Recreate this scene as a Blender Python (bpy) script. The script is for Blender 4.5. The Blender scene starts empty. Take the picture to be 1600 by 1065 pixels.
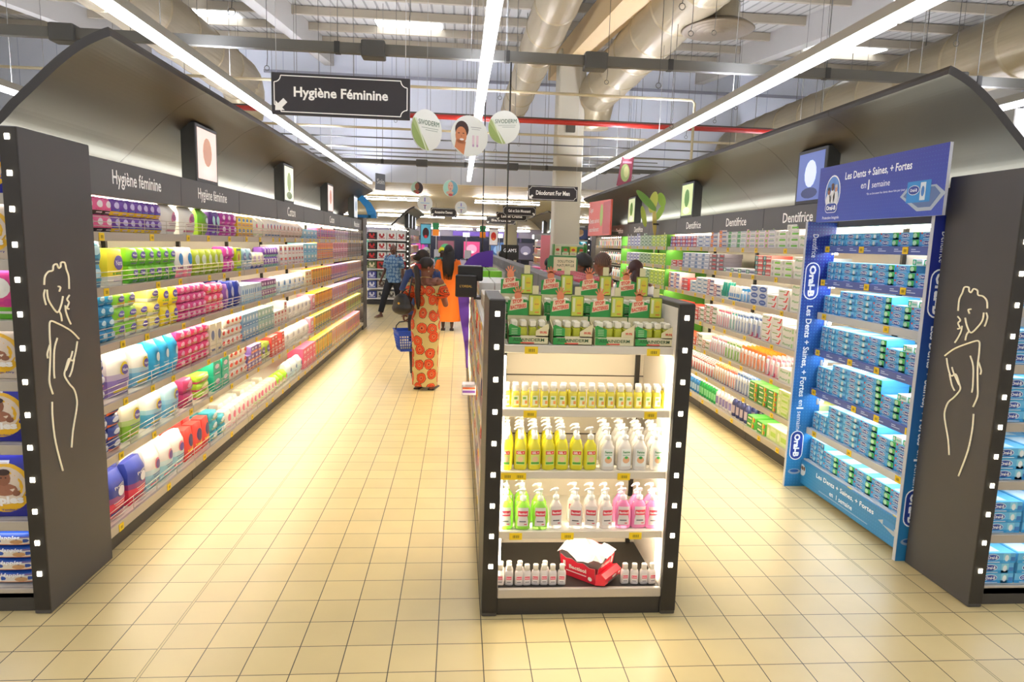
import bpy, math, random
from mathutils import Vector, Matrix
rnd = random.Random(7)
PI = math.pi
SC = bpy.context.scene
COL = SC.collection

# ---------------------------------------------------------------- camera, world, exposure
cam_d = bpy.data.cameras.new('camera'); cam = bpy.data.objects.new('camera', cam_d); COL.objects.link(cam)
cam_d.sensor_fit = 'HORIZONTAL'; cam_d.sensor_width = 36; cam_d.lens = 23.5125; cam_d.clip_start = .05; cam_d.clip_end = 300
AX = ((0.9965446, 0.0187016, 0.0809269), (-0.0774134, -0.1439701, 0.9865494), (0.0301012, -0.9894053, -0.1420249))
cm = Matrix.Identity(4)
for r_ in range(3):
    cm[r_][0] = AX[r_][0]; cm[r_][1] = -AX[r_][1]; cm[r_][2] = -AX[r_][2]
cm[2][3] = 1.80
cam.matrix_world = cm
SC.camera = cam
SC.view_settings.view_transform = 'Standard'; SC.view_settings.look = 'None'
SC.view_settings.gamma = 1; SC.view_settings.use_curve_mapping = False
SC.view_settings.exposure = 0.0
w = bpy.data.worlds.new('world'); SC.world = w; w.use_nodes = True
w.node_tree.nodes['Background'].inputs[0].default_value = (1.0, .97, .92, 1)
w.node_tree.nodes['Background'].inputs[1].default_value = .85
SC.cycles.max_bounces = 6; SC.cycles.diffuse_bounces = 3; SC.cycles.glossy_bounces = 2; SC.cycles.transmission_bounces = 3
SC.cycles.transparent_max_bounces = 6; SC.cycles.caustics_reflective = False; SC.cycles.caustics_refractive = False
SC.cycles.sample_clamp_indirect = 6

# ---------------------------------------------------------------- materials
MATS = {}
def hexc(h):
    h = h.lstrip('#')
    if len(h) == 3: h = ''.join(c * 2 for c in h)
    v = [int(h[i:i + 2], 16) / 255 for i in (0, 2, 4)]
    return tuple(c / 12.92 if c <= .04045 else ((c + .055) / 1.055) ** 2.4 for c in v) + (1,)
def M(h, rough=.45, metal=0, emit=0, name=None, trans=0, alpha=1):
    k = (h, rough, metal, emit, trans, alpha)
    if k in MATS: return MATS[k]
    m = bpy.data.materials.new(name or 'surface_' + h.strip('#')); m.use_nodes = True
    b = m.node_tree.nodes['Principled BSDF']
    b.inputs['Base Color'].default_value = hexc(h); b.inputs['Roughness'].default_value = rough; b.inputs['Metallic'].default_value = metal
    if emit:
        b.inputs['Emission Color'].default_value = hexc(h); b.inputs['Emission Strength'].default_value = emit
    if trans: b.inputs['Transmission Weight'].default_value = trans
    if alpha < 1: b.inputs['Alpha'].default_value = alpha
    MATS[k] = m
    return m
def nodes(m):
    nt = m.node_tree
    return nt, nt.nodes, nt.links, nt.nodes['Principled BSDF']

# ---------------------------------------------------------------- mesh builder
TXT = {}
def text_shape(s, bold=0.0, res=2):
    k = (s, bold, res)
    if k not in TXT:
        c = bpy.data.curves.new('t', 'FONT'); c.body = s; c.size = 1; c.resolution_u = res; c.offset = bold
        o = bpy.data.objects.new('t', c); m = o.to_mesh()
        vs = [(v.co.x, v.co.y) for v in m.vertices]; fs = [tuple(p.vertices) for p in m.polygons]
        o.to_mesh_clear(); bpy.data.objects.remove(o); bpy.data.curves.remove(c)
        x0 = min(v[0] for v in vs); x1 = max(v[0] for v in vs); y0 = min(v[1] for v in vs); y1 = max(v[1] for v in vs)
        TXT[k] = ([(v[0] - x0, v[1] - y0) for v in vs], fs, x1 - x0, y1 - y0)
    return TXT[k]

class MB:
    def __init__(s): s.v = []; s.f = []; s.m = []; s.mats = []; s.smooth = []
    def mi(s, mat):
        if mat not in s.mats: s.mats.append(mat)
        return s.mats.index(mat)
    def add(s, vs, fs, mat, smooth=False):
        o = len(s.v); s.v += [tuple(v) for v in vs]; k = s.mi(mat) if not isinstance(mat, (list, tuple)) else None
        for i, f in enumerate(fs):
            s.f.append(tuple(o + a for a in f)); s.m.append(k if k is not None else s.mi(mat[i])); s.smooth.append(smooth)
        return s
    def box(s, x0, x1, y0, y1, z0, z1, mat):
        if x0 > x1: x0, x1 = x1, x0
        if y0 > y1: y0, y1 = y1, y0
        if z0 > z1: z0, z1 = z1, z0
        v = [(x, y, z) for z in (z0, z1) for y in (y0, y1) for x in (x0, x1)]
        return s.add(v, [(0, 2, 3, 1), (4, 5, 7, 6), (0, 1, 5, 4), (2, 6, 7, 3), (0, 4, 6, 2), (1, 3, 7, 5)], mat)
    def bbox(s, x0, x1, y0, y1, z0, z1, mat, b=.004):
        """box with chamfered vertical and horizontal edges"""
        xs = sorted((x0, x1)); ys = sorted((y0, y1)); zs = sorted((z0, z1)); b = min(b, (xs[1] - xs[0]) * .45, (ys[1] - ys[0]) * .45, (zs[1] - zs[0]) * .45)
        rings = []
        for z, i in ((zs[0], b), (zs[0] + b, 0), (zs[1] - b, 0), (zs[1], b)):
            X0, X1, Y0, Y1 = xs[0] + i, xs[1] - i, ys[0] + i, ys[1] - i; c = b
            rings.append([(X0 + c, Y0, z), (X1 - c, Y0, z), (X1, Y0 + c, z), (X1, Y1 - c, z), (X1 - c, Y1, z), (X0 + c, Y1, z), (X0, Y1 - c, z), (X0, Y0 + c, z)])
        return s.loft(rings, mat, False)
    def loft(s, rings, mat, smooth=True, cap=True, closed=True):
        n = len(rings[0]); v = [p for r in rings for p in r]; f = []
        for i in range(len(rings) - 1):
            for j in range(n if closed else n - 1):
                a = i * n + j; b = i * n + (j + 1) % n
                f.append((a, b, b + n, a + n))
        if cap:
            f.append(tuple(range(n - 1, -1, -1))); f.append(tuple((len(rings) - 1) * n + j for j in range(n)))
        return s.add(v, f, mat, smooth)
    def lathe(s, prof, mat, n=14, c=(0, 0, 0), sx=1, sy=1, smooth=True):
        rings = [[(c[0] + r * sx * math.cos(2 * PI * j / n), c[1] + r * sy * math.sin(2 * PI * j / n), c[2] + z) for j in range(n)] for r, z in prof]
        return s.loft(rings, mat, smooth)
    def tube(s, pts, r, mat, n=6, smooth=True, cap=True):
        pts = [Vector(p) for p in pts]; rings = []; up = None
        for i, p in enumerate(pts):
            t = (pts[min(i + 1, len(pts) - 1)] - pts[max(i - 1, 0)]).normalized()
            if up is None:
                up = Vector((0, 0, 1)) if abs(t.z) < .9 else Vector((1, 0, 0))
            u = t.cross(up).normalized(); w_ = u.cross(t); up = w_
            rr = r[i] if isinstance(r, (list, tuple)) else r
            rings.append([tuple(p + u * rr * math.cos(2 * PI * j / n) + w_ * rr * math.sin(2 * PI * j / n)) for j in range(n)])
        return s.loft(rings, mat, smooth, cap)
    def prism(s, pts, d0, d1, mat, axis='y', sidemat=None):
        """polygon pts (a,b) extruded from d0 to d1 along an axis; for axis y pts are (x,z); x: (y,z); z: (x,y)"""
        def P(a, b, d): return {'y': (a, d, b), 'x': (d, a, b), 'z': (a, b, d)}[axis]
        n = len(pts); v = [P(a, b, d0) for a, b in pts] + [P(a, b, d1) for a, b in pts]
        f = [tuple(range(n)), tuple(range(2 * n - 1, n - 1, -1))]; s.add(v, f, mat)
        return s.add(v, [(i, i + n, (i + 1) % n + n, (i + 1) % n) for i in range(n)], sidemat or mat)
    def poly(s, pts, mat, fn): # flat shape mapped through fn(a,b)
        return s.add([fn(a, b) for a, b in pts], [tuple(range(len(pts)))], mat)
    def ell(s, a, b, ra, rb, mat, fn, n=18, rings=1, rot=0):
        vs = [fn(a, b)]; fs = []; c, q = math.cos(rot), math.sin(rot)
        for k in range(1, rings + 1):
            for j in range(n):
                x = ra * k / rings * math.cos(2 * PI * j / n); y = rb * k / rings * math.sin(2 * PI * j / n)
                vs.append(fn(a + x * c - y * q, b + x * q + y * c))
        for j in range(n): fs.append((0, 1 + j, 1 + (j + 1) % n))
        for k in range(1, rings):
            for j in range(n):
                p = 1 + (k - 1) * n
                fs.append((p + j, p + n + j, p + n + (j + 1) % n, p + (j + 1) % n))
        return s.add(vs, fs, mat)
    def rect(s, a0, a1, b0, b1, mat, fn, n=1):
        for i in range(n):
            x0 = a0 + (a1 - a0) * i / n; x1 = a0 + (a1 - a0) * (i + 1) / n
            s.add([fn(x0, b0), fn(x1, b0), fn(x1, b1), fn(x0, b1)], [(0, 1, 2, 3)], mat)
        return s
    def text(s, txt, a, b, h, mat, fn, bold=.02, width=None, align='c', rot=0, res=2):
        """writes txt; h = height of the whole outline; a,b = centre (align c) or left bottom (align l)"""
        vs, fs, W, H = text_shape(txt, bold, res)
        k = h / H; kx = width / W if width else k
        ox = -W * kx / 2 if align == 'c' else 0; oy = -h / 2 if align == 'c' else 0
        c, q = math.cos(rot), math.sin(rot); out = []
        for x, y in vs:
            X = x * kx + ox; Y = y * k + oy
            out.append(fn(a + X * c - Y * q, b + X * q + Y * c))
        return s.add(out, fs, mat)
    def mesh(s, name):
        me = bpy.data.meshes.new(name); me.from_pydata(s.v, [], s.f)
        for m in s.mats: me.materials.append(m)
        me.polygons.foreach_set('material_index', s.m); me.polygons.foreach_set('use_smooth', s.smooth); me.update()
        return me
    def build(s, name, parent=None, loc=(0, 0, 0), rz=0, **kw):
        o = bpy.data.objects.new(name, s.mesh(name)); COL.objects.link(o); o.location = loc; o.rotation_euler = (0, 0, rz)
        if parent: o.parent = parent
        if kw: tag(o, **kw)
        return o
def tag(o, label=None, cat=None, group=None, kind=None):
    if label: o['label'] = label
    if cat: o['category'] = cat
    if group: o['group'] = group
    if kind: o['kind'] = kind
    return o
def empty(name, loc=(0, 0, 0), rz=0, **kw):
    o = bpy.data.objects.new(name, None); COL.objects.link(o); o.location = loc; o.rotation_euler = (0, 0, rz); o.empty_display_size = .05
    return tag(o, **kw)
def copy_tree(o, parent=None):
    c = o.copy(); COL.objects.link(c)
    if parent: c.parent = parent; c.matrix_parent_inverse = o.matrix_parent_inverse
    for ch in list(o.children): copy_tree(ch, c)
    return c
# face functions: map (a,b) drawing coordinates to a plane in space
def face_y(y, x0=0, z0=0): return lambda a, b: (x0 + a, y, z0 + b)            # seen from -y
def face_px(x, y0=0, z0=0): return lambda a, b: (x, y0 + a, z0 + b)           # seen from +x (a runs along +y)
def face_mx(x, y0=0, z0=0): return lambda a, b: (x, y0 - a, z0 + b)           # seen from -x (a runs along -y)
# ---------------------------------------------------------------- setting
TX, TY = .2025, .196
def floor_mat():
    m = bpy.data.materials.new('cream_floor_tiles'); m.use_nodes = True; nt, N, L, b = nodes(m)
    tc = N.new('ShaderNodeTexCoord'); sp = N.new('ShaderNodeSeparateXYZ'); L.new(tc.outputs['Object'], sp.inputs[0])
    def math_(op, a, v=None, c=None):
        n = N.new('ShaderNodeMath'); n.operation = op
        for i, q in enumerate((a, v, c)):
            if q is None: continue
            if isinstance(q, (int, float)): n.inputs[i].default_value = q
            else: L.new(q, n.inputs[i])
        return n.outputs[0]
    def line(src, size, off, wd):
        t = math_('DIVIDE', math_('SUBTRACT', src, off), size)
        f = math_('ABSOLUTE', math_('SUBTRACT', math_('FRACT', math_('ADD', t, .5)), .5))
        return math_('LESS_THAN', f, wd / size / 2), math_('FLOOR', math_('ADD', t, 0.0)), t
    lx, cx_, tx = line(sp.outputs[0], TX, .1365, .0046)
    ly, cy_, ty = line(sp.outputs[1], TY, 3.016, .0042)
    def near(src, x0, wd): return math_('LESS_THAN', math_('ABSOLUTE', math_('SUBTRACT', src, x0)), wd)
    jx0, jx1 = .1365 - 7 * TX, .1365 + 11 * TX
    joint = math_('MAXIMUM', near(sp.outputs[0], jx0, .0075), near(sp.outputs[0], jx1, .0075))
    jc = math_('MAXIMUM', near(sp.outputs[0], jx0, .0045), near(sp.outputs[0], jx1, .0045))
    grout = math_('MAXIMUM', lx, ly)
    cb = N.new('ShaderNodeCombineXYZ'); L.new(cx_, cb.inputs[0]); L.new(cy_, cb.inputs[1])
    wn = N.new('ShaderNodeTexWhiteNoise'); L.new(cb.outputs[0], wn.inputs['Vector'])
    no = N.new('ShaderNodeTexNoise'); no.inputs['Scale'].default_value = 3.5; no.inputs['Detail'].default_value = 4; L.new(tc.outputs['Object'], no.inputs['Vector'])
    mr = N.new('ShaderNodeMapRange'); L.new(wn.outputs[0], mr.inputs[0]); mr.inputs[3].default_value = .93; mr.inputs[4].default_value = 1.03
    mr2 = N.new('ShaderNodeMapRange'); L.new(no.outputs[0], mr2.inputs[0]); mr2.inputs[3].default_value = .9; mr2.inputs[4].default_value = 1.08
    vm = N.new('ShaderNodeVectorMath'); vm.operation = 'SCALE'; vm.inputs[0].default_value = hexc('#d8c48e')[:3]; L.new(math_('MULTIPLY', mr.outputs[0], mr2.outputs[0]), vm.inputs['Scale'])
    def mix(a, bcol, fac):
        n = N.new('ShaderNodeMix'); n.data_type = 'RGBA'; L.new(fac, n.inputs[0]); L.new(a, n.inputs[6]); n.inputs[7].default_value = hexc(bcol); return n.outputs[2]
    c = mix(vm.outputs[0], '#453b2b', grout); c = mix(c, '#75684a', joint); c = mix(c, '#cdb981', jc)
    L.new(c, b.inputs['Base Color']); b.inputs['Roughness'].default_value = .32
    bp = N.new('ShaderNodeBump'); bp.inputs['Strength'].default_value = .3; bp.inputs['Distance'].default_value = .002
    L.new(math_('SUBTRACT', 1.0, grout), bp.inputs['Height']); L.new(bp.outputs[0], b.inputs['Normal'])
    return m
WX0, WX1, WY0, WYB, WY1 = -14.0, 15.0, -7.0, 22.0, 50.0
MB().box(WX0 - .2, WX1 + .2, WY0, WY1 + .3, -.2, 0, floor_mat()).build('floor', kind='structure')
def seam_mat(col, size, axis, dark, rough=.5, wd=.02, bump=0):
    m = bpy.data.materials.new('seamed_panel'); m.use_nodes = True; nt, N, L, b = nodes(m)
    tc = N.new('ShaderNodeTexCoord'); sp = N.new('ShaderNodeSeparateXYZ'); L.new(tc.outputs['Object'], sp.inputs[0])
    d = N.new('ShaderNodeMath'); d.operation = 'DIVIDE'; L.new(sp.outputs[axis], d.inputs[0]); d.inputs[1].default_value = size
    f = N.new('ShaderNodeMath'); f.operation = 'FRACT'; L.new(d.outputs[0], f.inputs[0])
    lt = N.new('ShaderNodeMath'); lt.operation = 'LESS_THAN'; L.new(f.outputs[0], lt.inputs[0]); lt.inputs[1].default_value = wd / size
    mx = N.new('ShaderNodeMix'); mx.data_type = 'RGBA'; L.new(lt.outputs[0], mx.inputs[0]); mx.inputs[6].default_value = hexc(col); mx.inputs[7].default_value = hexc(dark)
    L.new(mx.outputs[2], b.inputs['Base Color']); b.inputs['Roughness'].default_value = rough
    if bump:
        bp = N.new('ShaderNodeBump'); bp.inputs['Strength'].default_value = .8; bp.inputs['Distance'].default_value = bump
        L.new(f.outputs[0], bp.inputs['Height']); L.new(bp.outputs[0], b.inputs['Normal'])
    return m
def roof(y): return 5.45 + .1 * y
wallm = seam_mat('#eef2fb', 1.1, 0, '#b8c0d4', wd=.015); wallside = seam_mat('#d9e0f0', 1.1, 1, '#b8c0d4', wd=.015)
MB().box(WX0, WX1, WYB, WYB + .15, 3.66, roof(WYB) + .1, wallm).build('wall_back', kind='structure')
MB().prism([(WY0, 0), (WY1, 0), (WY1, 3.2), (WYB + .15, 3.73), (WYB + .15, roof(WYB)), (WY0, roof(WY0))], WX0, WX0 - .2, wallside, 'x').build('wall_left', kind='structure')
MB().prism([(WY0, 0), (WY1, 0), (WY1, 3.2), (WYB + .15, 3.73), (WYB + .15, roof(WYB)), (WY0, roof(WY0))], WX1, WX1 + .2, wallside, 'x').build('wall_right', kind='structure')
deck = seam_mat('#aeaba4', .25, 0, '#7f7c76', wd=.05)
MB().prism([(WY0, roof(WY0)), (WYB + .15, roof(WYB + .15)), (WYB + .15, roof(WYB) + .25), (WY0, roof(WY0) + .2)], WX0, WX1, deck, 'x').build('ceiling', kind='structure')
slat = seam_mat('#dcd5c2', .55, 1, '#857d68', wd=.05)
MB().prism([(WYB + .15, 3.73), (WY1, 2.95), (WY1, 3.1), (WYB + .15, 3.88)], WX0, WX1, slat, 'x').build('ceiling_low', kind='structure')
# purlins and beams
for k in range(11):
    y = 4.4 + k * 1.76
    MB().box(WX0, WX1, y - .04, y + .04, roof(y) - .2, roof(y) - .02, M('#a59a86', .6)).build('beam_purlin', kind='structure')
def slope_beam(xa, za, xb, zb, ya, yb, wd, ht, col):
    mb = MB(); r = []
    for x, z, y in ((xa, za, ya), (xb, zb, yb)):
        r.append([(x - wd / 2, y, z), (x + wd / 2, y, z), (x + wd / 2, y, z + ht), (x - wd / 2, y, z + ht)])
    mb.loft(r, M(col, .6), False); return mb.build('beam_roof', kind='structure')
slope_beam(-4.1, 5.0, -4.1, 7.1, 2, 22, .28, .62, '#c5c1ba')
slope_beam(7.6, 5.0, 7.6, 7.1, 2, 22, .28, .62, '#c5c1ba')
slope_beam(2.62, 4.65, 2.62, 6.4, 2, 19.5, .46, .5, '#c4a878')
slope_beam(-9.5, 5.0, -9.5, 7.1, 2, 22, .28, .62, '#c5c1ba')
MB().bbox(2.32, 2.98, 16.7, 17.3, 0, 6.5, M('#cfc8b2', .6), .03).build('column', kind='structure')
MB().bbox(10.4, 11.4, 13.4, 14.4, 0, 6.2, M('#c9c6bd', .6), .03).build('column', kind='structure')
MB().bbox(2.3, 2.95, 34.7, 35.3, 0, 3.36, M('#ddd8c6', .6), .03).build('column', kind='structure')
for i, (x0, x1, y0, y1) in enumerate(((-2.2, -.55, 17.7, 18.8), (-6.9, -5.6, 17.7, 18.9), (9.2, 11.2, 17.8, 18.9), (-11.5, -10, 15.0, 16))):
    mb = MB(); mb.add([(x0, y0, roof(y0) - .03), (x1, y0, roof(y0) - .03), (x1, y1, roof(y1) - .03), (x0, y1, roof(y1) - .03)], [(0, 3, 2, 1)], M('#eef4ff', .5, 0, 6))
    mb.build('window_%d' % (i + 1), kind='structure')
# shop front at the far end
mb = MB(); mb.box(WX0, WX1, WY1, WY1 + .2, 2.3, 3.1, M('#8f8a9a', .5)); mb.box(WX0, WX1, WY1, WY1 + .2, 0, .35, M('#3d3a46', .5)); mb.build('wall_far', kind='structure')
g = MB(); g.box(WX0, WX1, WY1 + .1, WY1 + .14, .35, 2.3, M('#23263a', .1)); g.build('window_5', kind='structure')
for k in range(15):
    x = -13.5 + k * 2
    MB().box(x - .07, x + .07, WY1 - .03, WY1 + .1, .35, 2.3, M('#33254f', .4)).build('trim_mullion', kind='structure')
# ---------------------------------------------------------------- overhead: lights, ducts, rails, pipes, wires, signs
TUBE = M('#f3f4ff', .5, 0, 12); UP = M('#e6ebff', .5, 0, 85, name='added_upward_glow'); HOUSE = M('#b8b5aa', .4)
def light_row(x, y0, y1, z, label, group=None, hang=True):
    t = empty('light_trunking', (x, y0, z), label=label, cat='ceiling light', group=group)
    MB().prism([(-.062, .0), (-.055, .085), (-.05, .085), (-.05, .04), (.05, .04), (.05, .085), (.055, .085), (.062, .0)], 0, y1 - y0, HOUSE, 'y').build('housing', t)
    n = int((y1 - y0) / 1.5)
    for k in range(n):
        a = (y1 - y0) * k / n; MB().box(-.05, .05, a + .02, a + (y1 - y0) / n - .02, -.045, -.001, TUBE).build('tube', t)
    MB().box(-.045, .045, .02, y1 - y0 - .02, .041, .05, UP).build('added_uplight', t)  # glowing strip added on top to brighten the roof and back wall
    if hang:
        for k in range(1, n, 2):
            a = (y1 - y0) * k / n; MB().tube([(0, a, .07), (0, a, roof(y0 + a) - z - .02)], .004, M('#77746c', .4), 5).build('suspension_wire', t)
light_row(-2.77, .6, 21.4, 3.58, 'long white fluorescent light row hanging over the feminine hygiene gondola')
light_row(.23, .6, 19.4, 3.58, 'long white fluorescent light row hanging above the round hanging signs')
light_row(3.22, .6, 18.6, 3.58, 'long white fluorescent light row hanging over the toothpaste gondola')
for x in (-5.8, -8.8, 6.3, 9.3):
    light_row(x, -4, 20, 3.58, {-5.8: 'fluorescent light row beyond the feminine hygiene gondola', -8.8: 'farthest fluorescent light row on the diaper side', 6.3: 'fluorescent light row beyond the toothpaste gondola', 9.3: 'farthest fluorescent light row on the toothpaste side'}[x])
for x in (-2.77, .23, 3.22):
    light_row(x, -6, .3, 3.58, 'fluorescent light row above the cross aisle, over the ' + {-2.77: 'diaper end', .23: 'hand gel end', 3.22: 'blue toothpaste end'}[x])
def cross_light(x0, x1, y, label, group):
    z = 3.73 - .0279 * (y - 22) - .2
    t = empty('tube_light', (x0, y, z), label=label, cat='ceiling light', group=group)
    MB().box(0, x1 - x0, -.06, .06, 0, .06, HOUSE).build('housing', t); MB().box(.02, x1 - x0 - .02, -.05, .05, -.04, 0, M('#f3f4ff', .5, 0, 50)).build('tube', t); MB().box(.02, x1 - x0 - .02, -.03, .03, .061, .07, M('#fff6e4', .5, 0, 85)).build('added_uplight', t)  # the strip on top is an added glow that lifts the slatted ceiling
    for a in (.3, x1 - x0 - .3): MB().box(a - .01, a + .01, -.01, .01, .06, .17, HOUSE).build('bracket', t)
for y, sp in ((26.5, ((-7.5, -4.2), (-3.9, -1.2), (.55, 3.1), (4.6, 6.4), (8, 11))), (36, ((-9, -5.4), (-4.3, -.8), (-.4, 1.9), (6.3, 9.5))), (48.2, ((-9, -3), (-2.4, .9), (1.2, 5), (8, 13)))):
    for k, (a, b) in enumerate(sp):
        cross_light(a, b, y, 'crosswise tube light under the low slatted ceiling, %s line, seen %s' % ({26.5: 'front', 36: 'middle', 48.2: 'rearmost'}[y], ('at its diaper side end', 'above the man in blue', 'above the purple sign', 'beside the column', 'past the column')[k]), 'tube lights under the low ceiling')
# emergency light at the side
t = empty('batten_light', (6.6, 9.3, 4.05), label='short bright batten light hanging alone beside the big side duct', cat='ceiling light')
MB().box(-.36, .36, -.07, .07, 0, .05, HOUSE).build('housing', t); MB().box(-.34, .34, -.06, .06, -.09, 0, M('#cfe2ff', .5, 0, 14)).build('tube', t)
for a in (-.25, .25): MB().tube([(a, 0, .04), (a, 0, roof(9.3) - 4.07)], .005, M('#77746c'), 5).build('suspension_wire', t)
# ducts
DM = bpy.data.materials.new('galvanised_duct'); DM.use_nodes = True; nt, N, L, b_ = nodes(DM)
b_.inputs['Base Color'].default_value = hexc('#a09274'); b_.inputs['Metallic'].default_value = .35; b_.inputs['Roughness'].default_value = .38
no = N.new('ShaderNodeTexNoise'); no.inputs['Scale'].default_value = 1.6; mp = N.new('ShaderNodeMapping'); tcx = N.new('ShaderNodeTexCoord'); L.new(tcx.outputs['Object'], mp.inputs[0]); mp.inputs['Scale'].default_value = (6, .4, 6); L.new(mp.outputs[0], no.inputs['Vector'])
bp = N.new('ShaderNodeBump'); bp.inputs['Strength'].default_value = .25; bp.inputs['Distance'].default_value = .05; L.new(no.outputs[0], bp.inputs['Height']); L.new(bp.outputs[0], b_.inputs['Normal'])
def duct(x, z, r, y0, y1, label, down=True):
    t = empty('air_duct', (x, y0, z), label=label, cat='air duct')
    L_ = y1 - y0; mb = MB(); n = int(L_ / 1.2)
    pts = []; rr = []
    prof = []
    for k in range(n):
        a = L_ * k / n; b = L_ * (k + 1) / n
        prof += [(a, r), (a + .02, r + .014), (a + .06, r + .014), (a + .08, r), (b - .001, r)]
    rings = [[(q * math.cos(2 * PI * j / 28), a, q * math.sin(2 * PI * j / 28)) for j in range(28)] for a, q in prof]
    mb.loft(rings, DM); mb.build('duct_tube', t)
    if down:
        e = MB(); pts = [(0, L_ - .05, 0), (0, L_ + .35 * r, -.08 * r), (0, L_ + .8 * r, -.5 * r), (0, L_ + r, -1.1 * r), (0, L_ + r, -1.7 * r)]
        e.tube(pts, [r * 1.0, r, r * .97, r * .9, r * .8], DM, 24); e.build('elbow', t)
    for k in range(1, n, 2):
        a = L_ * k / n; MB().tube([(0, a, r), (0, a, roof(y0 + a) - z - .1)], .008, M('#77746c'), 5).build('hanger', t)
    return t
duct(1.42, 5.5, .34, 2, 19.5, 'narrower round metal air duct running toward the column, beside the middle light row', False)
dB = duct(3.27, 5.5, .46, 2, 16.6, 'wide round metal air duct that turns down beside the column')
duct(-5.35, 5.55, .5, 1, 17.2, 'large round air duct above the feminine hygiene light row')
duct(8.6, 5.1, .55, 4, 21, 'large round air duct above the toothpaste side, past the beam')
t = empty('air_diffuser', (3.75, 10.2, 5.02), label='round ceiling air diffuser with concentric rings under the wide duct', cat='air diffuser')
MB().lathe([(.3, .4), (.3, .1), (.34, .06)], DM, 24).build('neck', t)
for k, r in enumerate((.5, .4, .3, .2, .1)):
    MB().lathe([(r, .0 - k * .004), (r + .03, .015), (max(r - .07, .01), .09), (max(r - .09, .005), .085)], M('#6a5c46', .45, .4), 32).build('ring', t)
# power rails
def rail(y, z, x0, x1, name, label, boxes, col='#5e5c55', h=.11):
    t = empty(name, (0, y, z), label=label, cat='power rail')
    MB().box(x0, x1, -.04, .04, -h / 2, h / 2, M(col, .5)).build('rail', t)
    for x in boxes:
        MB().bbox(x - .13, x + .13, -.09, .09, -h * .9, h * .8, M('#4a4945', .5), .01).build('junction_box', t)
    for k in range(int((x1 - x0) / 1.9)):
        x = x0 + .4 + 1.9 * k
        MB().box(x - .03, x + .03, -.05, .05, -h / 2 - .005, h / 2 + .005, M('#2c2b28', .5)).build('clamp', t)
        MB().tube([(x, 0, h / 2), (x, 0, roof(y) - z - .02)], .005, M('#6f6d66'), 5).build('hanger', t)
rail(8, 3.92, -7.5, 9, 'busbar_rail', 'dark grey busbar rail crossing overhead in front of the red pipe', (-4.3, -1.0, 1.52, 5.9))
rail(16, 3.61, -6, 7, 'busbar_rail', 'distant dark busbar rail crossing behind the hanging round signs', (-.9, 1.2, 3.3), h=.09)
t = empty('fire_pipe', (0, 13, 4.12), label='red fire main pipe crossing the whole hall overhead', cat='pipe')
MB().tube([(-7, 0, 0), (9, 0, 0)], .045, M('#b52a20', .4), 10).build('pipe', t)
MB().box(-7, 9, .1, .16, .03, .09, M('#4a463e', .5)).build('cable_tray', t)
for x in (-5, -2, 1, 4, 7): MB().tube([(x, .05, .09), (x, .05, roof(13) - 4.14)], .006, M('#6f6d66'), 5).build('hanger', t)
MB().box(-6, 13.5, 21.7, 21.78, 6.75, 6.83, M('#9a9aa4', .4, .4)).build('cable_tray', label='long cable tray running along the top of the white back wall', cat='cable tray')
MB().bbox(2.53, 2.75, 16.62, 16.70, 4.55, 4.78, M('#4a463a', .5), .01).build('trim_1', kind='structure')
pl = (('upper thin cream sprinkler pipe nearest the camera', 6.0, 4.12, -7, 9), ('second thin cream sprinkler pipe, just behind the busbar', 8.6, 4.12, -1.5, 9), ('thin cream sprinkler pipe above the Hygiène Féminine sign', 11, 4.2, -7, 3.7), ('thin cream sprinkler pipe just under the red pipe', 13.5, 3.95, -6, 7.5))
for lb, y, z, x0, x1 in pl:
    MB().tube([(x0, y, z), (x1, y, z)] + ([(x1 + .05, y, z - .05), (x1 + .05, y, z - 1.1)] if x1 == 3.7 else []), .022, M('#cdbf9a', .45), 8).build('sprinkler_pipe', label=lb, cat='pipe')
heights = [(14.6, 3.93, '#5c5a55'), (14.9, 3.78, '#8a8372'), (15.6, 3.86, '#b3a98c'), (17.2, 3.88, '#6b6a66'), (17.7, 3.78, '#a2987c'), (18.6, 4.15, '#75736d'), (19.6, 3.95, '#8d877a'), (20.4, 4.25, '#8d877a')]
nm = ('lowest dark', 'lowest tan', 'cream', 'dark grey', 'tan', 'grey', 'dull brown', 'rearmost brown')
for k, (y, z, c) in enumerate(heights):
    MB().tube([(-5.5 + k * .3, y, z), (6.4 - k * .2, y, z)], .014, M(c, .5), 6).build('ceiling_cable', label='%s thin cable strung across in front of the white back wall' % nm[k], cat='cable', group='cables strung before the back wall')
# vertical hanging wires
wr = random.Random(3); spots = []
for k in range(40):
    x = -5.5 + wr.random() * 12; y = 5.5 + wr.random() * 14; spots.append((x, y))
for k, (x, y) in enumerate(spots):
    z0 = 3.6 + wr.random() * .9
    mb = MB(); mb.tube([(x, y, roof(y) - .03), (x + .01, y, z0 + .1), (x, y, z0)], .004, M('#55534d'), 4)
    mb.tube([(x + .03 * math.cos(a), y, z0 - .03 + .03 * math.sin(a)) for a in [PI / 2 + 2 * PI * j / 8 for j in range(9)]], .004, M('#55534d'), 4)
    mb.build('hanging_wire', label='thin wire with a loop at its end, hanging free from the roof deck', cat='wire', group='free hanging wires')
for x, y, z0, lb in ((.55, 8.0, 1.75, 'thick dark power lead dropping straight down beside the smaller green disc to the gondola ridge'), (.35, 10.5, 1.62, 'thinner dark power lead dropping to the gondola ridge near the hanging discs')):
    MB().tube([(x, y, 3.95), (x, y, z0 + .6), (x + .01, y, z0 - .12)], .01, M('#33312e'), 6).build('power_lead', label=lb, cat='cable')
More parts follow.
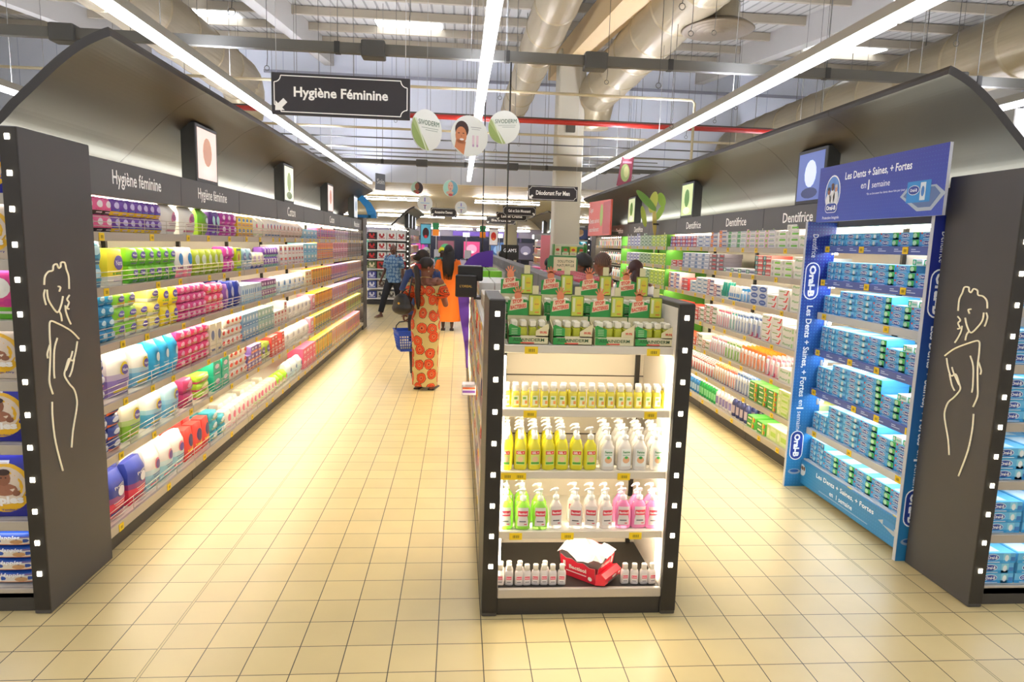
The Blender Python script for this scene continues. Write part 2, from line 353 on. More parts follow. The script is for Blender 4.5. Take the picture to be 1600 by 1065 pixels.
# hanging rectangular signs
def aisle_sign(cx, y, z0, z1, wd, txt, label, arrow=-1, th=.25, group='aisle signs', ztop=None):
    t = empty('aisle_sign', (cx, y, z0), label=label, cat='sign', group=group)
    H = z1 - z0; W = wd / 2
    MB().bbox(-W, W, 0, .03, 0, H, M('#2a2527', .5), .004).build('board', t)
    f = face_y(-.0015); wm = M('#e9e6de', .5, 0, .25); mb = MB(); e = H * .07; c = H * .16; q = .007
    path = [(-W + e + c, e), (W - e - c, e)]
    def arc(cx_, cy_, a0, a1): return [(cx_ + c * math.cos(a0 + (a1 - a0) * i / 5), cy_ + c * math.sin(a0 + (a1 - a0) * i / 5)) for i in range(6)]
    out = arc(W - e, e, PI, PI / 2) + arc(W - e, H - e, -PI / 2, -PI) + arc(-W + e, H - e, 0, -PI / 2) + arc(-W + e, e, PI / 2, 0)
    n = len(out)
    for i in range(n):
        a, b = Vector(out[i]), Vector(out[(i + 1) % n]); d = (b - a).normalized(); p = Vector((-d.y, d.x)) * q * .5 * (H / .3)
        mb.add([f(*(a + p)), f(*(b + p)), f(*(b - p)), f(*(a - p))], [(0, 1, 2, 3)], wm)
    mb.build('border', t)
    tb = MB(); s = th
    tb.text(txt, 0, H * .52, H * s * 1.25, wm, f, .027, width=wd * .68); tb.build('lettering', t)
    a = MB(); s = H * .15; ox = (-W + e + s) if arrow < 0 else (W - e - s); oy = e + s * 1.05; rot = PI * 1.25 if arrow < 0 else -PI / 4
    pts = [(s * 1.25, 0), (.1 * s, s * 1.05), (.1 * s, .45 * s), (-1.1 * s, .45 * s), (-1.1 * s, -.45 * s), (.1 * s, -.45 * s), (.1 * s, -1.05 * s)]
    a.poly([(ox + x * math.cos(rot) - z * math.sin(rot), oy + x * math.sin(rot) + z * math.cos(rot)) for x, z in pts], wm, face_y(-.003)); a.build('arrow', t)
    zt = ztop or (roof(y) if y < 22 else 3.73 - .0279 * (y - 22))
    for x in (-W + .04, W - .04): MB().tube([(x, .015, H), (x, .015, zt - z0)], .0025, M('#dddddd'), 4).build('suspension_wire', t)
aisle_sign(-1.022, 6, 2.832, 3.172, 1.155, 'Hygiène Féminine', 'large black hanging sign reading Hygiène Féminine')
aisle_sign(2.12, 15.6, 2.835, 3.165, 1.15, 'Déodorant For Men', 'black hanging sign reading Déodorant For Men in front of the column')
aisle_sign(-.72, 30, 2.93, 3.31, 1.15, 'Accessoires Cheveux', 'distant black hanging sign reading Accessoires Cheveux')
aisle_sign(2.05, 23.5, 2.80, 3.13, 1.15, 'Gel et Soin Moussant', 'black hanging sign reading Gel et Soin Moussant, frontmost of the overlapping signs', 1)
aisle_sign(2.0, 26.3, 2.72, 3.05, 1.2, 'Lait et Creme', 'black hanging sign directly behind the Gel et Soin Moussant sign')
aisle_sign(1.75, 29, 2.66, 2.98, 1.25, 'Savons', 'black hanging sign showing lowest in the overlapping stack')
# round hanging discs
def disc(cx, y, cz, r, yaw, kind, label, group='round hanging advertising discs', name='hanging_disc'):
    t = empty(name, (cx, y, cz), yaw, label=label, cat='sign', group=group)
    mb = MB(); n = 36
    mb.prism([(r * math.cos(2 * PI * j / n), r * math.sin(2 * PI * j / n)) for j in range(n)], 0, .008, M('#eceee6', .5), 'y', M('#dddddd'))
    mb.build('card', t); f = face_y(-.002); d = MB()
    def inside(pts): return [(x, z) if x * x + z * z <= (r * .985) ** 2 else (x * r * .985 / math.hypot(x, z), z * r * .985 / math.hypot(x, z)) for x, z in pts]
    if kind == 'siv':
        arc = [(r * .98 * math.cos(a), r * .98 * math.sin(a)) for a in [PI * .82 + PI * .73 * i / 16 for i in range(17)]]
        d.poly(arc, M('#a9b77a', .5), f)
        arc2 = [(r * .98 * math.cos(a), r * .98 * math.sin(a)) for a in [PI * .9 + PI * .6 * i / 16 for i in range(17)]]
        d.poly(arc2, M('#8fa35c', .5), face_y(-.003))
        d.poly([(-r * .78, r * .5), (-r * .7, r * .52), (0, -r * .97), (-.08 * r, -r * .97)], M('#d9e3c4'), face_y(-.004))
        d.text('SIVODERM', r * .12, r * .36, r * .24, M('#1d5a3a'), face_y(-.004), .0, width=r * 1.35)
        d.rect(-r * .35, r * .75, r * .1, r * .12, M('#7f8f80'), f); d.rect(-r * .1, r * .7, r * .0, r * .02, M('#7f8f80'), f)
    elif kind == 'face':
        skin = M('#c98055', .5); hair = M('#3a2420', .6)
        d.ell(-r * .42, r * .28, r * .36, r * .42, hair, f); d.ell(-r * .46, r * .0, r * .3, r * .42, skin, face_y(-.003))
        d.poly(inside([(-r * .72, -r * .2), (-r * .2, -r * .3), (-r * .3, -r * .95), (-r * .8, -r * .6)]), skin, face_y(-.003))
        for a in (-.58, -.34): d.ell(r * a, r * .1, r * .055, r * .025, hair, face_y(-.004), 8)
        d.ell(-r * .42, -r * .2, r * .12, r * .05, M('#f3ece8'), face_y(-.004), 10); d.ell(-r * .44, -r * .04, r * .03, r * .06, M('#b06c45'), face_y(-.004), 8)
        for a in (.2, .42): d.rect(r * (a - .06), r * (a + .06), -r * .4, r * .05, M('#e7cfd6'), f); d.ell(r * a, -r * .45, r * .06, r * .07, M('#c8a6c4'), face_y(-.003), 8)
        d.rect(r * .05, r * .62, r * .42, r * .45, M('#a8a8a8'), f); d.rect(r * .1, r * .55, r * .33, r * .35, M('#a8a8a8'), f)
    elif kind in ('por', 'por2'):
        bg = M('#a9c7b0' if kind == 'por' else '#9ccab4'); d.ell(0, 0, r * .97, r * .97, bg, f, 28)
        d.poly([(0, r * .97)] + [(r * .97 * math.cos(a), r * .97 * math.sin(a)) for a in [PI / 2 - PI * i / 14 for i in range(15)]], M('#3a2b2c' if kind == 'por' else '#5d8f96'), face_y(-.003))
        sk = M('#8c5236' if kind == 'por' else '#c79a80'); d.ell(-.02 * r, r * .22, r * .36, r * .58, sk, face_y(-.004)); d.ell(-.1 * r, -r * .55, r * .5, r * .22, sk, face_y(-.0045)); d.ell(0, -r * .8, r * .3, r * .16, M('#b3413a'), face_y(-.005))
        for a in (-.18, .14): d.ell(r * a, r * .32, r * .08, r * .035, M('#221a1a'), face_y(-.005), 8)
        d.ell(-.02 * r, -r * .08, r * .12, r * .045, M('#8f2f33'), face_y(-.005), 8)
    else:
        d.rect(-r * .6, r * .6, -.03 * r, .05 * r, M('#9cc6e8'), f); d.rect(-r * .1, r * .05, r * .2, r * .7, M('#8a7fd0'), f); d.rect(-r * .2, r * .2, -r * .3, -r * .22, M('#b0506a'), f); d.rect(-r * .06, r * .06, -r * .75, -r * .3, M('#5a3f8a'), face_y(-.003))
    d.build('print_pattern', t)
    MB().tube([(0, .004, r), (0, .004, (roof(y) if y < 22 else 3.73 - .0279 * (y - 22)) - cz)], .002, M('#bbbbbb'), 4).build('suspension_wire', t)
disc(-.348, 7, 2.915, .20, .75, 'siv', 'round pale green lettered disc beside the Hygiène Féminine sign')
disc(.08, 6.9, 2.86, .198, .35, 'face', 'round disc showing a smiling woman between the two pale green discs')
disc(.425, 7, 2.975, .165, -.3, 'siv', 'smaller pale green disc hanging right under the dark power lead, beside the ducts')
disc(-1.13, 18, 3.20, .16, .2, 'por', 'small round portrait disc, brown face on dark ground')
disc(-.26, 18, 3.22, .21, .4, 'por2', 'small round portrait disc, pale face on teal ground')
disc(-1.0, 19.5, 2.9, .22, .3, 'lilac', 'round white and lilac disc by the far curved canopy')
disc(.03, 20, 2.83, .19, .4, 'lilac', 'round white and lilac disc near the Accessoires Cheveux sign')
t = empty('hanging_banner', (-1.9, 16.5, 3.0), 1.0, label='small grey hanging banner seen edge-on over the far aisle', cat='sign'); MB().box(-.17, .17, 0, .02, 0, .38, M('#70727a')).build('panel', t); MB().text('Soin', 0, .2, .12, M('#dddddd'), face_y(-.002), .02).build('lettering', t)
# red banner on the light row, banners at the far sides
t = empty('hanging_banner', (3.22, 13.2, 2.98), label='narrow maroon banner with green fruit hanging from the light row', cat='banner')
mb = MB(); mb.prism([(-.18, .03), (.1, 0), (.14, .58), (-.1, .58)], 0, .01, M('#8a3a4a'), 'y'); mb.build('cloth', t)
d = MB(); d.ell(-.02, .28, .09, .17, M('#9cae6a'), face_y(-.002)); d.ell(.0, .3, .05, .11, M('#c9c98a'), face_y(-.003)); d.rect(-.08, .1, .46, .5, M('#d58a9a'), face_y(-.002)); d.build('print_pattern', t)
t = empty('hanging_banner', (7.15, 7.4, 2.35), label='large white banner with a red ball print beyond the toothpaste gondola', cat='banner')
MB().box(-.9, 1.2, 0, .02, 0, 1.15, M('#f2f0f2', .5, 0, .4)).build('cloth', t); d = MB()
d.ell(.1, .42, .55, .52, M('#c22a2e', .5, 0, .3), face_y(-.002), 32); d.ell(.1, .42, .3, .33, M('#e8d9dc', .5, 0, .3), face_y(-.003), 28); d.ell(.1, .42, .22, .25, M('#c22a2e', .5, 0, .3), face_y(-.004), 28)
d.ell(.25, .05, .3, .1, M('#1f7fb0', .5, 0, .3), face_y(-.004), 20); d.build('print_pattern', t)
for a in (-.8, 1.1): MB().tube([(a, .01, 1.15), (a, .01, roof(7.4) - 2.37)], .004, M('#dddddd'), 4).build('cord', t)
t = empty('hanging_banner', (-6.2, 8.0, 2.6), label='white and green banner beyond the diaper end of the hygiene gondola', cat='banner')
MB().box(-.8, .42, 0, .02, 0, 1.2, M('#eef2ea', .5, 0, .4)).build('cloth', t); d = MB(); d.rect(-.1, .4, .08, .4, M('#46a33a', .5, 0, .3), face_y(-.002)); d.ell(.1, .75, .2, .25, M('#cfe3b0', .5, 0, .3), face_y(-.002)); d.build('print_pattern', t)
for a in (-.7, .35): MB().tube([(a, .01, 1.2), (a, .01, roof(8) - 2.62)], .004, M('#dddddd'), 4).build('cord', t)
# ---------------------------------------------------------------- gondola shelving
BLK = M('#2e2a26', .5); BLK2 = M('#3c3936', .5); GREY = M('#58595b', .5); LIP = M('#b9b2a8', .35, .3); WHT = M('#f0e9dc', .5); SHELFTOP = M('#e6dece', .5)
GLOW = M('#fff0d6', .5, 0, 20, name='shelf_light'); GLOWC = M('#f6f7ea', .5, 0, 20, name='canopy_light'); LED = M('#fff6e0', .5, 0, 9, name='led_dot'); YEL = M('#f2cf1c', .5); INK = M('#4a4210', .5); WIRE = M('#cfc8ba', .3, .6)
FIG = [[(3.231, 1.554), (3.241, 1.592), (3.271, 1.613), (3.303, 1.617), (3.311, 1.639), (3.338, 1.646), (3.351, 1.627), (3.367, 1.632), (3.373, 1.651), (3.403, 1.65), (3.413, 1.619), (3.429, 1.583), (3.427, 1.522)], [(3.234, 1.532), (3.223, 1.511), (3.227, 1.483), (3.234, 1.462)], [(3.25, 1.531), (3.252, 1.492), (3.275, 1.456), (3.318, 1.418), (3.351, 1.449), (3.371, 1.491)], [(3.338, 1.54), (3.356, 1.535), (3.345, 1.516)], [(3.425, 1.492), (3.403, 1.474), (3.417, 1.457), (3.399, 1.433), (3.414, 1.426)], [(3.334, 1.422), (3.346, 1.404), (3.35, 1.373)], [(3.386, 1.446), (3.387, 1.417), (3.403, 1.38), (3.422, 1.35)], [(3.242, 1.275), (3.219, 1.238), (3.22, 1.215)], [(3.24, 1.04), (3.22, 1.1), (3.228, 1.157), (3.24, 1.223), (3.245, 1.268), (3.247, 1.335), (3.258, 1.382), (3.312, 1.367), (3.416, 1.319), (3.484, 1.268)], [(3.303, 1.298), (3.274, 1.246), (3.26, 1.151), (3.261, 1.111)], [(3.468, 1.258), (3.45, 1.212), (3.42, 1.168), (3.387, 1.184), (3.356, 1.142), (3.342, 1.109), (3.377, 1.06), (3.415, 1.022), (3.432, 0.969), (3.424, 0.921), (3.382, 0.822), (3.361, 0.742)], [(3.421, 1.216), (3.401, 1.184), (3.355, 1.132)], [(3.432, 1.176), (3.405, 1.121), (3.381, 1.095)], [(3.23, 1.005), (3.225, 0.925), (3.236, 0.804), (3.277, 0.652)]]
def smooth_path(p, n=4):
    out = []
    for i in range(len(p) - 1):
        a = p[max(i - 1, 0)]; b = p[i]; c = p[i + 1]; d = p[min(i + 2, len(p) - 1)]
        for k in range(n):
            t = k / n
            out.append(tuple(.5 * ((2 * b[j]) + (-a[j] + c[j]) * t + (2 * a[j] - 5 * b[j] + 4 * c[j] - d[j]) * t * t + (-a[j] + 3 * b[j] - 3 * c[j] + d[j]) * t ** 3) for j in range(len(b))))
    return out + [p[-1]]
def price_tag(mb, a, z, fn, w=.05, h=.04):
    mb.rect(a - w / 2, a + w / 2, z - h / 2, z + h / 2, YEL, fn)
def ptag(parent, x, y, z, face, w=.052, h=.042):
    """a yellow price card; face: '+x' '-x' '-y'"""
    key = (face, w, h)
    if key not in PT:
        mb = MB()
        if face == '+x': mb.box(0, .003, -w / 2, w / 2, -h / 2, h / 2, YEL); fn = face_px(.0035)
        elif face == '-x': mb.box(-.003, 0, -w / 2, w / 2, -h / 2, h / 2, YEL); fn = face_mx(-.0035)
        else: mb.box(-w / 2, w / 2, -.003, 0, -h / 2, h / 2, YEL); fn = face_y(-.0035)
        for k in range(6): mb.rect(-w * .22 + k * w * .085, -w * .22 + k * w * .085 + w * (.03 + .02 * (k % 2)), -h * .22, h * .2, INK, fn)
        PT[key] = mb.mesh('price_tag')
    o = bpy.data.objects.new('price_tag', PT[key]); COL.objects.link(o); o.location = (x, y, z); o.parent = parent
    return o
PT = {}
def canopy(root, xs, s, y0, y1, z0=2.2):
    """curved hood from the spine out over the shelves; s=+1 opens toward +x"""
    prof = [(-.58, -.02), (-.47, .08), (-.40, .155), (-.30, .25), (-.20, .345), (-.11, .42), (-.03, .475), (.06, .52), (.10, .535)]
    # outer profile relative to (x front edge reference, 2.31), measured off the end
    base = xs; prof = smooth_path(prof, 4)
    out = [(base + s * (a), 2.30 + b) for a, b in prof]
    inn = []
    for i, (a, b) in enumerate(out):
        p = out[max(i - 1, 0)]; q = out[min(i + 1, len(out) - 1)]
        dx, dz = q[0] - p[0], q[1] - p[1]; l = math.hypot(dx, dz); th = .045 if i < len(out) - 1 else .02
        inn.append((a + s * dz / l * th * 1, b - abs(dx) / l * th))
    mb = MB(); pts = out + inn[::-1]
    hood = M('#2a231c', .42, .15, name='hood')
    n = int(round((y1 - y0) / 1.25)); 
    for k in range(n):
        a = y0 + (y1 - y0) * k / n; b = y0 + (y1 - y0) * (k + 1) / n
        c = MB(); c.prism(pts, a + .002, b - .002, BLK, 'y', hood); 
        for i, sm in enumerate(c.smooth): c.smooth[i] = False
        c.build('canopy', root)
def lightbox(root, x, y, z, s, colours, w=.46, h=.44):
    t = empty('light_box', (x, y, z)); t.parent = root
    MB().bbox(-.09 * s, .02 * s, 0, w, 0, h, M('#1b1a19', .4), .006).build('box_case', t)
    a, b, c = colours; f = face_px(.022) if s > 0 else face_mx(-.022)
    yy = (lambda q: q) if s > 0 else (lambda q: -q)
    mb = MB(); r = lambda p, q, u, v, m_, lay=0: mb.add([((.022 + .001 * lay) * s, p, u), ((.022 + .001 * lay) * s, q, u), ((.022 + .001 * lay) * s, q, v), ((.022 + .001 * lay) * s, p, v)], [(0, 1, 2, 3)], m_)
    r(.03, w - .03, .03, h - .03, M(a, .4, 0, .9))
    fx = lambda u, v: ((.0235) * s, u, v)
    mb.ell(w * .5, h * .55, w * .2, h * .25, M(b, .4, 0, .7), fx, 14); mb.ell(w * .5, h * .2, w * .28, h * .1, M(c, .4, 0, .7), fx, 12)
    mb.build('screen', t)
def text_on(root, txt, x, y, z, h, s, mat=None, bold=.012, width=None, name='lettering'):
    mb = MB(); mb.text(txt, 0, 0, h, mat or M('#f1efea', .5, 0, .25), (face_px(0) if s > 0 else face_mx(0)), bold, width=width); o = mb.build(name, root, (x, y, z)); return o

def tall_run(s, xf, xb, y0, shelves, label, heads, lb, deep=.52, ytags=None, skip=None, name='shelving_gondola', nmod=8):
    """one aisle side of a tall gondola; s=+1 faces +x"""
    y1 = y0 + 1.25 * nmod; root = empty(name, (0, 0, 0), label=label, cat='shelving')
    MB().box(xb - s * .02, xb, y0, y1, .1, 2.2, WHT).build('back_panel', root)
    for k in range(nmod):
        a = y0 + 1.25 * k
        MB().box(xf - s * .03, xb, a + .003, a + 1.247, 0, .095, BLK2).build('kick_plate', root)
        hb = MB(); hb.bbox(xf - s * .055, xf - s * .03, a + .004, a + 1.246, 2.0, 2.2, GREY, .004); h = hb.build('header_board', root)
        if heads[k]: text_on(h, heads[k], xf - s * .029, a + .62, 2.1, .105 if s > 0 else .085, s, width=(.62 if len(heads[k]) > 11 else None) if s > 0 else .5)
        MB().box(xb, xb + s * .03, a - .014, a + .014, .1, 2.2, M('#3a3835')).build('upright', root)
    MB().box(xf - s * .16, xf - s * .1, y0 + .02, y1 - .02, 1.985, 2.0, GLOW).build('header_light', root)
    MB().box(xf - s * .2, xf - s * .06, y0, y1, 2.0, 2.015, M('#cfcac0')).build('header_shelf', root)
    MB().box(xf - s * .44, xf - s * .40, y0 + .02, y1 - .02, 2.175, 2.20, GLOWC).build('canopy_light', root)
    ys = y0 + (1.27 if skip else 0)
    for i, z in enumerate(shelves):
        top = i < len(shelves) - 1
        sh = MB(); sh.box(xf - s * .02, xb + s * .001, ys, y1, z - .02, z, SHELFTOP); o = sh.build('shelf', root)
        for k in range(1 if skip else 0, nmod):
            a = y0 + 1.25 * k
            MB().bbox(xf - s * .02, xf, a + .003, a + 1.247, z - .045 if top else .095, z + .004, LIP, .003).build('shelf_lip', o)
        if top: MB().box(xf - s * .075, xf - s * .045, ys + .02, y1 - .02, z - .04, z - .022, GLOW).build('shelf_light', o)
        r = random.Random(i * 7 + int(s)); tr = 0
        y = ys + .07 + .2 * r.random()
        while y < y1 - .1:
            ptag(o, xf + s * .001, y, z - .022 if top else z - .03, '+x' if s > 0 else '-x'); y += .3 + .35 * r.random() if y < 6 else .22 + .3 * r.random()
        if s > 0:
            g = MB(); 
            for dz in (.035, .058, .085): g.tube([(xf - .012, ys + .01, z + dz), (xf - .012, y1 - .01, z + dz)], .0022, WIRE, 4)
            k = ys + .01
            while k < y1:
                g.tube([(xf - .012, k, z), (xf - .012, k, z + .085)], .0022, WIRE, 4); k += .3125
            g.build('wire_guard', o)
    canopy(root, xf + s * .02, s, y0 + .04, y1 + (.5 if s > 0 else .9))
    for y, cols in lb: lightbox(root, xf - s * .1, y, 2.205, s, cols)
    return root
LS = [1.80, 1.50, 1.19, .855, .555, .15]
left_run = tall_run(1, -1.92, -2.50, 3.70, LS, 'tall feminine hygiene gondola with dark curved canopy and six lit shelf levels', ['Hygiène féminine', 'Hygiène féminine', '', 'Coton', '', 'Coton', '', 'Mouchoirs'],
    [(5.38, ('#d9c6bd', '#b98a72', '#e8e2dc')), (7.95, ('#d8dccb', '#8fa06a', '#6b7a55')), (10.5, ('#d7c3bb', '#a8705c', '#e6e6e6')), (13.05, ('#cdd3d6', '#7f8fa0', '#dddddd'))])
RS = [1.84, 1.59, 1.31, 1.00, .70, .41, .15]
right_run = tall_run(-1, 2.76, 3.34, 3.57, RS, 'tall toothpaste gondola with dark curved canopy and seven lit shelf levels', ['', 'Dentifrice', 'Dentifrice', 'Dentifrice', '', 'Dentifrice', 'Dentifrice', ''],
    [(5.15, ('#4f5f98', '#c8d4f0', '#2a3560')), (8.15, ('#b9c78f', '#4f7a35', '#e3e8cf')), (10.9, ('#b9c79a', '#4f7a35', '#e3e8cf'))], skip=True)
MB().box(-2.56, -2.525, 3.7, 13.7, .1, 2.34, M('#3a3733')).build('spine_board', left_run)
MB().box(3.365, 3.40, 3.57, 13.57, .1, 2.34, M('#3a3733')).build('spine_board', right_run)
for r_, xf_, xb_, ya, yb, s_ in ((left_run, -1.92, -2.5, 13.705, 14.25, 1), (right_run, 2.76, 3.34, 13.575, 14.05, -1)):
    MB().bbox(xf_, xb_, ya, yb, 0, 2.25, M('#45423f', .5), .004).build('end_panel', r_)
def line_figure(root, x, s, dy, zoff=0):
    for q in FIG:
        p = [(x + s * .004, a + dy, b) for a, b in smooth_path(q)]
        MB().tube(p, .0042, M('#f0e2c0', .5, 0, .35), 5).build('line_drawing', root)
def end_cap(s, xo, xi_far, yf, yb, zt, shelves, label, led=14, figure=True, dy=0):
    """end gondola facing the camera; xo = outer side toward the aisle, xi_far = the other side"""
    root = empty('end_gondola', (0, 0, 0), label=label, cat='shelving')
    th = .075
    for sx, x in ((1, xo), (-1, xi_far)):
        d = -s if sx > 0 else s      # direction inward from this side
        p = MB(); p.bbox(x, x + d * th, yf, yb, 0, zt, M('#474546', .5), .004)
        o = p.build('side_panel', root)
        fr = MB(); fr.bbox(x + d * .001, x + d * th * .98, yf - .004, yf + .01, .02, zt - .003, M('#26221e', .5), .002); fr.build('front_edge', o)
        z = zt - .05
        for k in range(led):
            MB().bbox(x + d * (th * .5 - .011), x + d * (th * .5 + .011), yf - .009, yf - .003, zt - .045 - k * (zt - .25) / (led - 1) - .012, zt - .045 - k * (zt - .25) / (led - 1) + .012, LED, .004).build('led_dot', o)
        if sx > 0 and figure: line_figure(o, x, s, dy)
    a, b = sorted((xo - s * th, xi_far + s * th))
    MB().box(a, b, yb - .03, yb, .1, zt, WHT).build('back_panel', root)
    MB().box(a, b, yf + .03, yb - .03, 0, .09, BLK2).build('kick_plate', root)
    for i, z in enumerate(shelves):
        sh = MB(); sh.box(a, b, yf + .05, yb - .03, z - .02, z, SHELFTOP); o = sh.build('shelf', root)
        MB().bbox(a, b, yf + .03, yf + .05, z - .045, z + .003, LIP, .003).build('shelf_lip', o)
        if i < len(shelves) - 1 or True:
            MB().box(a + .02, b - .02, yf + .08, yf + .11, z - .04, z - .022, M('#eef0ff', .5, 0, 7)).build('shelf_light', o)
    MB().box(a, b, yf + .01, yb - .03, zt - .12, zt - .06, GREY).build('top_shelf', root)
    return root
ecl = end_cap(1, -1.90, -3.05, 3.12, 3.69, 2.24, [1.955, 1.665, 1.392, 1.115, .815, .445, .11], 'tall dark end gondola of diaper packs with a white line drawing on its side')
ecr = end_cap(-1, 2.68, 3.92, 3.06, 3.565, 2.24, [1.84, 1.565, 1.28, .98, .672, .383, .10], 'tall dark end gondola of blue toothpaste cartons with a white line drawing on its side', dy=-.045)

# low centre gondola -------------------------------------------------
root = empty('end_gondola', (0, 0, 0), label='low black end gondola of hand gels facing the cross aisle, glowing inside', cat='shelving')
CX0, CX1, CF, CB = .14, 1.105, 3.04, 3.60
SM = M('#45413c', .5)
for k, (x, d) in enumerate(((CX0, 1), (CX1, -1))):
    o = MB().bbox(x, x + d * .075, CF, CB, 0, 1.555, M('#7d766c', .5) if False else SM, .004).build('side_panel', root)
    MB().bbox(x + d * .001, x + d * .074, CF - .005, CF + .01, .02, 1.55, M('#1f1b17', .5), .002).build('front_edge', o)
    MB().box(x + d * .078, x + d * .075, CF + .02, CB - .02, .1, 1.53, M('#efe6d8', .5)).build('inner_lining', o)
    for j in range(9):
        zz = 1.487 - j * .153
        MB().bbox(x + d * .028, x + d * .05, CF - .009, CF - .004, zz - .0115, zz + .0115, LED, .004).build('led_dot', o)
    MB().box(x + d * .078, x + d * .09, CF + .06, CF + .09, .16, 1.28, GLOW).build('side_light', o)
a, b = CX0 + .075, CX1 - .075
bk = MB().box(a, b, CB - .03, CB - .005, .1, 1.52, M('#efe4cf', .5)).build('back_panel', root)
for z in (.35, .77, 1.1): MB().box(a, b, CB - .034, CB - .03, z, z + .006, M('#4c4438')).build('panel_seam', bk)
for x in (a + .04, b - .04):
    MB().box(x - .012, x + .012, CB - .045, CB - .03, .1, 1.28, M('#1d1b19')).build('slotted_upright', bk)
MB().bbox(a, b, CF + .012, CB, 0, .095, BLK, .003).build('kick_plate', root)
CSH = [1.336, 1.028, .72, .415, .135]
for i, z in enumerate(CSH):
    if i == 4:
        o = MB().box(a, b, CF + .025, CB - .03, z - .035, z, M('#262422', .55)).build('base_shelf', root)
        MB().bbox(a, b, CF + .005, CF + .025, z - .045, z + .003, LIP, .003).build('shelf_lip', o)
    else:
        yy = CF + .045
        o = MB().box(a, b, yy + .015, CB - .03, z - .018, z, M('#f1eadb', .4)).build('shelf', root)
        MB().bbox(a, b, yy, yy + .016, z - .036, z + .003, M('#ddd5c6', .35, .2), .003).build('shelf_lip', o)
        MB().box(a + .02, b - .02, yy + .06, yy + .09, z - .034, z - .019, GLOW).build('shelf_light', o)
        for x in {0: (.345, .93), 1: (.35, .935), 2: (.25, .31, .82), 3: (.30, .555, .895)}[i]:
            ptag(o, x, yy - .001, z - .022, '-y', .062, .034)
        if i == 3:
            for k in range(15):
                if k in (5, 11): continue
                MB().bbox(.36 + k * .034, .385 + k * .034, yy + .06, yy + .085, z + .002, z + .008, LED, .002).build('led_dot', o)
# double-sided centre run
root = empty('low_gondola', (0, 0, 0), label='long low double-sided cosmetics gondola with grey ridge boards behind the hand gel end', cat='shelving')
Y0, Y1 = 3.60, 13.6
MB().box(.60, .66, Y0, Y1, 0, 1.47, WHT).build('divider', root)
MB().box(.17, 1.07, Y0, Y1, 0, .09, BLK2).build('kick_plate', root)
for k in range(8):
    a_ = Y0 + 1.25 * k
    o = MB().bbox(.575, .685, a_ + .006, a_ + 1.244, 1.475, 1.60, M('#605f60', .45), .005).build('ridge_board', root)
    text_on(o, 'Soin visage' if k % 2 else 'Gommage', .574, a_ + .6, 1.54, .05, -1, M('#a8a8a8'), .0)
    f = MB(); f.text('Soin visage' if k % 2 else 'Gommage', 0, 0, .05, M('#a8a8a8'), face_y(0), 0); 
CLS = [1.30, 1.02, .74, .45, .12]
for sd, xf in ((1, .155), (-1, 1.09)):
    for i, z in enumerate(CLS):
        o = MB().box(xf, .60 if sd > 0 else .66, Y0, Y1, z - .02, z, SHELFTOP).build('shelf', root)
        MB().bbox(xf - .003 * sd, xf + .012 * sd, Y0 + .002, Y1, z - .045, z + .003, LIP, .003).build('shelf_lip', o)
        if i: MB().box(xf + .06 * sd, xf + .085 * sd, Y0 + .05, Y1 - .05, CLS[i - 1] - .04, CLS[i - 1] - .022, GLOW).build('shelf_light', o)
        else: MB().box(.585 if sd > 0 else .675, .6 if sd > 0 else .66, Y0 + .05, Y1 - .05, 1.45, 1.47, LIP).build('ridge_ledge', o)
        y = Y0 + .2
        while y < 9: ptag(o, xf - .003 * sd, y, z - .022, '-x' if sd > 0 else '+x'); y += .5
MB().bbox(.14, 1.10, Y1, Y1 + .05, 0, 1.5, BLK, .004).build('end_panel', root)
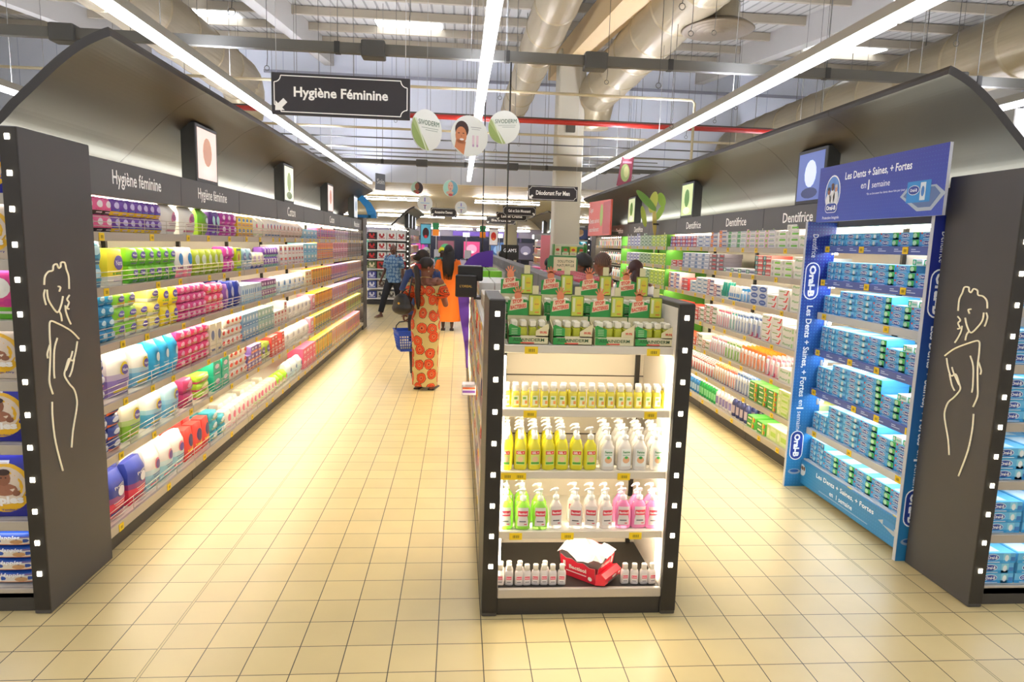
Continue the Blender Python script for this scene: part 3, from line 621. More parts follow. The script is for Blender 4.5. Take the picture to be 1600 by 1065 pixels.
# ---------------------------------------------------------------- product tables: (start, end along the shelf in metres, kind, ...)
BL = [
 [(3.72, 4.015, 'pad', 'pink and black striped pad packet', 'pink-black packs', 0.105, 0.095, 2, 'e8699a 2b2228 f2e9ea d94f8a'), (4.015, 4.644, 'pad', 'purple pad packet with yellow trim', 'purple trimmed packs', 0.085, 0.095, 2, '6a3fa0 e8c431 cfc3ee 4b6fd0'), (4.644, 5.268, 'bag', 'clear white cotton bag with plum logo', 'white cotton bags', 0.24, 0.2, 1, 'f1efe6 f4f1ea 9b3f7c d77a9c'), (5.268, 5.535, 'bag', 'green and olive pad bag', 'green bag', 0.17, 0.2, 1, '6fb52c 8fae2a d9e3e6 57902a'), (5.535, 5.739, 'pad', 'deep purple tall pad packet', 'deep purple packs', 0.1, 0.19, 1, '5a2a86 7a4fb0 a8d8d8 3f1d66'), (5.739, 6.146, 'pad', 'magenta pad packet with cartoon flower', 'magenta packs', 0.13, 0.095, 2, 'b0309a d455b4 f3d2ee 7a1f7a'), (6.146, 6.597, 'box', 'yellow cotton bud carton', 'yellow cartons', 0.12, 0.09, 2, 'f2cf3a e8a71c 3d7fc4 ffffff'), (6.597, 7.028, 'bag', 'white cotton pad bag with pink circle', 'pink-circle bags', 0.16, 0.19, 1, 'f4efe2 f4ead8 e65a86 cfe0a8'), (7.028, 7.657, 'bag', 'white cotton bag with red and blue stripes', 'striped bags', 0.13, 0.19, 1, 'f5efe6 efe2d4 d8452f 3f86c8'), (7.657, 8.652, 'bag', 'pale pink and brown cotton bag', 'pale pink bags', 0.16, 0.18, 1, 'f2e3dc e8cfc4 d08a6a 8a6a52'), (8.652, 9.507, 'box', 'light blue tissue carton', 'light blue cartons', 0.2, 0.12, 1, '9fd0e6 5fb0dc ffffff 2f7fc0'), (9.507, 10.879, 'hair', 'pink and yellow portrait hair carton', 'pink portrait cartons', 0.16, 0.15, 1, 'e85a8a 3f62b8 f0c23a 8f3fa0'), (10.879, 12.067, 'hair', 'white and purple portrait hair carton', 'white portrait cartons', 0.2, 0.15, 1, 'efe6ea 7a4fb0 d8b0c8 c0a0b8'), (12.067, 13.66, 'hair', 'dark portrait hair carton', 'dark portrait cartons', 0.25, 0.15, 1, '5a4f52 2f2629 c8a890 9fb0c0')],
 [(3.72, 3.893, 'pad', 'teal blue shiny pad packet', 'teal packs', 0.14, 0.125, 2, '2f8fb8 1f6fa0 bfe3ee 3fa8c8'), (3.893, 4.182, 'pad', 'yellow and white pad packet with purple oval', 'yellow oval packs', 0.17, 0.21, 1, 'f2dc3a f3f0e2 6f5fb4 6fae2f'), (4.182, 4.84, 'pad', 'bright green pad packet with purple oval', 'green oval packs', 0.11, 0.105, 2, '7ac62f 4fa52c 5f4fa8 e3f0b8'), (4.84, 5.162, 'pad', 'white and pink pad packet with blue leaf', 'blue leaf packs', 0.12, 0.21, 1, 'f3ecea f08aa2 2f86d0 8a3f6f'), (5.162, 5.802, 'pad', 'olive green pad packet', 'olive packs', 0.13, 0.19, 1, 'a5b82c 8aa524 d8e6d0 c6d84a'), (5.802, 6.081, 'pad', 'magenta flower pad packet', 'magenta flower packs', 0.11, 0.105, 2, 'd04aa8 b0309a f3d2ee 8f2f8a'), (6.081, 6.241, 'hair', 'lime carton with dark blossoms', 'lime blossoms', 0.14, 0.2, 1, 'b6dc1f e8e63a 2f5fa0 e85a3a'), (6.241, 6.587, 'pad', 'grey blue pad packet', 'grey blue packs', 0.15, 0.19, 1, '8fb4c8 b8c8dc 5f6fa8 ffffff'), (6.587, 6.953, 'pad', 'cream packet with navy base', 'cream packs', 0.12, 0.15, 1, 'efe9cf 3f55a0 d8c0d8 b8c86a'), (6.953, 7.492, 'pad', 'violet and teal pad packet', 'violet packs', 0.09, 0.1, 2, '7a4fb0 7fc8b8 efe6f6 5a2a86'), (7.492, 8.063, 'box', 'white carton with red and blue print', 'red-blue cartons', 0.16, 0.11, 2, 'f4f1ee f0e9e6 d83f3a 3f6fc0'), (8.063, 8.658, 'box', 'white carton with crimson band', 'crimson banded cartons', 0.16, 0.11, 2, 'f4efec f3e6e4 c8303f 5f7fc8'), (8.658, 9.477, 'box', 'sky blue tissue carton', 'sky blue cartons', 0.2, 0.12, 2, '8fcfe6 4fa8d8 ffffff 2f7fc0'), (9.477, 10.629, 'hair', 'orange and pink portrait hair carton', 'orange-pink portraits', 0.17, 0.13, 2, 'ee9a2f e84f7a 5f5fb8 f0c23a'), (10.629, 12.037, 'hair', 'mauve portrait hair carton', 'mauve portraits', 0.22, 0.13, 2, 'd8a8c0 7a3f8a efe0e6 c84f5a'), (12.037, 13.66, 'hair', 'charcoal portrait hair carton', 'charcoal portraits', 0.26, 0.13, 2, '6a625f 2f2629 a8b0bc 8f6a5a')],
 [(3.72, 3.976, 'pad', 'small teal blue wrapped pad packet', 'teal wrapped packs', 0.082, 0.068, 4, '2f8fc0 1f78ac c8e6f0 4fb0d0'), (3.976, 4.249, 'pad', 'green and white rounded pad packet', 'green rounded packs', 0.14, 0.088, 3, '8acc3a f0f3e2 5f4fa8 f29a2f'), (4.249, 4.583, 'pad', 'cream and green pad packet with purple oval', 'cream oval packs', 0.13, 0.088, 3, 'f0e27a eef0e2 5f4fb0 6fae3a'), (4.583, 4.863, 'pad', 'vivid yellow pad packet with double purple oval', 'vivid yellow packs', 0.12, 0.13, 2, 'f5e12f f0d51f 5f4fb8 7fbf3a'), (4.863, 5.377, 'pad', 'rose pink pad packet', 'rose packs', 0.11, 0.062, 4, 'd8488c c03a7c f2b8d4 e87fae'), (5.377, 5.755, 'pad', 'coral pink pad packet', 'coral packs', 0.12, 0.075, 3, 'e85078 d83f6a f6c8d2 b8d84a'), (5.755, 5.899, 'pad', 'purple tall pad packet', 'purple tall packs', 0.1, 0.21, 1, '8a55a8 7a3f98 d8b8e0 c88ad0'), (5.899, 6.228, 'pad', 'navy tall pad packet', 'navy packs', 0.13, 0.22, 1, '2f3f98 26348a b8c4e8 4f68c0'), (6.228, 6.832, 'box', 'slim light blue upright carton', 'slim blue cartons', 0.06, 0.17, 1, 'cfe3ee a8cfe4 4f8fc8 8fb8d8'), (6.832, 7.357, 'box', 'plum and mint carton', 'plum cartons', 0.09, 0.09, 2, '7a4488 8fd0bc f0e6f4 5a2a6a'), (7.357, 8.063, 'bag', 'white and blue cotton bag', 'white-blue bags', 0.2, 0.19, 1, 'eef3f6 b8d8ea 2f7fc8 8fc0e0'), (8.063, 8.735, 'bag', 'white cotton bag with cornflower label', 'cornflower bags', 0.22, 0.19, 1, 'f3f3f0 d8e4ee 3f86d0 f2d84a'), (8.735, 9.116, 'box', 'thin cream carton', 'cream cartons', 0.2, 0.1, 2, 'f2e8c8 e8d8a8 d8783f a86a3f'), (9.116, 10.491, 'hair', 'orange and yellow portrait hair carton', 'orange portraits', 0.16, 0.21, 1, 'f09a22 f2c92f d8651f 3f3f48'), (10.491, 12.006, 'hair', 'violet and pink portrait hair carton', 'violet portraits', 0.2, 0.21, 1, '9a6fb8 e86a8a f0d0d8 6f5fa8'), (12.006, 13.66, 'hair', 'mixed grey and plum portrait hair carton', 'grey-plum portraits', 0.27, 0.21, 1, 'b8a8a8 5f4f6f e8c8a8 c87f5f')],
 [(3.72, 3.843, 'pad', 'blue and red winged pad packet', 'blue-red packs', 0.11, 0.085, 3, '3f55b0 e83f6a e8ecf8 2f3f98'), (3.843, 4.207, 'bag', 'white bag fading to violet with a purple oval', 'violet fade bags', 0.22, 0.27, 1, 'f6f2e4 9a82c4 5f4fa8 f2d62f'), (4.207, 4.398, 'bag', 'white bag fading to blue with a purple oval', 'blue fade bag', 0.19, 0.25, 1, 'f3f0e4 6fb4d8 5f4fa8 f2d62f'), (4.398, 4.83, 'bag', 'bright cyan incontinence pad bag', 'cyan bags', 0.16, 0.27, 1, '2fa8de 38b4e6 e6f3fa 1f8fc8'), (4.83, 5.412, 'pad', 'raspberry pink pad packet stacked four high', 'raspberry packs', 0.12, 0.066, 4, 'e8407a d8306a f6b8cc 9fc83f'), (5.412, 5.675, 'box', 'cream upright carton', 'cream upright cartons', 0.12, 0.25, 1, 'f2ead2 efe4c8 5f6f98 d8d0b8'), (5.675, 6.213, 'pad', 'white pad packet with red leaf', 'red leaf packs', 0.11, 0.085, 3, 'f3ede2 f0e2d6 e0402f e8d8cc'), (6.213, 6.69, 'box', 'blue columned carton', 'blue columns', 0.09, 0.12, 2, '8fb8d8 4f88c0 eaf2f6 b8d4e8'), (6.69, 7.247, 'box', 'sea green and grey blue carton', 'sea green cartons', 0.1, 0.12, 2, 'a8c8c0 6fa8b8 eaf2f0 7fb890'), (7.247, 7.789, 'box', 'white carton with red lettering', 'red lettered cartons', 0.13, 0.08, 3, 'f3ece4 efe4da c83f3f d86a5a'), (7.789, 9.082, 'bag', 'plain white cotton wool bag', 'plain white bags', 0.22, 0.2, 1, 'f4f0e8 ece6dc b8b8c8 d8d0c8'), (9.082, 9.327, 'box', 'pink slim carton', 'pink slims', 0.2, 0.2, 1, 'e8a0b0 d8708a ffffff c84f6a'), (9.327, 10.565, 'hair', 'yellow portrait hair carton', 'yellow portraits', 0.16, 0.21, 1, 'f0c42a f2a51f 4f3f38 d8651f'), (10.565, 11.973, 'hair', 'lilac portrait hair carton', 'lilac portraits', 0.22, 0.21, 1, 'c8a8d0 8a5fa8 f0e0d8 e88a5a'), (11.973, 13.66, 'hair', 'grape and yellow portrait hair carton', 'grape portraits', 0.27, 0.21, 1, '6f5f98 f0c83a b83f5a 8fae4a')],
 [(3.72, 3.986, 'pad', 'navy and orange pad packet', 'navy-orange packs', 0.115, 0.07, 4, '3f4f98 f2703a dfe6f4 2f3f88'), (3.986, 4.314, 'bag', 'white bag fading to green with a purple oval', 'green fade bags', 0.2, 0.26, 1, 'f2f0cf 86bf3f 5f4fa8 f2d62f'), (4.314, 4.589, 'bag', 'white bag fading to azure with a purple oval', 'azure fade bags', 0.19, 0.24, 1, 'eef2ee 58acdc 5f4fa8 f2d62f'), (4.589, 4.867, 'bag', 'pale blue nappy bag with yellow corner', 'pale blue bags', 0.2, 0.25, 1, 'b8dcea 7fbfe0 5f4fb0 f2dc2f'), (4.867, 5.105, 'pad', 'wine red pad packet', 'wine packs', 0.18, 0.1, 2, 'c03a6a a82f5a e8a8c0 5fa8c8'), (5.105, 5.439, 'pad', 'flat lime and pink pad packet', 'lime-pink packs', 0.22, 0.06, 3, 'a8d83f e8508a f2f0b8 d83f78'), (5.439, 5.835, 'box', 'emerald cotton carton', 'emerald cartons', 0.17, 0.12, 2, '2fb89a 1fa88a f0e0ee 7a3f98'), (5.835, 6.334, 'pad', 'cream pad packet with red dots', 'red dot packs', 0.12, 0.085, 3, 'f3ece0 ece0d0 e0503a d8c0b0'), (6.334, 6.768, 'box', 'violet and orange checked carton', 'checked cartons', 0.1, 0.07, 3, '8a6fb0 f28a3a e8e0f0 5f4f98'), (6.768, 7.118, 'pad', 'mossy green flowered packet', 'mossy packs', 0.15, 0.18, 1, '9fb03f 8fa034 6f4f98 d8e0a8'), (7.118, 7.672, 'box', 'scarlet small carton', 'scarlet cartons', 0.12, 0.07, 3, 'e04f4a d03f3f f6d8d0 b82f3f'), (7.672, 8.973, 'bag', 'grey white cotton roll bag', 'cotton roll bags', 0.24, 0.19, 1, 'f3f0ea e6e2da c8c0c8 d8d4cc'), (8.973, 9.256, 'box', 'rose slim carton', 'rose slims', 0.2, 0.2, 1, 'e89ab0 d8708a ffffff c84f6a'), (9.256, 10.428, 'hair', 'golden yellow portrait hair carton', 'golden portraits', 0.16, 0.2, 1, 'e8c830 e8901f 4f5f98 6f9a2f'), (10.428, 11.874, 'hair', 'rust and violet portrait hair carton', 'rust portraits', 0.21, 0.2, 1, 'd8783a 8a5f98 f0d8c0 a83f4a'), (11.874, 13.605, 'hair', 'chartreuse and wine portrait hair carton', 'chartreuse portraits', 0.27, 0.2, 1, 'b8c83f 8a2f5a f0e8a8 5f8a3f')],
 [(3.72, 3.786, 'pad', 'pink and navy pad packet', 'pink-navy packs', 0.12, 0.1, 2, 'e85a8a 3f4f98 f6d8e2 d83f6a'), (3.786, 4.301, 'bag', 'navy and red pad bag with white swirl script', 'navy-red bags', 0.225, 0.27, 1, '34429a e23f5a f3f3f8 26348a'), (4.301, 4.884, 'bag', 'white and pale blue pad bag with pink script', 'pale pink-blue bags', 0.2, 0.27, 1, 'f6efe8 9fd0e0 5f3f98 ee7f9a'), (4.884, 5.37, 'pad', 'coral red tall pad packet', 'coral red packs', 0.14, 0.24, 1, 'ec4f4a e2403f 3f2f6f f2c83a'), (5.37, 5.746, 'pad', 'teal pad packet with yellow corner', 'teal-yellow packs', 0.16, 0.08, 3, '3fa8b8 2f8fb0 e8f3f3 f2d83a'), (5.746, 6.493, 'pad', 'translucent white pad packet with pink print', 'white-pink packs', 0.13, 0.16, 1, 'f6efe6 f2e0dc ee7f9a f2c8cc'), (6.493, 7.331, 'pad', 'small cream pad packet with pink stripe', 'cream striped packs', 0.11, 0.15, 1, 'f5f0dc f0e6d0 ee6f9a b8d86a'), (7.331, 7.807, 'bag', 'lime topped cotton bud pouch', 'lime pouches', 0.14, 0.15, 1, 'a8e02f f3f0e4 ee5f9a 7fb82f'), (7.807, 8.559, 'bag', 'pale blue cotton wool bag', 'pale blue wool bags', 0.22, 0.2, 1, 'e3f0f3 b8dcea 3f78b8 cfe6ee'), (8.559, 9.299, 'box', 'hot pink carton', 'hot pink cartons', 0.2, 0.13, 2, 'ec5f86 e24f78 f6d0da d83f6a'), (9.299, 10.494, 'hair', 'amber portrait hair carton', 'amber portraits', 0.16, 0.27, 1, 'f0a82f e8c83a 4f88b8 8f9f2f'), (10.494, 11.833, 'hair', 'peach portrait hair carton', 'peach portraits', 0.2, 0.27, 1, 'ec9a6a c87fb0 f2d8b8 b8c86a'), (11.833, 13.475, 'hair', 'rose and teal portrait hair carton', 'rose-teal portraits', 0.26, 0.26, 1, 'e87f9a 3f5f88 f2d84a d8a83f')],
]
BR = [
 [(4.9, 5.388, 'tp', 'white carton lettered in green, highest up', 'top green-lettered cartons', 0.22, 0.055, 3, 'f3f1e8 f0eee2 5fb04a F'), (5.388, 5.812, 'tp', 'white toothpaste carton with green dash', 'green dash cartons', 0.2, 0.05, 4, 'f0efe9 e8e9e0 6fc03a c8c8c0'), (5.812, 6.412, 'tp', 'white toothpaste carton with thin pink lines', 'pink lined cartons', 0.22, 0.045, 5, 'f0ecee e8b8c4 a8b0b8 8fc05a'), (6.412, 6.871, 'tp', 'white and green striped toothpaste carton', 'green striped cartons', 0.21, 0.045, 4, 'eef0ee 6fae7a b8c0c8 4f9a5f'), (6.871, 7.377, 'tp', 'silver toothpaste carton with red diamonds', 'diamond cartons', 0.2, 0.045, 5, 'd0d0d8 c8585a 4f5f8a f0a83a'), (7.377, 7.801, 'tp', 'silver white toothpaste carton', 'silver cartons', 0.22, 0.045, 3, 'dfe4ec b8c4d8 6f88b8 ffffff'), (7.801, 8.78, 'tp', 'red and royal blue toothpaste carton', 'red-blue cartons', 0.2, 0.045, 3, 'c84050 3f4fc0 f2e8ee ffffff')],
 [(4.9, 5.458, 'tp', 'white carton lettered in green, second level', 'second green-lettered cartons', 0.22, 0.06, 3, 'f3f1e8 f0eee2 5fb04a F'), (5.458, 5.845, 'tp', 'cream toothpaste carton with lime dash', 'lime dash cartons', 0.2, 0.05, 3, 'f1efe6 e9eadd 7fc83a c8c8c0'), (5.845, 6.171, 'tp', 'red topped and teal toothpaste carton', 'red-teal cartons', 0.18, 0.045, 4, 'd85a58 2f8a88 f0e4dc b8d0d0'), (6.171, 6.923, 'tp', 'low silver toothpaste carton with green tip', 'low silver cartons', 0.19, 0.045, 1, 'c0c6d4 3f8a5a 5f6a8a e8ecf0'), (6.923, 7.358, 'tp', 'dark grey toothpaste carton with red logo', 'dark grey cartons', 0.2, 0.045, 4, '6a6670 a89aa8 c8404a e8e4e8'), (7.358, 8.256, 'tp', 'blue grey silver toothpaste carton', 'blue grey cartons', 0.22, 0.045, 4, 'c4ccdc 8fa4c8 e8ecf4 5f7fb0'), (8.256, 8.733, 'tp', 'dark red small toothpaste carton', 'dark red cartons', 0.2, 0.04, 2, 'b03a44 d8d0d8 f2e8ee 8f2f3a')],
 [(4.9, 5.46, 'tp', 'white carton lettered in green, third level', 'third green-lettered cartons', 0.22, 0.06, 4, 'f3f1e8 f0eee2 5fb04a F'), (5.46, 5.876, 'tp', 'white toothpaste carton with red swoosh, third level', 'red swoosh cartons', 0.19, 0.06, 3, 'f0efe9 e8403a 8fae5a S'), (5.876, 6.223, 'tp', 'silver carton with navy ellipse', 'navy ellipse cartons', 0.19, 0.06, 3, 'd0d8e8 b8c8e0 3f5fa8 N'), (6.223, 6.466, 'card', 'bright blue pouch', 'bright blue pouches', 0.09, 0.13, 1, '1f8fe0 2fa8ee 1f6fc0 1f8fe0'), (6.466, 6.779, 'tube', 'white standing toothpaste tube with blue print', 'white-blue tubes', 0.05, 0.14, 1, 'f0f0ec 3f7fc8 5f98d0 ffffff'), (6.779, 6.956, 'tube', 'teal standing toothpaste tube', 'teal tubes', 0.05, 0.17, 1, '2fa08f f0f3ee 1f8a7a ffffff'), (6.956, 7.357, 'tp', 'white toothpaste carton with navy and red chevrons', 'chevron cartons', 0.19, 0.045, 4, 'ece9ea c84a50 3f4a88 ffffff'), (7.357, 7.921, 'tp', 'pale toothpaste carton with blue dots', 'blue dot cartons', 0.2, 0.045, 4, 'e8ebee b8cfe0 5f98c0 ffffff'), (7.921, 8.311, 'tp', 'solid red toothpaste carton', 'solid red cartons', 0.22, 0.05, 4, 'cc4448 b83a40 f0dfe0 a8b8c8'), (8.311, 8.78, 'tp', 'white toothpaste carton with blue and red block', 'blue-red block cartons', 0.2, 0.05, 4, 'efe9ec d84a4f 3f62c0 ffffff')],
 [(4.9, 5.529, 'tp', 'white carton lettered in green, fourth level', 'fourth green-lettered cartons', 0.22, 0.06, 3, 'f3f1e8 f0eee2 5fb04a F'), (5.529, 5.932, 'tp', 'white toothpaste carton with red swoosh, fourth level', 'lower swoosh cartons', 0.19, 0.06, 4, 'f0efe9 e8403a 8fae5a S'), (5.932, 6.244, 'card', 'toothbrush card, blue above and crimson below', 'blue-crimson cards', 0.09, 0.2, 1, 'c8d8ea 4f70b8 c8346a f6f0ee'), (6.244, 6.522, 'card', 'pale blue toothbrush card', 'pale blue cards', 0.06, 0.19, 1, 'dce6f2 5f88c8 b8cce6 f6f0ee'), (6.522, 6.67, 'card', 'white toothbrush card with turquoise brush', 'turquoise brush cards', 0.06, 0.19, 1, 'f0f3f0 1fb0a8 c8e8e4 f6f0ee'), (6.67, 7.024, 'card', 'white toothbrush card with pink brush', 'pink brush cards', 0.06, 0.19, 1, 'f4ece9 ee6a90 f0d0d8 f6f0ee'), (7.024, 7.584, 'tp', 'white toothpaste carton with red and green dots', 'dotted cartons', 0.2, 0.05, 4, 'ece8e2 c8584f 6f9a6a ffffff'), (7.584, 8.689, 'tp', 'red and blue toothpaste carton laid in rows', 'laid red-blue cartons', 0.2, 0.05, 3, 'd83f3a 3f5fb8 f2e0d8 ffffff')],
 [(4.9, 5.53, 'tp', 'white carton lettered in green, fifth level', 'fifth green-lettered cartons', 0.22, 0.06, 3, 'f3f1e8 f0eee2 5fb04a F'), (5.53, 5.817, 'card', 'pale pink toothbrush card with magenta foot', 'pale pink cards', 0.08, 0.18, 1, 'f4c8d0 ec8fa8 d8346a f6d8de'), (5.817, 6.357, 'card', 'orange toothbrush twin pack', 'orange packs', 0.08, 0.19, 1, 'f2902a e8761f f6c89a f08a24'), (6.357, 6.733, 'card', 'white toothbrush card with apple green base', 'apple green cards', 0.07, 0.18, 1, 'f0f3e4 7fb83f b8dc7a f6f0ee'), (6.733, 7.154, 'card', 'white card with rose toothbrush', 'rose brush cards', 0.06, 0.18, 1, 'f4ece6 ec8fae f0d8dc f6f0ee'), (7.154, 7.605, 'tp', 'white and rust toothpaste carton', 'rust cartons', 0.2, 0.05, 3, 'eee8de c87858 7f9a6a ffffff'), (7.605, 8.395, 'tp', 'orange red toothpaste carton', 'orange red cartons', 0.2, 0.05, 2, 'e0583a f0c8a8 f2e0d8 ffffff')],
 [(4.9, 5.509, 'tp', 'pale lime carton near the blue display', 'pale lime cartons', 0.2, 0.055, 4, 'dcecaa d0e490 b8dc5a e8f0c8'), (5.509, 6.083, 'tp', 'green and yellow herbal toothpaste carton', 'herbal cartons', 0.17, 0.045, 4, '5fa84a e8d03a d83f30 H'), (6.083, 6.414, 'card', 'mid blue toothbrush card', 'mid blue cards', 0.07, 0.2, 1, 'b8cce4 4f78c0 2f4aa8 dfe8f3'), (6.414, 6.66, 'card', 'salmon toothbrush card with blue foot', 'salmon cards', 0.06, 0.19, 1, 'f0b0a0 e8705f 3f4fb0 f6dcd4'), (6.66, 6.999, 'card', 'amber toothbrush card', 'amber cards', 0.06, 0.19, 1, 'f0c088 e8923a 3f4fb0 f6e0c8'), (6.999, 8.118, 'card', 'white dental card with teal and red print', 'teal-red cards', 0.08, 0.16, 1, 'eaf0ee d85048 3f9a98 f3f3f0')],
 [(4.9, 5.66, 'tp', 'pale lime box on the lowest level', 'lowest lime boxes', 0.2, 0.13, 1, 'dcecaa d0e490 b8dc5a e8f0c8'), (5.66, 6.092, 'tp', 'green and yellow herbal carton on the lowest level', 'lowest herbal cartons', 0.17, 0.055, 2, '5fb84a e8d03a d83f30 H'), (6.092, 6.475, 'bottle', 'navy mouthwash bottle with white cap', 'navy bottles', 0.085, 0.23, 1, '3a4070 f3f3f3 b8a8b8'), (6.475, 6.905, 'bottle', 'white mouthwash bottle with lilac label', 'lilac label bottles', 0.08, 0.22, 1, 'ece8ec f6f3f0 8a7fb8'), (6.905, 7.414, 'bottle', 'bright green mouthwash bottle with white cap', 'green bottles', 0.075, 0.21, 1, '17a44a f3f3f0 7fdc98'), (7.414, 8.049, 'bottle', 'blue mouthwash bottle with white cap', 'blue bottles', 0.075, 0.2, 1, '2f80c4 f3f3f0 a8d0ec')],
]
# ---------------------------------------------------------------- product builders (front looks toward -y, origin at the bottom centre)
SKIN = '#b98562'
def pillow(mb, w, d, h, matf, n=8, pinch=.5, top=0.0):
    def P(x, y, z):
        t = (1 - abs(x) ** 3.5) * (1 - abs(z) ** 3.5)
        yy = y * d / 2 * (pinch + (1 - pinch) * t); xx = x * w / 2 * (1 - .05 * z * z)
        if top and z > .55: yy *= 1 - top * (z - .55) / .45
        return (xx, yy, (z + 1) * h / 2 * (1 - .02 * x * x) + .001)
    L = [-1 + 2 * i / n for i in range(n + 1)]
    for ax, sg in (('y', -1), ('y', 1), ('x', -1), ('x', 1), ('z', -1), ('z', 1)):
        vs = []; fs = []; ms = []
        for j in range(n + 1):
            for i in range(n + 1):
                u, v = L[i], L[j]
                vs.append(P(u, sg, v) if ax == 'y' else P(sg, u, v) if ax == 'x' else P(u, v, sg))
        for j in range(n):
            for i in range(n):
                a = j * (n + 1) + i; q = (a, a + 1, a + n + 2, a + n + 1)
                fs.append(q if (ax == 'y' and sg < 0) or (ax == 'x' and sg > 0) or (ax == 'z' and sg > 0) else q[::-1])
                ms.append(matf((L[i] + L[i + 1]) / 2 if ax == 'y' else sg, (L[j] + L[j + 1]) / 2 if ax != 'z' else sg))
        mb.add(vs, fs, ms, True)
    def F(e=.0012): return lambda a, b: (a, P(2 * a / w, -1, max(-1, min(1, 2 * b / h - 1)))[1] - e, b)
    return F
PM = {}
def product(kind, w, d, h, cs):
    k = (kind, w, d, h, cs)
    if k in PM: return PM[k]
    c = cs.split(' '); col = [('#' + x) if len(x) == 6 else x for x in c]; mb = MB(); R_ = .35
    if kind in ('pad', 'bag'):
        a, b, lg, st = (M(x, R_) for x in col)
        if kind == 'pad':
            F = pillow(mb, w, d, h, lambda u, v: b if v < -.4 else a, 8, .62)
            mb.ell(0, h * .62, w * .3, h * .2, lg, F(), 14, 2, .15); mb.rect(-w * .36, w * .1, h * .3, h * .36, st, F(), 2); mb.rect(-w * .3, w * .3, h * .12, h * .17, lg, F(), 3)
            mb.ell(w * .22, h * .34, w * .13, h * .08, st, F(), 10, 1, .5)
            if c[2][:2] in ('5f', '6f'): mb.text('Nana', 0, h * .62, h * .14, M('#ffffff'), F(.0022), .02, width=w * .42)
        else:
            mid = M('#' + ''.join('%02x' % int((int(col[0][1 + i:3 + i], 16) + int(col[1][1 + i:3 + i], 16)) / 2) for i in (0, 2, 4)), R_)
            F = pillow(mb, w, d, h, lambda u, v: a if v > .05 else mid if v > -.3 else b, 8, .5, .55)
            mb.ell(w * .03, h * .6, w * .2, h * .13, st, F(), 14, 2, .6); mb.ell(w * .08, h * .57, w * .18, h * .11, lg, F(.002), 14, 2)
            mb.rect(-w * .3, w * .32, h * .36, h * .375, lg, F(), 4); mb.rect(-w * .25, w * .2, h * .3, h * .315, lg, F(), 4); mb.rect(-w * .36, w * .36, h * .1, h * .16, st, F(), 4)
            if c[2] == '5f4fa8' or c[2] == '5f4fb0': mb.text('Nana', w * .08, h * .57, h * .07, M('#ffffff'), F(.0032), .02, width=w * .26)
            if c[0] == '34429a': mb.text('Pretty', 0, h * .7, h * .09, M('#ffffff'), F(.0034), .01, width=w * .5, rot=.12)
            mb.tube([(-w * .32, 0, h * .97), (0, 0, h * 1.0), (w * .32, 0, h * .97)], .004, a, 5)
    elif kind == 'box':
        a, b, lg, st = (M(x, R_) for x in col); mb.bbox(-w / 2, w / 2, -d / 2, d / 2, 0, h, a, .002); f = face_y(-d / 2 - .0008)
        mb.rect(-w * .49, w * .49, h * .02, h * .34, b, f); mb.ell(0, h * .62, w * .28, h * .16, lg, f, 14); mb.rect(-w * .35, w * .35, h * .42, h * .46, st, f); mb.rect(-w * .3, w * .3, h * .12, h * .18, lg, face_y(-d / 2 - .0014))
    elif kind == 'hair':
        a, b, lg, st = (M(x, R_) for x in col); mb.bbox(-w / 2, w / 2, -d / 2, d / 2, 0, h, a, .002); n = max(1, int(w / .075)); ww = w / n
        for k_ in range(n):
            x = -w / 2 + ww * (k_ + .5); f = face_y(-d / 2 - .0008, x); g = face_y(-d / 2 - .0014, x)
            cc = (a, st, a)[k_ % 3]; mb.rect(-ww * .48, ww * .48, h * .01, h * .99, cc, f)
            mb.ell(0, h * .6, ww * .34, h * .27, b, g, 12); mb.ell(0, h * .58, ww * .17, h * .16, M(SKIN), face_y(-d / 2 - .002, x), 10); mb.rect(-ww * .48, ww * .48, h * .1, h * .2, lg, g); mb.rect(-ww * .4, ww * .4, h * .88, h * .94, lg, g)
    elif kind == 'tp':
        a, b, lg = (M(x, R_) for x in col[:3]); st = col[3]; mb.bbox(-w / 2, w / 2, -d / 2, d / 2, 0, h, a, .0015); f = face_y(-d / 2 - .0008); g = face_y(-d / 2 - .0014)
        if st == 'F':
            mb.text('Fluoryl', -w * .06, h * .5, h * .42, M(col[2]), g, .015, width=w * .62); mb.rect(w * .32, w * .46, h * .2, h * .8, M('#b8dca0'), f)
        elif st == 'N':
            mb.ell(0, h * .5, w * .42, h * .4, lg, f, 18); mb.rect(-w * .25, w * .25, h * .42, h * .6, M('#a8b8d8'), g)
        elif st == 'S':
            mb.rect(-w * .4, w * .1, h * .6, h * .72, lg, f); mb.poly([(w * .0, h * .2), (w * .3, h * .15), (w * .46, h * .9), (w * .36, h * .9), (w * .22, h * .35), (0, h * .3)], b, g)
        elif st == 'H':
            mb.rect(-w * .49, w * .12, h * .1, h * .9, M('#3f9440'), f); mb.rect(-w * .4, w * .05, h * .4, h * .7, M('#f0eecb'), g); mb.rect(w * .15, w * .3, h * .05, h * .95, b, f); mb.ell(w * .38, h * .5, w * .07, h * .35, M(col[2]), f, 10)
        elif st == 'O' or st == 'G':
            mb.rect(-w * .5, w * .5, h * .02, h * .3, M('#2f9fe0'), f)
            mb.ell(-w * .17, h * .56, w * .2, h * .34, M('#e8f4fb'), f, 16); mb.ell(-w * .17, h * .56, w * .18, h * .28, M('#2a4fa8'), g, 16)
            mb.text('Oral-B', -w * .17, h * .56, h * .3, M('#ffffff'), face_y(-d / 2 - .002), .03, width=w * .28)
            mb.rect(-w * .36, w * .05, h * .08, h * .14, M('#ffffff'), g)
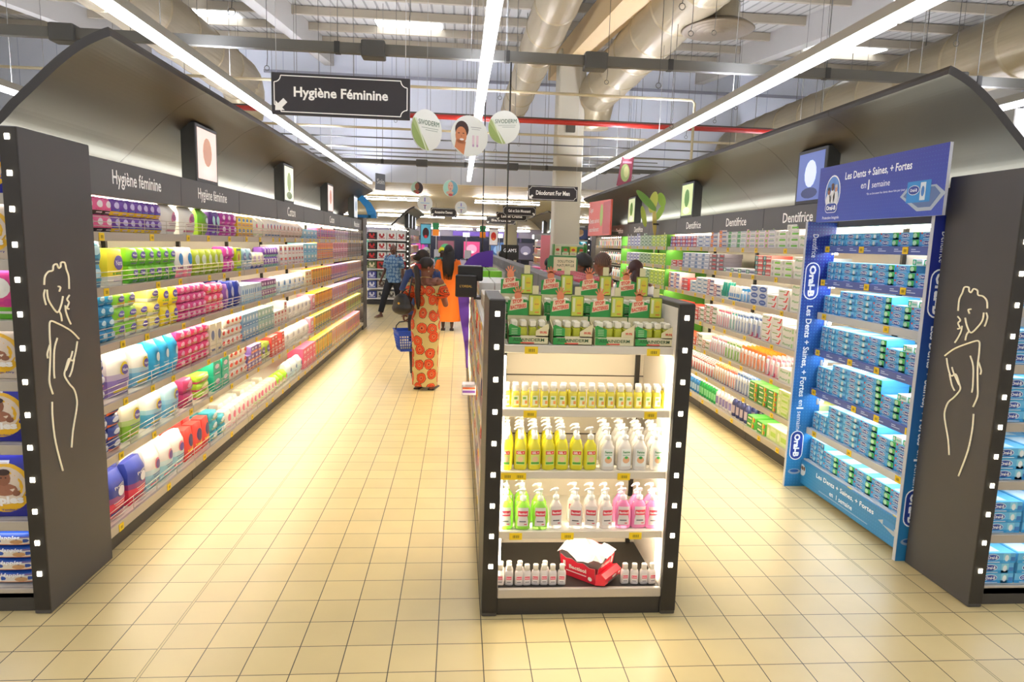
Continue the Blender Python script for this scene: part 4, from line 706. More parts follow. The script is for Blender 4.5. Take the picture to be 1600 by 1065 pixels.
            if st == 'G': mb.rect(w * .2, w * .495, h * .02, h * .98, M('#35b45a'), f); mb.ell(w * .3, h * .55, w * .09, h * .34, M('#bfeccd'), g, 12); mb.ell(-w * .43, h * .85, w * .04, h * .14, M('#e8463a'), g, 8)
            else: mb.rect(w * .14, w * .34, h * .04, h * .96, M('#8fd8f2'), f); mb.ell(w * .24, h * .5, w * .06, h * .32, M('#f0fafd'), g, 12); mb.rect(w * .36, w * .48, h * .2, h * .6, M('#3f7fc8'), g)
            mb.add([(-w * .44, -d * .42, h + .0006), (w * .1, -d * .42, h + .0006), (w * .1, d * .42, h + .0006), (-w * .44, d * .42, h + .0006)], [(0, 1, 2, 3)], M('#cfeaf6'))
        else:
            mb.rect(-w * .49, -w * .12, h * .08, h * .92, b, f); mb.rect(-w * .08, w * .45, h * .3, h * .62, lg, f); mb.ell(-w * .3, h * .5, w * .1, h * .3, M(st), g, 12); mb.rect(w * .0, w * .4, h * .74, h * .84, M(st), f)
    elif kind == 'card':
        a, b, lg, st = (M(x, R_) for x in col); t = .003
        mb.prism([(-w / 2, 0), (w / 2, 0), (w / 2, h * .96), (w * .3, h), (-w * .3, h), (-w / 2, h * .96)], d * .2, d * .2 + t, a, 'y')
        f = face_y(d * .2 - .001); mb.rect(-w * .49, w * .49, 0.001, h * .22, lg, f); mb.rect(-w * .4, w * .4, h * .84, h * .93, b, f)
        mb.loft([[(x * w * .3 * q, d * .2 - .002 - dd * d * .55, z * h) for x, dd in ((-1, 0), (-.8, 1), (.8, 1), (1, 0))] for z, q in ((.06, .7), (.12, 1), (.7, .8), (.84, .5))], M('#f2f4f6', .12), True)
        for x in ((-.14, .14) if w > .065 else (0,)):
            mb.tube([(x * w, -d * .36, h * .1), (x * w, -d * .38, h * .45), (x * w, -d * .36, h * .62)], .0055, b, 6); mb.box(x * w - .006, x * w + .006, -d * .42, -d * .3, h * .62, h * .78, M('#ffffff'))
    elif kind == 'tube':
        a, b, lg, st = (M(x, R_) for x in col); n = 12; rings = []
        for z, rx, ry in ((0, .8, .8), (.12, .8, .8), (.14, 1, .9), (.6, 1, .6), (.95, 1.02, .12), (1, 1.02, .1)):
            rings.append([(w / 2 * rx * math.cos(2 * PI * j / n), w / 2 * ry * math.sin(2 * PI * j / n), z * h) for j in range(n)])
        mb.loft(rings[:2], b, True); mb.loft(rings[2:], a, True); mb.box(-w * .3, w * .3, -w * .43, -w * .40, h * .25, h * .5, lg)
    elif kind == 'bottle':
        a, cp, lb = (M(x, .2) for x in col[:3]); mb.lathe([(w * .42, 0), (w * .5, .006), (w * .5, h * .55), (w * .42, h * .68), (w * .2, h * .76), (w * .18, h * .8)], a, 14, sy=.72)
        mb.lathe([(w * .23, h * .79), (w * .24, h * .8), (w * .23, h * .99), (w * .2, h)], cp, 12)
        mb.add([(w * .505 * math.sin(t), -w * .505 * .72 * math.cos(t) - .0005, z) for z in (h * .15, h * .5) for t in [-.9 + 1.8 * i / 6 for i in range(7)]], [(i, i + 1, i + 8, i + 7) for i in range(6)], lb)
    me = mb.mesh({'pad': 'pad_packet', 'bag': 'pad_bag'}.get(kind, kind)); PM[k] = me
    return me
ONAME = {'pad': ('pad_packet', 'packet'), 'bag': ('soft_bag', 'bag'), 'box': ('care_carton', 'carton'), 'hair': ('hair_colour_carton', 'carton'), 'tp': ('toothpaste_carton', 'carton'), 'card': ('toothbrush_pack', 'toothbrush pack'), 'tube': ('toothpaste_tube', 'tube'), 'bottle': ('mouthwash_bottle', 'bottle')}
USED = set()
def place(me, name, cat, label, group, x, y, z, rz):
    o = bpy.data.objects.new(name, me); COL.objects.link(o); o.location = (x, y, z); o.rotation_euler = (0, 0, rz)
    o['label'] = label; o['category'] = cat; o['group'] = group
    return o
pr = random.Random(11)
ORD = ('top', 'second', 'third', 'fourth', 'fifth', 'sixth', 'seventh')
def fill(rows, shelves, xfront, s, gond, maxh, endname, farname, names=None, deep=None):
    for i, row in enumerate(rows):
        z0 = shelves[i]
        for bi, b in enumerate(row):
            a, c, kind, desc, short, w, h, st, cs = b
            prev = row[bi - 1][4] if bi else endname; nxt = row[bi + 1][4] if bi + 1 < len(row) else farname
            nm, cat = ONAME[kind]
            if names and kind in names: nm = names[kind]
            label = '%s, %s %s shelf, between %s and %s' % (desc, gond, ORD[i], prev, nxt)
            g2 = gond.split(' ')[0]
            if len(label.split()) > 16: label = '%s, %s %s shelf, between %s and %s' % (desc, g2, ORD[i], prev, nxt)
            if len(label.split()) > 16: label = '%s, %s %s shelf, beside %s' % (desc, g2, ORD[i], prev)
            USED.add(label)
            n = max(1, int((c - a) / w + .35)); ww = (c - a) / n
            if ww < w * .9: n = max(1, n - 1); ww = (c - a) / n
            wu = round(min(w, ww * .985), 3)
            d = {'pad': .13, 'bag': .15, 'box': .2, 'hair': .14, 'tp': .2, 'card': .03, 'tube': .05, 'bottle': .06}[kind]
            rowsd = {'card': 5, 'tube': 3, 'bottle': 3}.get(kind, 1)
            if kind in ('pad', 'bag') and z0 < 1.2 and a < 7: rowsd = 2
            if kind in ('card', 'bottle', 'tube') and a > 6.6: rowsd -= 1
            me = product(kind, wu, d, h, cs)
            for q in range(n):
                sn = st - (1 if (st > 2 and pr.random() < .18) else 0)
                for dr in range(rowsd):
                    for k in range(sn):
                        if dr and k < sn - 1 - (z0 < .7): continue
                        if dr and kind in ('pad', 'bag') and pr.random() < .25: continue
                        y = a + ww * (q + .5) + pr.uniform(-.002, .002); gap = {'card': .045, 'tube': .06, 'bottle': .075}.get(kind, d + .012)
                        x = xfront - s * (d / 2 + .004 + dr * gap + pr.uniform(0, .006))
                        place(me, nm, cat, label, short + ', ' + gond + ' ' + ORD[i] + ' shelf', x, y, z0 + k * (h + .0005) + .0005, (PI / 2 if s > 0 else -PI / 2) + (pr.uniform(-.07, .07) if kind in ('pad', 'bag') else pr.uniform(-.02, .02)))
fill(BL, LS, -1.945, 1, 'hygiene gondola', None, 'dark end panel', 'far end')
fill(BR, RS, 2.785, -1, 'toothpaste gondola', None, 'blue Oral-B display'.replace('Oral-B ', ''), 'green bay')
print('objects after aisle products', len(bpy.data.objects))
# ---------------------------------------------------------------- blue toothpaste display
NAVY = M('#1d2f8f', .4); BLU = M('#1f6fb4', .4); WTX = M('#f4f6fa', .5, 0, .15)
def blue_grad(name, z0, z1, ca, cb):
    m = bpy.data.materials.new(name); m.use_nodes = True; nt, N, L, b = nodes(m)
    tc = N.new('ShaderNodeTexCoord'); sp = N.new('ShaderNodeSeparateXYZ'); L.new(tc.outputs['Object'], sp.inputs[0])
    mr = N.new('ShaderNodeMapRange'); L.new(sp.outputs[2], mr.inputs[0]); mr.inputs[1].default_value = z0; mr.inputs[2].default_value = z1
    cr = N.new('ShaderNodeValToRGB'); cr.color_ramp.elements[0].color = hexc(ca); cr.color_ramp.elements[1].color = hexc(cb); L.new(mr.outputs[0], cr.inputs[0])
    ck = N.new('ShaderNodeTexVoronoi'); ck.inputs['Scale'].default_value = 42; ck.inputs['Randomness'].default_value = 0; L.new(tc.outputs['Object'], ck.inputs['Vector'])
    lt = N.new('ShaderNodeMath'); lt.operation = 'LESS_THAN'; L.new(ck.outputs[0], lt.inputs[0]); lt.inputs[1].default_value = .22
    ml = N.new('ShaderNodeMath'); ml.operation = 'MULTIPLY'; L.new(lt.outputs[0], ml.inputs[0]); ml.inputs[1].default_value = .25
    mx = N.new('ShaderNodeMix'); mx.data_type = 'RGBA'; L.new(ml.outputs[0], mx.inputs[0]); L.new(cr.outputs[0], mx.inputs[6]); mx.inputs[7].default_value = hexc('#5fa8e0')
    L.new(mx.outputs[2], b.inputs['Base Color']); b.inputs['Roughness'].default_value = .4
    return m
BG = blue_grad('blue_display_print', .2, 1.6, '#2f86c4', '#22308f'); BG2 = blue_grad('blue_header_print', 2.0, 2.45, '#3550b8', '#262f96')
root = empty('toothpaste_display', (0, 0, 0), label='blue branded toothpaste display built into the gondola beside the dark end panel', cat='display')
def oral_logo(mb, cx, cy, r, f1, f2, f3, rot=0, wd=1.0):
    """capsule logo; long axis along the text"""
    def cap(a, b):
        pts = []
        for k in range(9): t = -PI / 2 + PI * k / 8; pts.append((a + b * math.cos(t), b * math.sin(t)))
        for k in range(9): t = PI / 2 + PI * k / 8; pts.append((-a + b * math.cos(t), b * math.sin(t)))
        c, q = math.cos(rot), math.sin(rot)
        return [(cx + x * c - y * q, cy + x * q + y * c) for x, y in pts]
    mb.poly(cap(r * 1.25 * wd, r), WTX, f1); mb.poly(cap(r * 1.22 * wd, r * .88), M('#24409c'), f2)
    mb.text('Oral-B', cx, cy, r * .95, WTX, f3, .05, width=r * 3.5 * wd, rot=rot)
for y, x0, x1, nm in ((4.845, 2.565, 2.79, 'far'), (3.592, 2.63, 2.79, 'near')):
    o = MB().box(x0, x1, y - .012, y + .012, 0, 2.035, BG).build('side_board', root)
    MB().box(x0 - .003, x0, y - .013, y + .013, 0, 2.036, M('#c8ccd8', .4)).build('board_edge', o)
    f = lambda e: (lambda a, b: (a, y - .0125 - e, b)); mb = MB(); cx = (2.634 if nm == 'far' else 2.70)
    mb.text('Dentifrice', cx, 1.86, .042, WTX, f(.001), .0, width=.17, rot=-PI / 2)
    mb.build('lettering', o); mb = MB(); oral_logo(mb, cx, 1.60, .056, f(.001), f(.0018), f(.0026), -PI / 2, 1.2)
    mb.build('logo', o); mb = MB(); mb.text('Les Dents + Saines, + Fortes', cx, 1.065, .055, WTX, f(.001), .02, width=.70, rot=-PI / 2)
    mb.text('en', cx, .665, .026, WTX, f(.001), 0, rot=-PI / 2); mb.text('1', cx, .625, .055, WTX, f(.001), .04, rot=-PI / 2); mb.text('semaine', cx, .515, .034, WTX, f(.001), 0, width=.17, rot=-PI / 2)
    mb.build('lettering', o); mb = MB(); oral_logo(mb, cx, .33, .052, f(.001), f(.0018), f(.0026), -PI / 2)
    mb.build('logo', o); mb = MB(); mb.ell(cx, .12, .05, .022, M('#9fb0c8'), f(.001)); mb.ell(cx, .125, .035, .012, M('#2a5fa8'), f(.002))
    mb.build('picture', o)
# base banner
o = MB().box(2.69, 2.705, 3.61, 4.83, .03, .22, BG).build('base_banner', root)
f = face_mx(2.6895, 4.26); f2 = face_mx(2.6888, 4.26); mb = MB()
mb.text('Les Dents + Saines, + Fortes', 0, .165, .04, WTX, f, .012, width=.7); mb.text('en  1 semaine', -.02, .10, .035, WTX, f, .01, width=.28); mb.rect(-.3, .3, .06, .068, M('#8fb0d8'), f); mb.build('lettering', o); mb = MB()
mb.ell(-.55, .14, .045, .045, M('#dfe8f4'), f); 
for k, a in enumerate((-.575, -.55, -.525)): mb.ell(a, .155, .012, .018, M('#6a4432'), f2, 8)
mb.build('team_picture', o); mb = MB(); mb.poly([(.40, .14), (.56, .10), (.62, .13), (.47, .17)], M('#b8c4d4'), f); mb.rect(.45, .56, .13, .17, M('#3f8fd0'), f2); mb.build('pack_picture', o)
# header sign
o = MB().prism([(3.49, 2.03), (4.79, 2.03), (4.79, 2.415), (3.49, 2.415)], 2.60, 2.618, BG2, 'x', M('#c8ccd8')).build('header_sign', root)
f = face_mx(2.5995, 4.14); f2 = face_mx(2.5988, 4.14); f3 = face_mx(2.598, 4.14); f4 = face_mx(2.5972, 4.14); mb = MB()
mb.text('Les Dents + Saines, + Fortes', .02, 2.325, .058, WTX, f, .018, width=.68); mb.text('en', -.10, 2.245, .03, WTX, f, 0); mb.text('1', -.045, 2.25, .062, WTX, f, .03); mb.text('semaine', .08, 2.245, .036, WTX, f, .0, width=.18)
mb.text('*En se brossant les dents deux fois par jour', .13, 2.19, .018, WTX, f, 0, width=.38); mb.build('lettering', o); mb = MB(); mb.text('Protection Integrale', -.46, 2.055, .026, WTX, f, .01, width=.21); mb.build('lettering', o); mb = MB()
mb.ell(-.46, 2.225, .095, .125, WTX, f, 24); mb.ell(-.46, 2.225, .087, .115, M('#5f8fd8'), f2, 24)
for a, sk, hr, dz in ((-.505, '#8a5236', '#2a1d1a', -.005), (-.46, '#5f3a26', '#5f3a26', .02), (-.415, '#c89878', '#b8b8bc', .01)):
    mb.ell(a, 2.18 + dz, .032, .055, M('#f4f6fa'), f3, 12); mb.ell(a, 2.245 + dz, .017, .024, M(sk), f4, 10); mb.ell(a, 2.262 + dz, .018, .012, M(hr), face_mx(2.5966, 4.14), 10)
oral_logo(mb, -.46, 2.125, .034, f4, face_mx(2.5966, 4.14), face_mx(2.596, 4.14))
mb.build('team_picture', o); mb = MB()
mb.poly([(.28, 2.15), (.34, 2.20), (.58, 2.20), (.66, 2.15), (.56, 2.06), (.44, 2.06)], M('#aebccc'), f); mb.poly([(.31, 2.15), (.36, 2.19), (.57, 2.19), (.62, 2.15), (.55, 2.08), (.45, 2.08)], M('#5a74a8'), f2)
mb.rect(.34, .54, 2.11, 2.23, M('#2f8fd8'), f3); mb.ell(.4, 2.18, .05, .028, M('#e8f2fa'), f4, 14); mb.ell(.4, 2.18, .046, .024, M('#24409c'), face_mx(2.5966, 4.14), 14); mb.rect(.455, .50, 2.12, 2.22, M('#e8f2fa'), f4); mb.ell(.478, 2.17, .014, .03, M('#3f7fc8'), face_mx(2.5966, 4.14), 10)
mb.text('Oral-B', .4, 2.18, .018, WTX, face_mx(2.596, 4.14), .02, width=.06); mb.build('pack_picture', o)
DS = [1.86, 1.615, 1.365, 1.09, .785, .475, .225]
for i, z in enumerate(DS):
    o = MB().box(2.72, 3.2, 3.61, 4.83, z - .02, z, M('#e9edf2')).build('shelf', root)
    strip = i in (0, 1, 3, 4)
    l = MB().bbox(2.70, 2.72, 3.61, 4.83, z - .048, z + .004, M('#4a5fa8' if strip else '#c4c8cc', .4), .003).build('shelf_lip', o)
    if strip:
        mb = MB()
        for k in range(8): mb.rect(-.58 + k * .16, -.50 + k * .16, z - .03, z - .024, M('#b8c8e8'), face_mx(2.6995, 4.23)); mb.rect(-.58 + k * .16, -.54 + k * .16, z - .018, z - .012, M('#b8c8e8'), face_mx(2.6995, 4.23))
        mb.build('strip_print', l)
    if i < 6: MB().box(2.75, 2.78, 3.63, 4.8, z - .04, z - .022, M('#f4f8ff', .5, 0, 16)).build('shelf_light', o)
    for y in ((4.72, 4.3, 3.85), (4.74, 4.2, 3.83), (4.68, 3.95), (4.72, 4.3, 4.0, 3.62), (4.72, 4.2, 3.95, 3.64), (4.66, 4.2, 3.68), (4.15, 3.66))[i]: ptag(o, 2.699, y + .05, z - .022, '-x')
# its cartons: far columns are narrow, then wide blue ones, then green tipped ones
counts = [(2, 2, 2, 2, 2, 2, 2), (3, 3, 3, 3, 3, 3, 2), (3, 3, 4, 4, 4, 3, 3), (4, 4, 4, 4, 4, 3, 3), (4, 4, 5, 5, 5, 3, 3), (3, 3, 5, 5, 5, 4, 4), (4, 4, 3, 3, 3, 3, 3)]
CW = [.10, .10, .195, .195, .195, .195, .195]
oc = ['6ac0ee 3f8fd0 2a4fa8 O', '58b0e8 3f8fd0 2a4fa8 G']
for i, z in enumerate(DS):
    y = 4.815
    for c_, n in enumerate(counts[i]):
        wd = CW[c_]; g = c_ >= 4 or (i == 6 and c_ >= 2); me = product('tp', wd - .004, .19, .044, oc[1] if g else oc[0])
        for dr in range(2 if z < 1.2 else 1):
            for k in range(n - (1 if dr else 0)):
                lb = ('%s toothpaste carton on the blue display, %s shelf, %s' % ('short end-on blue' if c_ < 2 else 'blue and green' if g else 'long pale blue', ('top', 'second', 'third', 'fourth', 'fifth', 'sixth', 'lowest')[i], 'by the lettered far board' if c_ < 2 else 'middle stacks' if not g else 'by the near board'))
                place(me, 'blue_toothpaste_carton', 'carton', lb, 'display cartons, %s shelf, %s' % (ORD[i], 'end-on' if c_ < 2 else 'green' if g else 'blue'), 2.73 + .097 + dr * .2 + pr.uniform(0, .006), y - wd / 2 + pr.uniform(-.001, .001), z + .0005 + k * .0445, -PI / 2)
        y -= wd
    if i in (1, 2, 3, 4, 5):      # small white and green cartons lying over the near stacks
        for q in range(2):
            me = product('tp', .085, .17, .04, 'eafaf2 35c08a 8fd8c0 ffffff')
            place(me, 'blue_toothpaste_carton', 'carton', 'small white and green carton lying on top of the near stacks, display %s shelf' % ORD[i], 'small green cartons on the display', 2.73 + .09, 3.86 - q * .1 - .03, z + .0012 + counts[i][5] * .0445, -PI / 2)
# cartons on the end gondola facing the cross aisle (x from 2.77)
ES = [1.84, 1.565, 1.28, .98, .672, .383, .10]
me = product('tp', .197, .22, .056, oc[0])
for i, z in enumerate(ES):
    n = (3, 3, 3, 4, 3, 3, 3)[i]
    for c_ in range(5):
        for dr in range(2 if i > 2 else 1):
            for k in range(n):
                place(me, 'end_toothpaste_carton', 'carton', 'light blue toothpaste carton on the end gondola with the line drawing, %s shelf' % ORD[i], 'end gondola cartons, %s shelf' % ORD[i], 2.865 + .21 * c_ + pr.uniform(-.003, .003), 3.06 + .06 + .11 + dr * .225, z + .0005 + k * .057, pr.uniform(-.02, .02))
# diaper packs on the other end gondola (x from -1.975 toward -2.97)
def diaper(w, h, d, txt, c0='#2a2f9f', ring='#f2c02a'):
    mb = MB(); a = M(c0, .3); F = pillow(mb, w, d, h, lambda u, v: a, 10, .72)
    mb.ell(w * .12, h * .5, w * .36, h * .40, M(ring, .35), F(), 22, 3); mb.ell(w * .14, h * .54, w * .27, h * .30, M('#e8d8c8'), F(.002), 20, 2)
    mb.ell(w * .14, h * .66, w * .09, h * .12, M('#8a5a44'), F(.003), 12, 1); mb.ell(w * .14, h * .48, w * .17, h * .10, M('#9a6650'), F(.0028), 12, 1); mb.ell(w * .14, h * .755, w * .085, h * .05, M('#3a2620'), F(.0034), 12, 1)
    for sg in (-1, 1): mb.ell(w * .14 + sg * w * .03, h * .67, w * .012, h * .012, M('#1f1410'), F(.0038), 6); mb.ell(w * (.14 + sg * .15), h * .42, w * .05, h * .05, M('#8a5a44'), F(.0032), 8)
    if txt: mb.text(txt, w * .06, h * .30, h * .17, M('#ffffff'), F(.004), .05, width=w * .62)
    if txt: mb.text('Tender-Dry', w * .22, h * .14, h * .045, M('#3f3fa8'), F(.004), .02, width=w * .3)
    mb.rect(-w * .4, w * .2, h * .88, h * .93, M('#e8ecf8'), F(), 4)
    return mb.mesh('diaper_pack')
dz = [(1.955, .27, 0), (1.665, .27, 1), (1.392, .25, 2), (1.115, .26, 1), (.815, .285, 0), (.445, .32, 0)]
for i, (z, h, kd) in enumerate(dz):
    if i == 0: h = .2
    if kd == 2:
        for q, (cs) in enumerate(('d83f8a 6ac02f f3f3ee c8308a', '2a2f9f 3f46b8 f2c02a e8ecf8', 'd83f8a 6ac02f f3f3ee c8308a')):
            place(product('pad', .16 if q == 0 else .3, .2, .235, cs), 'diaper_pack', 'diaper pack', ('pink, green and white baby wipes pack beside the end panel' if q == 0 else 'plain navy pack left of the pink and green wipes' if q == 1 else 'inner pink and green wipes pack behind the panel'), 'packs on the third diaper shelf', (-2.07, -2.31, -2.6)[q], 3.29, z, 0)
        continue
    w = .33; me = diaper(w, h - .015, .24, 'Happies', '#2a2f9f' if kd == 0 else '#e8d9c6', '#f2c02a')
    for q in range(3):
        place(me, 'diaper_pack', 'diaper pack', '%s diaper pack with baby picture, end gondola %s shelf' % ('large navy and yellow' if kd == 0 else 'cream and yellow', ORD[i]), 'diaper packs, %s shelf' % ORD[i], -2.155 - q * .335, 3.30, z + .001, pr.uniform(-.02, .02))
mb = MB(); F = pillow(mb, .24, .16, .062, lambda u, v: M('#2450a8', .3), 8, .7); mb.rect(-.08, .1, .012, .05, M('#f08a2a'), F(), 4); mb.rect(-.075, .095, .016, .046, M('#e8e0d0'), F(.002), 4); mb.text('Happies', -.01, .047, .018, M('#ffffff'), F(.004), .03, width=.11); mb.ell(.03, .028, .03, .011, M('#c89a6a'), F(.003), 10)
me = mb.mesh('wipes_pack')
for q in range(3):
    for k in range(4 - (q > 1)):
        place(me, 'wipes_pack', 'wipes pack', 'blue and orange wipes pack in the pile on the lowest diaper shelf', 'wipes packs on the lowest diaper shelf', -2.10 - q * .245 - .008 * (k % 2), 3.27, .112 + k * .063, pr.uniform(-.08, .08))
o = place(me, 'wipes_pack', 'wipes pack', 'blue wipes pack standing on end against the dark end panel', 'wipes packs on the lowest diaper shelf', -1.985, 3.2, .24, 0); o.rotation_euler = (0, PI / 2, .3); o.scale = (.8, .8, .8); o.location = (-2.03, 3.19, .19)
bpy.data.objects.remove(o)
# ---------------------------------------------------------------- hand gel end gondola products
def pmat(h, r=.12, t=.0, al=1): return M(h, r, trans=t, alpha=al)
def part(parent, mb, name): return mb.build(name, parent)
def pump_proto(col, kind, label, cap='#f1efe8'):
    """pump bottle: body (> label), pump"""
    t = empty('pump_bottle', (0, 0, 0), label=label, cat='bottle'); gel = pmat(col, .12, .12); b = MB()
    n = 20; H = .135
    if kind == 'round': rings = [(.0, .026, .018), (.005, .030, .021), (.08, .030, .021), (.102, .026, .019), (.12, .014, .013), (.128, .011, .011)]
    elif kind == 'oval': rings = [(.0, .030, .017), (.006, .035, .021), (.06, .036, .022), (.095, .033, .02), (.115, .02, .015), (.128, .011, .011)]
    else: rings = [(.0, .027, .018), (.005, .031, .021), (.05, .030, .02), (.095, .029, .02), (.112, .018, .014), (.128, .011, .011)]
    def sup(rx, ry, z): return [(rx * abs(math.cos(a)) ** .7 * (1 if math.cos(a) > 0 else -1), ry * abs(math.sin(a)) ** .7 * (1 if math.sin(a) > 0 else -1), z) for a in [2 * PI * j / n for j in range(n)]]
    b.loft([sup(rx, ry, z) for z, rx, ry in rings], gel, True); body = b.build('body', t)
    p = MB(); cp = M(cap, .3); p.lathe([(.013, .126), (.0145, .128), (.014, .143), (.008, .146), (.0045, .15), (.0045, .168)], cp, 14)
    p.loft([[(x, y, z) for x, y in ((-.009, -.007), (.009, -.007), (.009, .007), (-.009, .007))] for z in (.165, .176)], cp, False)
    p.tube([(0, 0, .172), (-.02, -.008, .173), (-.032, -.012, .166)], [.006, .005, .0035], cp, 8); p.build('pump', t)
    l = MB()
    def LF(e): return lambda a, z: (a, -(.0215 + e) * (1 - min(1, abs(a) / .034) ** 3.2) ** .45 - .0004, z)
    if kind == 'round':
        l.rect(-.02, .02, .022, .086, M('#d8e27a'), LF(.0006), 6); l.rect(-.019, .019, .066, .080, M('#e2453a'), LF(.001), 6); l.text('GEL +', 0, .073, .009, M('#ffffff'), LF(.0016), .03, width=.03); l.ell(0, .046, .013, .012, M('#f0c89a'), LF(.0012), 12); l.rect(-.018, .018, .026, .034, M('#4fa83a'), LF(.001), 6)
    elif kind == 'sq':
        l.rect(-.022, .022, .018, .092, M('#f2f3ee'), LF(.0006), 6); l.text('Femme', 0, .078, .011, M('#2f8a4a'), LF(.0012), .03, width=.032); l.ell(0, .045, .016, .014, M('#e8b48a'), LF(.001), 12); l.ell(0, .055, .008, .006, M('#3fa04a'), LF(.0014), 10); l.rect(-.016, .016, .064, .067, M('#8ab89a'), LF(.001), 4)
    else:
        l.rect(-.024, .024, .018, .10, M('#f6f0ee', .3, trans=.2), LF(.0005), 6); l.rect(-.022, .022, .062, .085, M('#d8344a'), LF(.001), 6); l.text('Bactisol', 0, .0735, .010, M('#ffffff'), LF(.0016), .03, width=.037); l.rect(-.016, .014, .036, .041, M('#6a6a70'), LF(.001), 4); l.rect(.006, .018, .024, .028, M('#d8344a'), LF(.001), 2)
    l.build('label', body)
    return t
def clone(t, x, y, z, rz, label, group):
    c = copy_tree(t); c.location = (x, y, z); c.rotation_euler = (0, 0, rz); c['label'] = label; c['group'] = group; return c
def row(proto, xs, y, z, label, group, dr=1, gap=.06, miss=(), sc=None):
    first = True
    for r_ in range(dr):
        for i, x in enumerate(xs):
            if (i, r_) in miss: continue
            c = clone(proto, x + pr.uniform(-.003, .003) + r_ * .006, y + r_ * gap + pr.uniform(-.003, .003), z, pr.uniform(-.2, .2), label, group)
            if sc: c.scale = sc
yp = pump_proto('#f4ea3c', 'round', 'x'); wp = pump_proto('#fbf4ea', 'sq', 'x'); gp = pump_proto('#a6ec4a', 'oval', 'x', '#e8f2d8'); cp_ = pump_proto('#fbeee4', 'sqb', 'x'); kp = pump_proto('#f78fc0', 'oval', 'x', '#f6dce8')
xs = [.245 + .069 * k for k in range(7)]
row(yp, xs, 3.13, .7205, 'yellow gel pump bottle in the rows on the third glowing shelf', 'yellow gel pump bottles', 4, .07, ((5, 2), (6, 1), (6, 2), (6, 3), (5, 3)), (1.08, 1.08, 1.2))
row(wp, [.745 + .082 * k for k in range(4)], 3.13, .7205, 'clear pump bottle with white label and green lettering, beside the yellow gels', 'clear pump bottles beside the yellow gels', 4, .075, (), (1.12, 1.1, 1.2))
row(gp, [.25, .335, .42], 3.13, .4155, 'lime green hand wash pump bottle on the fourth glowing shelf', 'lime pump bottles', 3, .08, ((2, 2),), (1.1, 1.1, 1.15))
row(cp_, [.50, .60, .68, .755], 3.14, .4155, 'clear pump bottle with red label, between the lime and pink ones', 'clear red-label pump bottles', 2, .08, ((0, 1),), (1.1, 1.1, 1.15))
row(kp, [.84, .92, .995], 3.14, .4155, 'bright pink hand wash pump bottle on the fourth glowing shelf', 'pink pump bottles', 2, .08, (), (1.15, 1.1, 1.15))
for p in (yp, wp, gp, cp_, kp):
    for o in list(p.children_recursive) + [p]: bpy.data.objects.remove(o)
def flat_proto(gel, h=.10, capw=.013, sanit=False):
    t = empty('gel_bottle', (0, 0, 0), label='x', cat='bottle'); n = 18; b = MB()
    def sup(rx, ry, z): return [(rx * abs(math.cos(a)) ** .6 * (1 if math.cos(a) > 0 else -1), ry * abs(math.sin(a)) ** .6 * (1 if math.sin(a) > 0 else -1), z) for a in [2 * PI * j / n for j in range(n)]]
    b.loft([sup(.019, .012, 0), sup(.021, .014, .004), sup(.021, .014, h * .58), sup(.018, .012, h * .68), sup(.010, .009, h * .74)], pmat(gel, .12, .12), True); body = b.build('body', t)
    c = MB(); c.loft([sup(capw, capw * .8, h * .72), sup(capw, capw * .8, h * .97), sup(capw * .85, capw * .7, h)], M('#f2ece0', .3), True); c.build('cap', t)
    l = MB(); f = face_y(-.0146); g = face_y(-.0152)
    if sanit: l.rect(-.013, .013, h * .1, h * .52, M('#e8ecc0'), f); l.rect(.0, .012, h * .16, h * .3, M('#e89a4a'), g); l.rect(-.01, .006, h * .36, h * .46, M('#7fb04a'), g)
    else: l.rect(-.014, .014, h * .12, h * .5, M('#f2e6e0'), f); l.rect(-.013, .013, h * .3, h * .45, M('#ee5a70'), g); l.text('Bactisol', 0, h * .375, .006, M('#ffffff'), face_y(-.0158), .02, width=.022); l.rect(-.01, .01, h * .16, h * .19, M('#5a5a60'), g)
    l.build('label', body); return t
sp_ = flat_proto('#f4e650', .112, .015, True); sb = flat_proto('#f6ece6', .105)
row(sp_, [.235 + .0465 * k for k in range(18)], 3.14, 1.0285, 'small yellow sanitizer bottle with pale cap in the long row on the second glowing shelf', 'small yellow sanitizer bottles', 2, .045)
row(sb, [.232, .276, .322, .362, .408, .450, .492, .536], 3.10, .1355, 'small clear gel bottle with pink label standing left of the torn red box', 'small clear bottles beside the torn box', 1)
row(sb, [.235, .28, .33, .455], 3.135, .1355, 'small clear gel bottle behind the front row, left of the torn red box', 'small clear bottles in the second row', 1)
row(sb, [.855, .905, .955, .995], 3.10, .1355, 'small clear gel bottle with pink label standing right of the torn red box', 'small clear bottles near the glowing side wall', 1)
for p in (sp_, sb):
    for o in list(p.children_recursive) + [p]: bpy.data.objects.remove(o)
